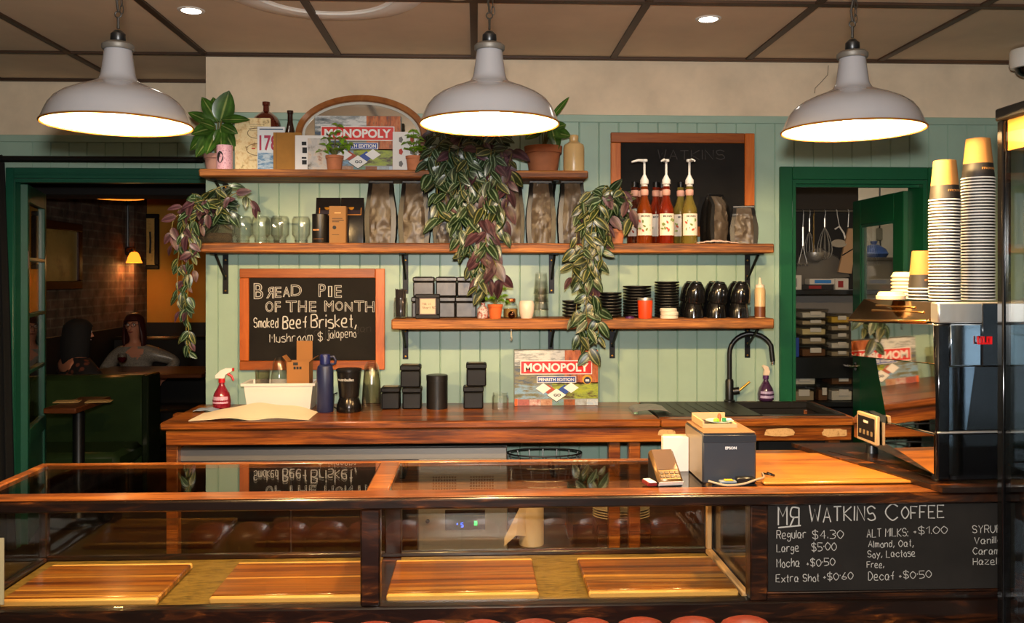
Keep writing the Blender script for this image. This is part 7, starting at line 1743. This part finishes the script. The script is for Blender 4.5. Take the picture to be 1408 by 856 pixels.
b = B(); b.lathe([(0, 0), (.05, 0), (.05, .008), (0, .008)], 20, M=Matrix.Translation(uA(1153, 335, -.012)) @ Matrix.Rotation(1.25, 4, 'X') @ Matrix.Diagonal((1, .55, 1, 1))); b.tube([uA(1160, 334), uA(1156, 335, -.012)], .005, 6); b.build('blade_head', steel, t)
t = thing('mandoline', 'beige mandoline slicer hanging at right of the kitchen rail', 'slicer', (0, 0, 0), 0, 'utensils hanging in the kitchen'); b = B(); p = hookp(b, 1166); b.tube([p, uA(1166, 312)], .003, 6); b.build('hang_loop', steel, t)
b = B(); c4 = [uA(1165, 314), uA(1178, 314), uA(1169, 376), uA(1151, 374)]; b.prism([(p.x, p.z) for p in c4], 'y', UY - .02, UY); b.build('board', M('beige_plastic', '#b08c68', .5), t, ang=0)
b = B(); a, c = uA(1158, 351, -.021), uA(1176, 340, -.021); b.tube([a, c], .004, 6); b.build('blade', iron, t)
# boxes on the first rack shelf
def kbox(name, label, cat, x0, x1, y0, Y, d, z, mt, face=None):
    t = thing(name, label, cat, ((PX(x0, Y) + PX(x1, Y)) / 2, Y, z), 0); w_ = (x1 - x0) * MPP(x0, Y); h = PZ(x0, y0, Y) - z
    B().box(-w_ / 2, w_ / 2, 0, d, 0, h, .002).build('carton', mt, t)
    b = B(); b.box(-w_ * .3, w_ * (.36 if name == 'foil_box' else .1), -.0008, -.0001, h * .2, h * .78); b.build('printed_label', face or M('grey_ink', '#8a8680', .8), t, ang=0); return t, w_, h
kbox('white_box', 'white box at left end of the kitchen rack shelf', 'box', 1086, 1102.5, 378, RY - .26, .10, zs1, M('white_card', '#c8c0b4', .7))
t, w_, h = kbox('tray_box', 'flat black and red box under the blue foil box', 'box', 1103, 1147, 391, RY - .27, .12, zs1, M('black_card', '#14100f', .6), M('red_label', '#8a1c1c', .6)); zz = zs1 + h
kbox('foil_box', 'long blue and white foil box on the kitchen shelf', 'box', 1113, 1148, 383, RY - .265, .08, zz + .0003, M('white_card'), M('blue_label', '#2c78c0', .6))
kbox('logo_box', 'small white box with round red mark beside the foil box', 'box', 1148.5, 1167, 382.5, RY - .275, .09, zs1, M('white_card'), M('red_label'))
t = thing('baking_tray', 'grey metal tray leaning behind the ladle', 'tray', (0, 0, 0)); b = B(); b.add([AT(1088, 372, RY - .14), AT(1152, 372, RY - .14), AT(1150, 352, RY - .06), AT(1125, 340, RY - .03), AT(1088, 372, RY - .13)], [(0, 1, 2, 3)])
b = B(); pts = [AT(1090, 397, RY - .012), AT(1168, 380, RY - .012), AT(1152, 354, RY - .012), AT(1126, 340, RY - .012), AT(1098, 352, RY - .012)]; pts[0].z = max(pts[0].z, zs1 + .001); b.prism([(p.x, p.z) for p in pts], 'y', RY - .016, RY - .008); b.build('sheet', M('grey_tray', '#6f6a62', .4, metal=.5), t, ang=0)
b = B(); b.tube([Vector((p.x, RY - .017, p.z)) for p in pts], .004, 6, closed=True); b.build('rolled_edge', steel_d, t)
# food tubs
def ktub(label, x0, x1, y0, y1, Y, z, fill, lidm=None, d=.2, grp='plastic food tubs on the kitchen rack'):
    t = thing('food_tub', label, 'food container', ((PX(x0, Y) + PX(x1, Y)) / 2, Y, z), 0, grp); w_ = (x1 - x0) * MPP(x0, Y); h = (y1 - y0) * MPP(x0, Y)
    b = B(); lo = [[(-w_ / 2 * q, d * (1 - q) / 2, zq), (w_ / 2 * q, d * (1 - q) / 2, zq), (w_ / 2 * q, d - d * (1 - q) / 2, zq), (-w_ / 2 * q, d - d * (1 - q) / 2, zq)] for q, zq in ((.88, 0), (.97, h * .90), (1.0, h * .905), (1.0, h * .94))]
    vs_ = [p for l in lo for p in l]; b.add(vs_, [(0, 1, 2, 3)] + [(i * 4 + j, i * 4 + (j + 1) % 4, i * 4 + 4 + (j + 1) % 4, i * 4 + 4 + j) for i in range(3) for j in range(4)]); b.build('tub', g_tub, t, ang=25)
    B().box(-w_ / 2 * .85, w_ / 2 * .85, d * .1, d * .9, .003, h * .62, .004).build('food', fill, t)
    b = B(); b.box(-w_ / 2 * 1.0, w_ / 2 * 1.0, -.002, d + .002, h * .945, h, .002); b.build('lid', lidm or g_tub, t)
    if d < .2 or grp: 
        b = B(); b.box(-w_ * .18, w_ * .22, -.0008, .0045, h * .35, h * .75); b.build('paper_label', M('tub_label', '#bdb5a4', .8), t, ang=0)
    return h
FY = RY - .27
fills = [M('brown_food', '#6a4424', .8), M('beige_food', '#a8987a', .8), M('cream_food', '#d8c890', .8, var=.1), M('pale_food', '#b8a888', .8), M('white_food', '#d8d4c4', .8)]
z = zs2; nm = ['lowest', 'second lowest', 'middle', 'second highest', 'topmost']
for i, (a, c) in enumerate(((472, 489), (458, 471), (444, 458), (434, 444), (421, 434))): z += ktub('milky food tub, %s in the left pile on the middle rack shelf' % nm[i], 1102, 1140, a + .3, c, FY, z + (.0003 if i else 0), fills[i]) + .0003
z = zs2; f2 = [fills[1], fills[4], M('grey_food', '#8a8474', .8), fills[3], M('yellow_food', '#d8b03c', .7)]
for i, (a, c) in enumerate(((478, 489), (464, 477), (452, 464), (441, 452), (427, 441))): z += ktub('milky food tub, %s in the right pile on the middle rack shelf' % nm[i], 1143, 1172, a + .3, c, FY, z + (.0003 if i else 0), f2[i]) + .0003
z = zs3
h = ktub('milky food tub, lower of the left pair on the lowest rack shelf', 1086, 1124, 523, 545, FY, z, fills[1]); ktub('milky food tub, upper of the left pair on the lowest rack shelf', 1086, 1126, 506, 522, FY, z + h + .0006, fills[4])
ktub('milky food tub between the two pairs on the lowest rack shelf', 1126, 1141, 520, 545, FY, z, fills[0])
h = ktub('milky food tub, lower of the right pair on the lowest rack shelf', 1143, 1176, 526, 548, FY, z, fills[4]); ktub('milky food tub, upper of the right pair on the lowest rack shelf', 1143, 1176, 510, 525, FY, z + h + .0006, fills[0])
kbox('blue_bag', 'blue and brown packet left of the milky tubs', 'packet', 1084, 1099, 464, FY, .15, zs2, M('blue_pack', '#1c3a8a', .5), M('brown_label', '#8a5a34', .6))
# kitchen seen through the door glass
t = thing('kitchen_bench', 'steel kitchen bench against the cream wall, seen through door glass', 'bench', (0, 0, 0)); ky = KY - .6; ka, kb = 2.75, 4.1
B().box(ka, kb, ky, KY - .002, .86, .90, .004).build('bench_top', steel, t)
for x in (ka + .03, kb - .07): B().box(x, x + .04, ky + .03, ky + .07, 0, .8595).build('leg', steel, t, ang=0)
for x in (ka + .03, kb - .07): B().box(x, x + .04, KY - .08, KY - .04, 0, .8595).build('leg', steel, t, ang=0)
t = thing('kitchen_shelf', 'steel wall shelf seen through the kitchen door glass', 'shelf', (0, 0, 0)); zk = PZ(1212, 354, KY - .2)
B().box(2.9, 3.55, KY - .32, KY - .001, zk - .025, zk, .003).build('shelf_board', steel_d, t)
for x in (3.0, 3.45): b = B(); b.prism([(KY - .30, zk - .0255), (KY - .001, zk - .0255), (KY - .001, zk - .22)], 'x', x - .008, x + .008); b.build('support', steel_d, t, ang=0)
t = thing('blue_bag', 'blue plastic bag on the steel shelf behind the door glass', 'bag', (PX(1203, KY - .2), KY - .18, zk)); B().lathe([(0, 0), (.09, 0), (.11, .03), (.09, .07), (.04, .10), (0, .105)], 16).build('bag', M('blue_film', '#3a5a9a', .4, var=.4, vs_=20), t); B().lathe([(0, .106), (.02, .106), (.03, .13), (0, .135)], 10).build('knot', M('blue_film'), t)
t = thing('steamer', 'steel and grey appliance on the bench behind the door glass', 'appliance', (PX(1226, KY - .3), KY - .32, .9)); B().box(-.10, .16, -.12, .14, 0, .42, .02).build('body', steel_d, t); B().box(-.07, .13, -.1212, -.1202, .05, .36, .0003).build('door', steel, t); B().tube([(-.08, -.12, .08), (-.08, -.145, .08), (-.08, -.145, .33), (-.08, -.12, .33)], .007, 8).build('handle', steel, t)
t = thing('steel_pot', 'small steel pot on the bench behind the door glass', 'pot', (PX(1201, KY - .35), KY - .35, .9)); B().lathe([(0, 0), (.085, 0), (.09, .01), (.09, .18), (.087, .18), (.085, .012), (0, .012)], 24).build('body', steel, t); B().tube([(.089, 0, .15), (.12, 0, .15), (.12, 0, .12), (.089, 0, .12)], .006, 8).build('handle', steel, t)
t = thing('pull_switch', 'grey pull switch hanging on black cord beyond the door glass', 'switch', (PX(1209, KY - .01), KY - .021, PZ(1209, 322, KY))); B().box(-.025, .025, -.001, .02, -.05, .05, .006).build('switch_box', M('grey_switch', '#8a8470', .5), t); B().tube([(0, .006, .05), (.003, .006, .2), (0, .006, 2.598 - PZ(1209, 322, KY))], .006, 6).build('cord', blk_pl, t); B().tube([(.005, .006, -.05), (.01, .006, -.12), (.02, .006, -.2)], .006, 6).build('pull_cord', blk_pl, t)
kl = thing('kitchen_light', 'fluorescent strip light on the kitchen ceiling', 'ceiling light', (2.9, 5.9, 2.6)); B().box(-.6, .6, -.06, .06, -.05, -.0005, .01).build('housing', white_pl, kl); b = B(); b.tube([(-.55, 0, -.068), (.55, 0, -.068)], .016, 12); b.build('tube', EMIT('fluorescent', '#fff4e0', 6), kl)
lamp('kitchen_tube_light', 'POINT', (0, 0, -.12), 17, (1, .93, .82), .15, parent=kl)
# a few distant reflections: room behind the camera
struct(B().box(-3.3, XR, -1.299, -1.28, 0, .12, .004).build('baseboard_front', dark_w))
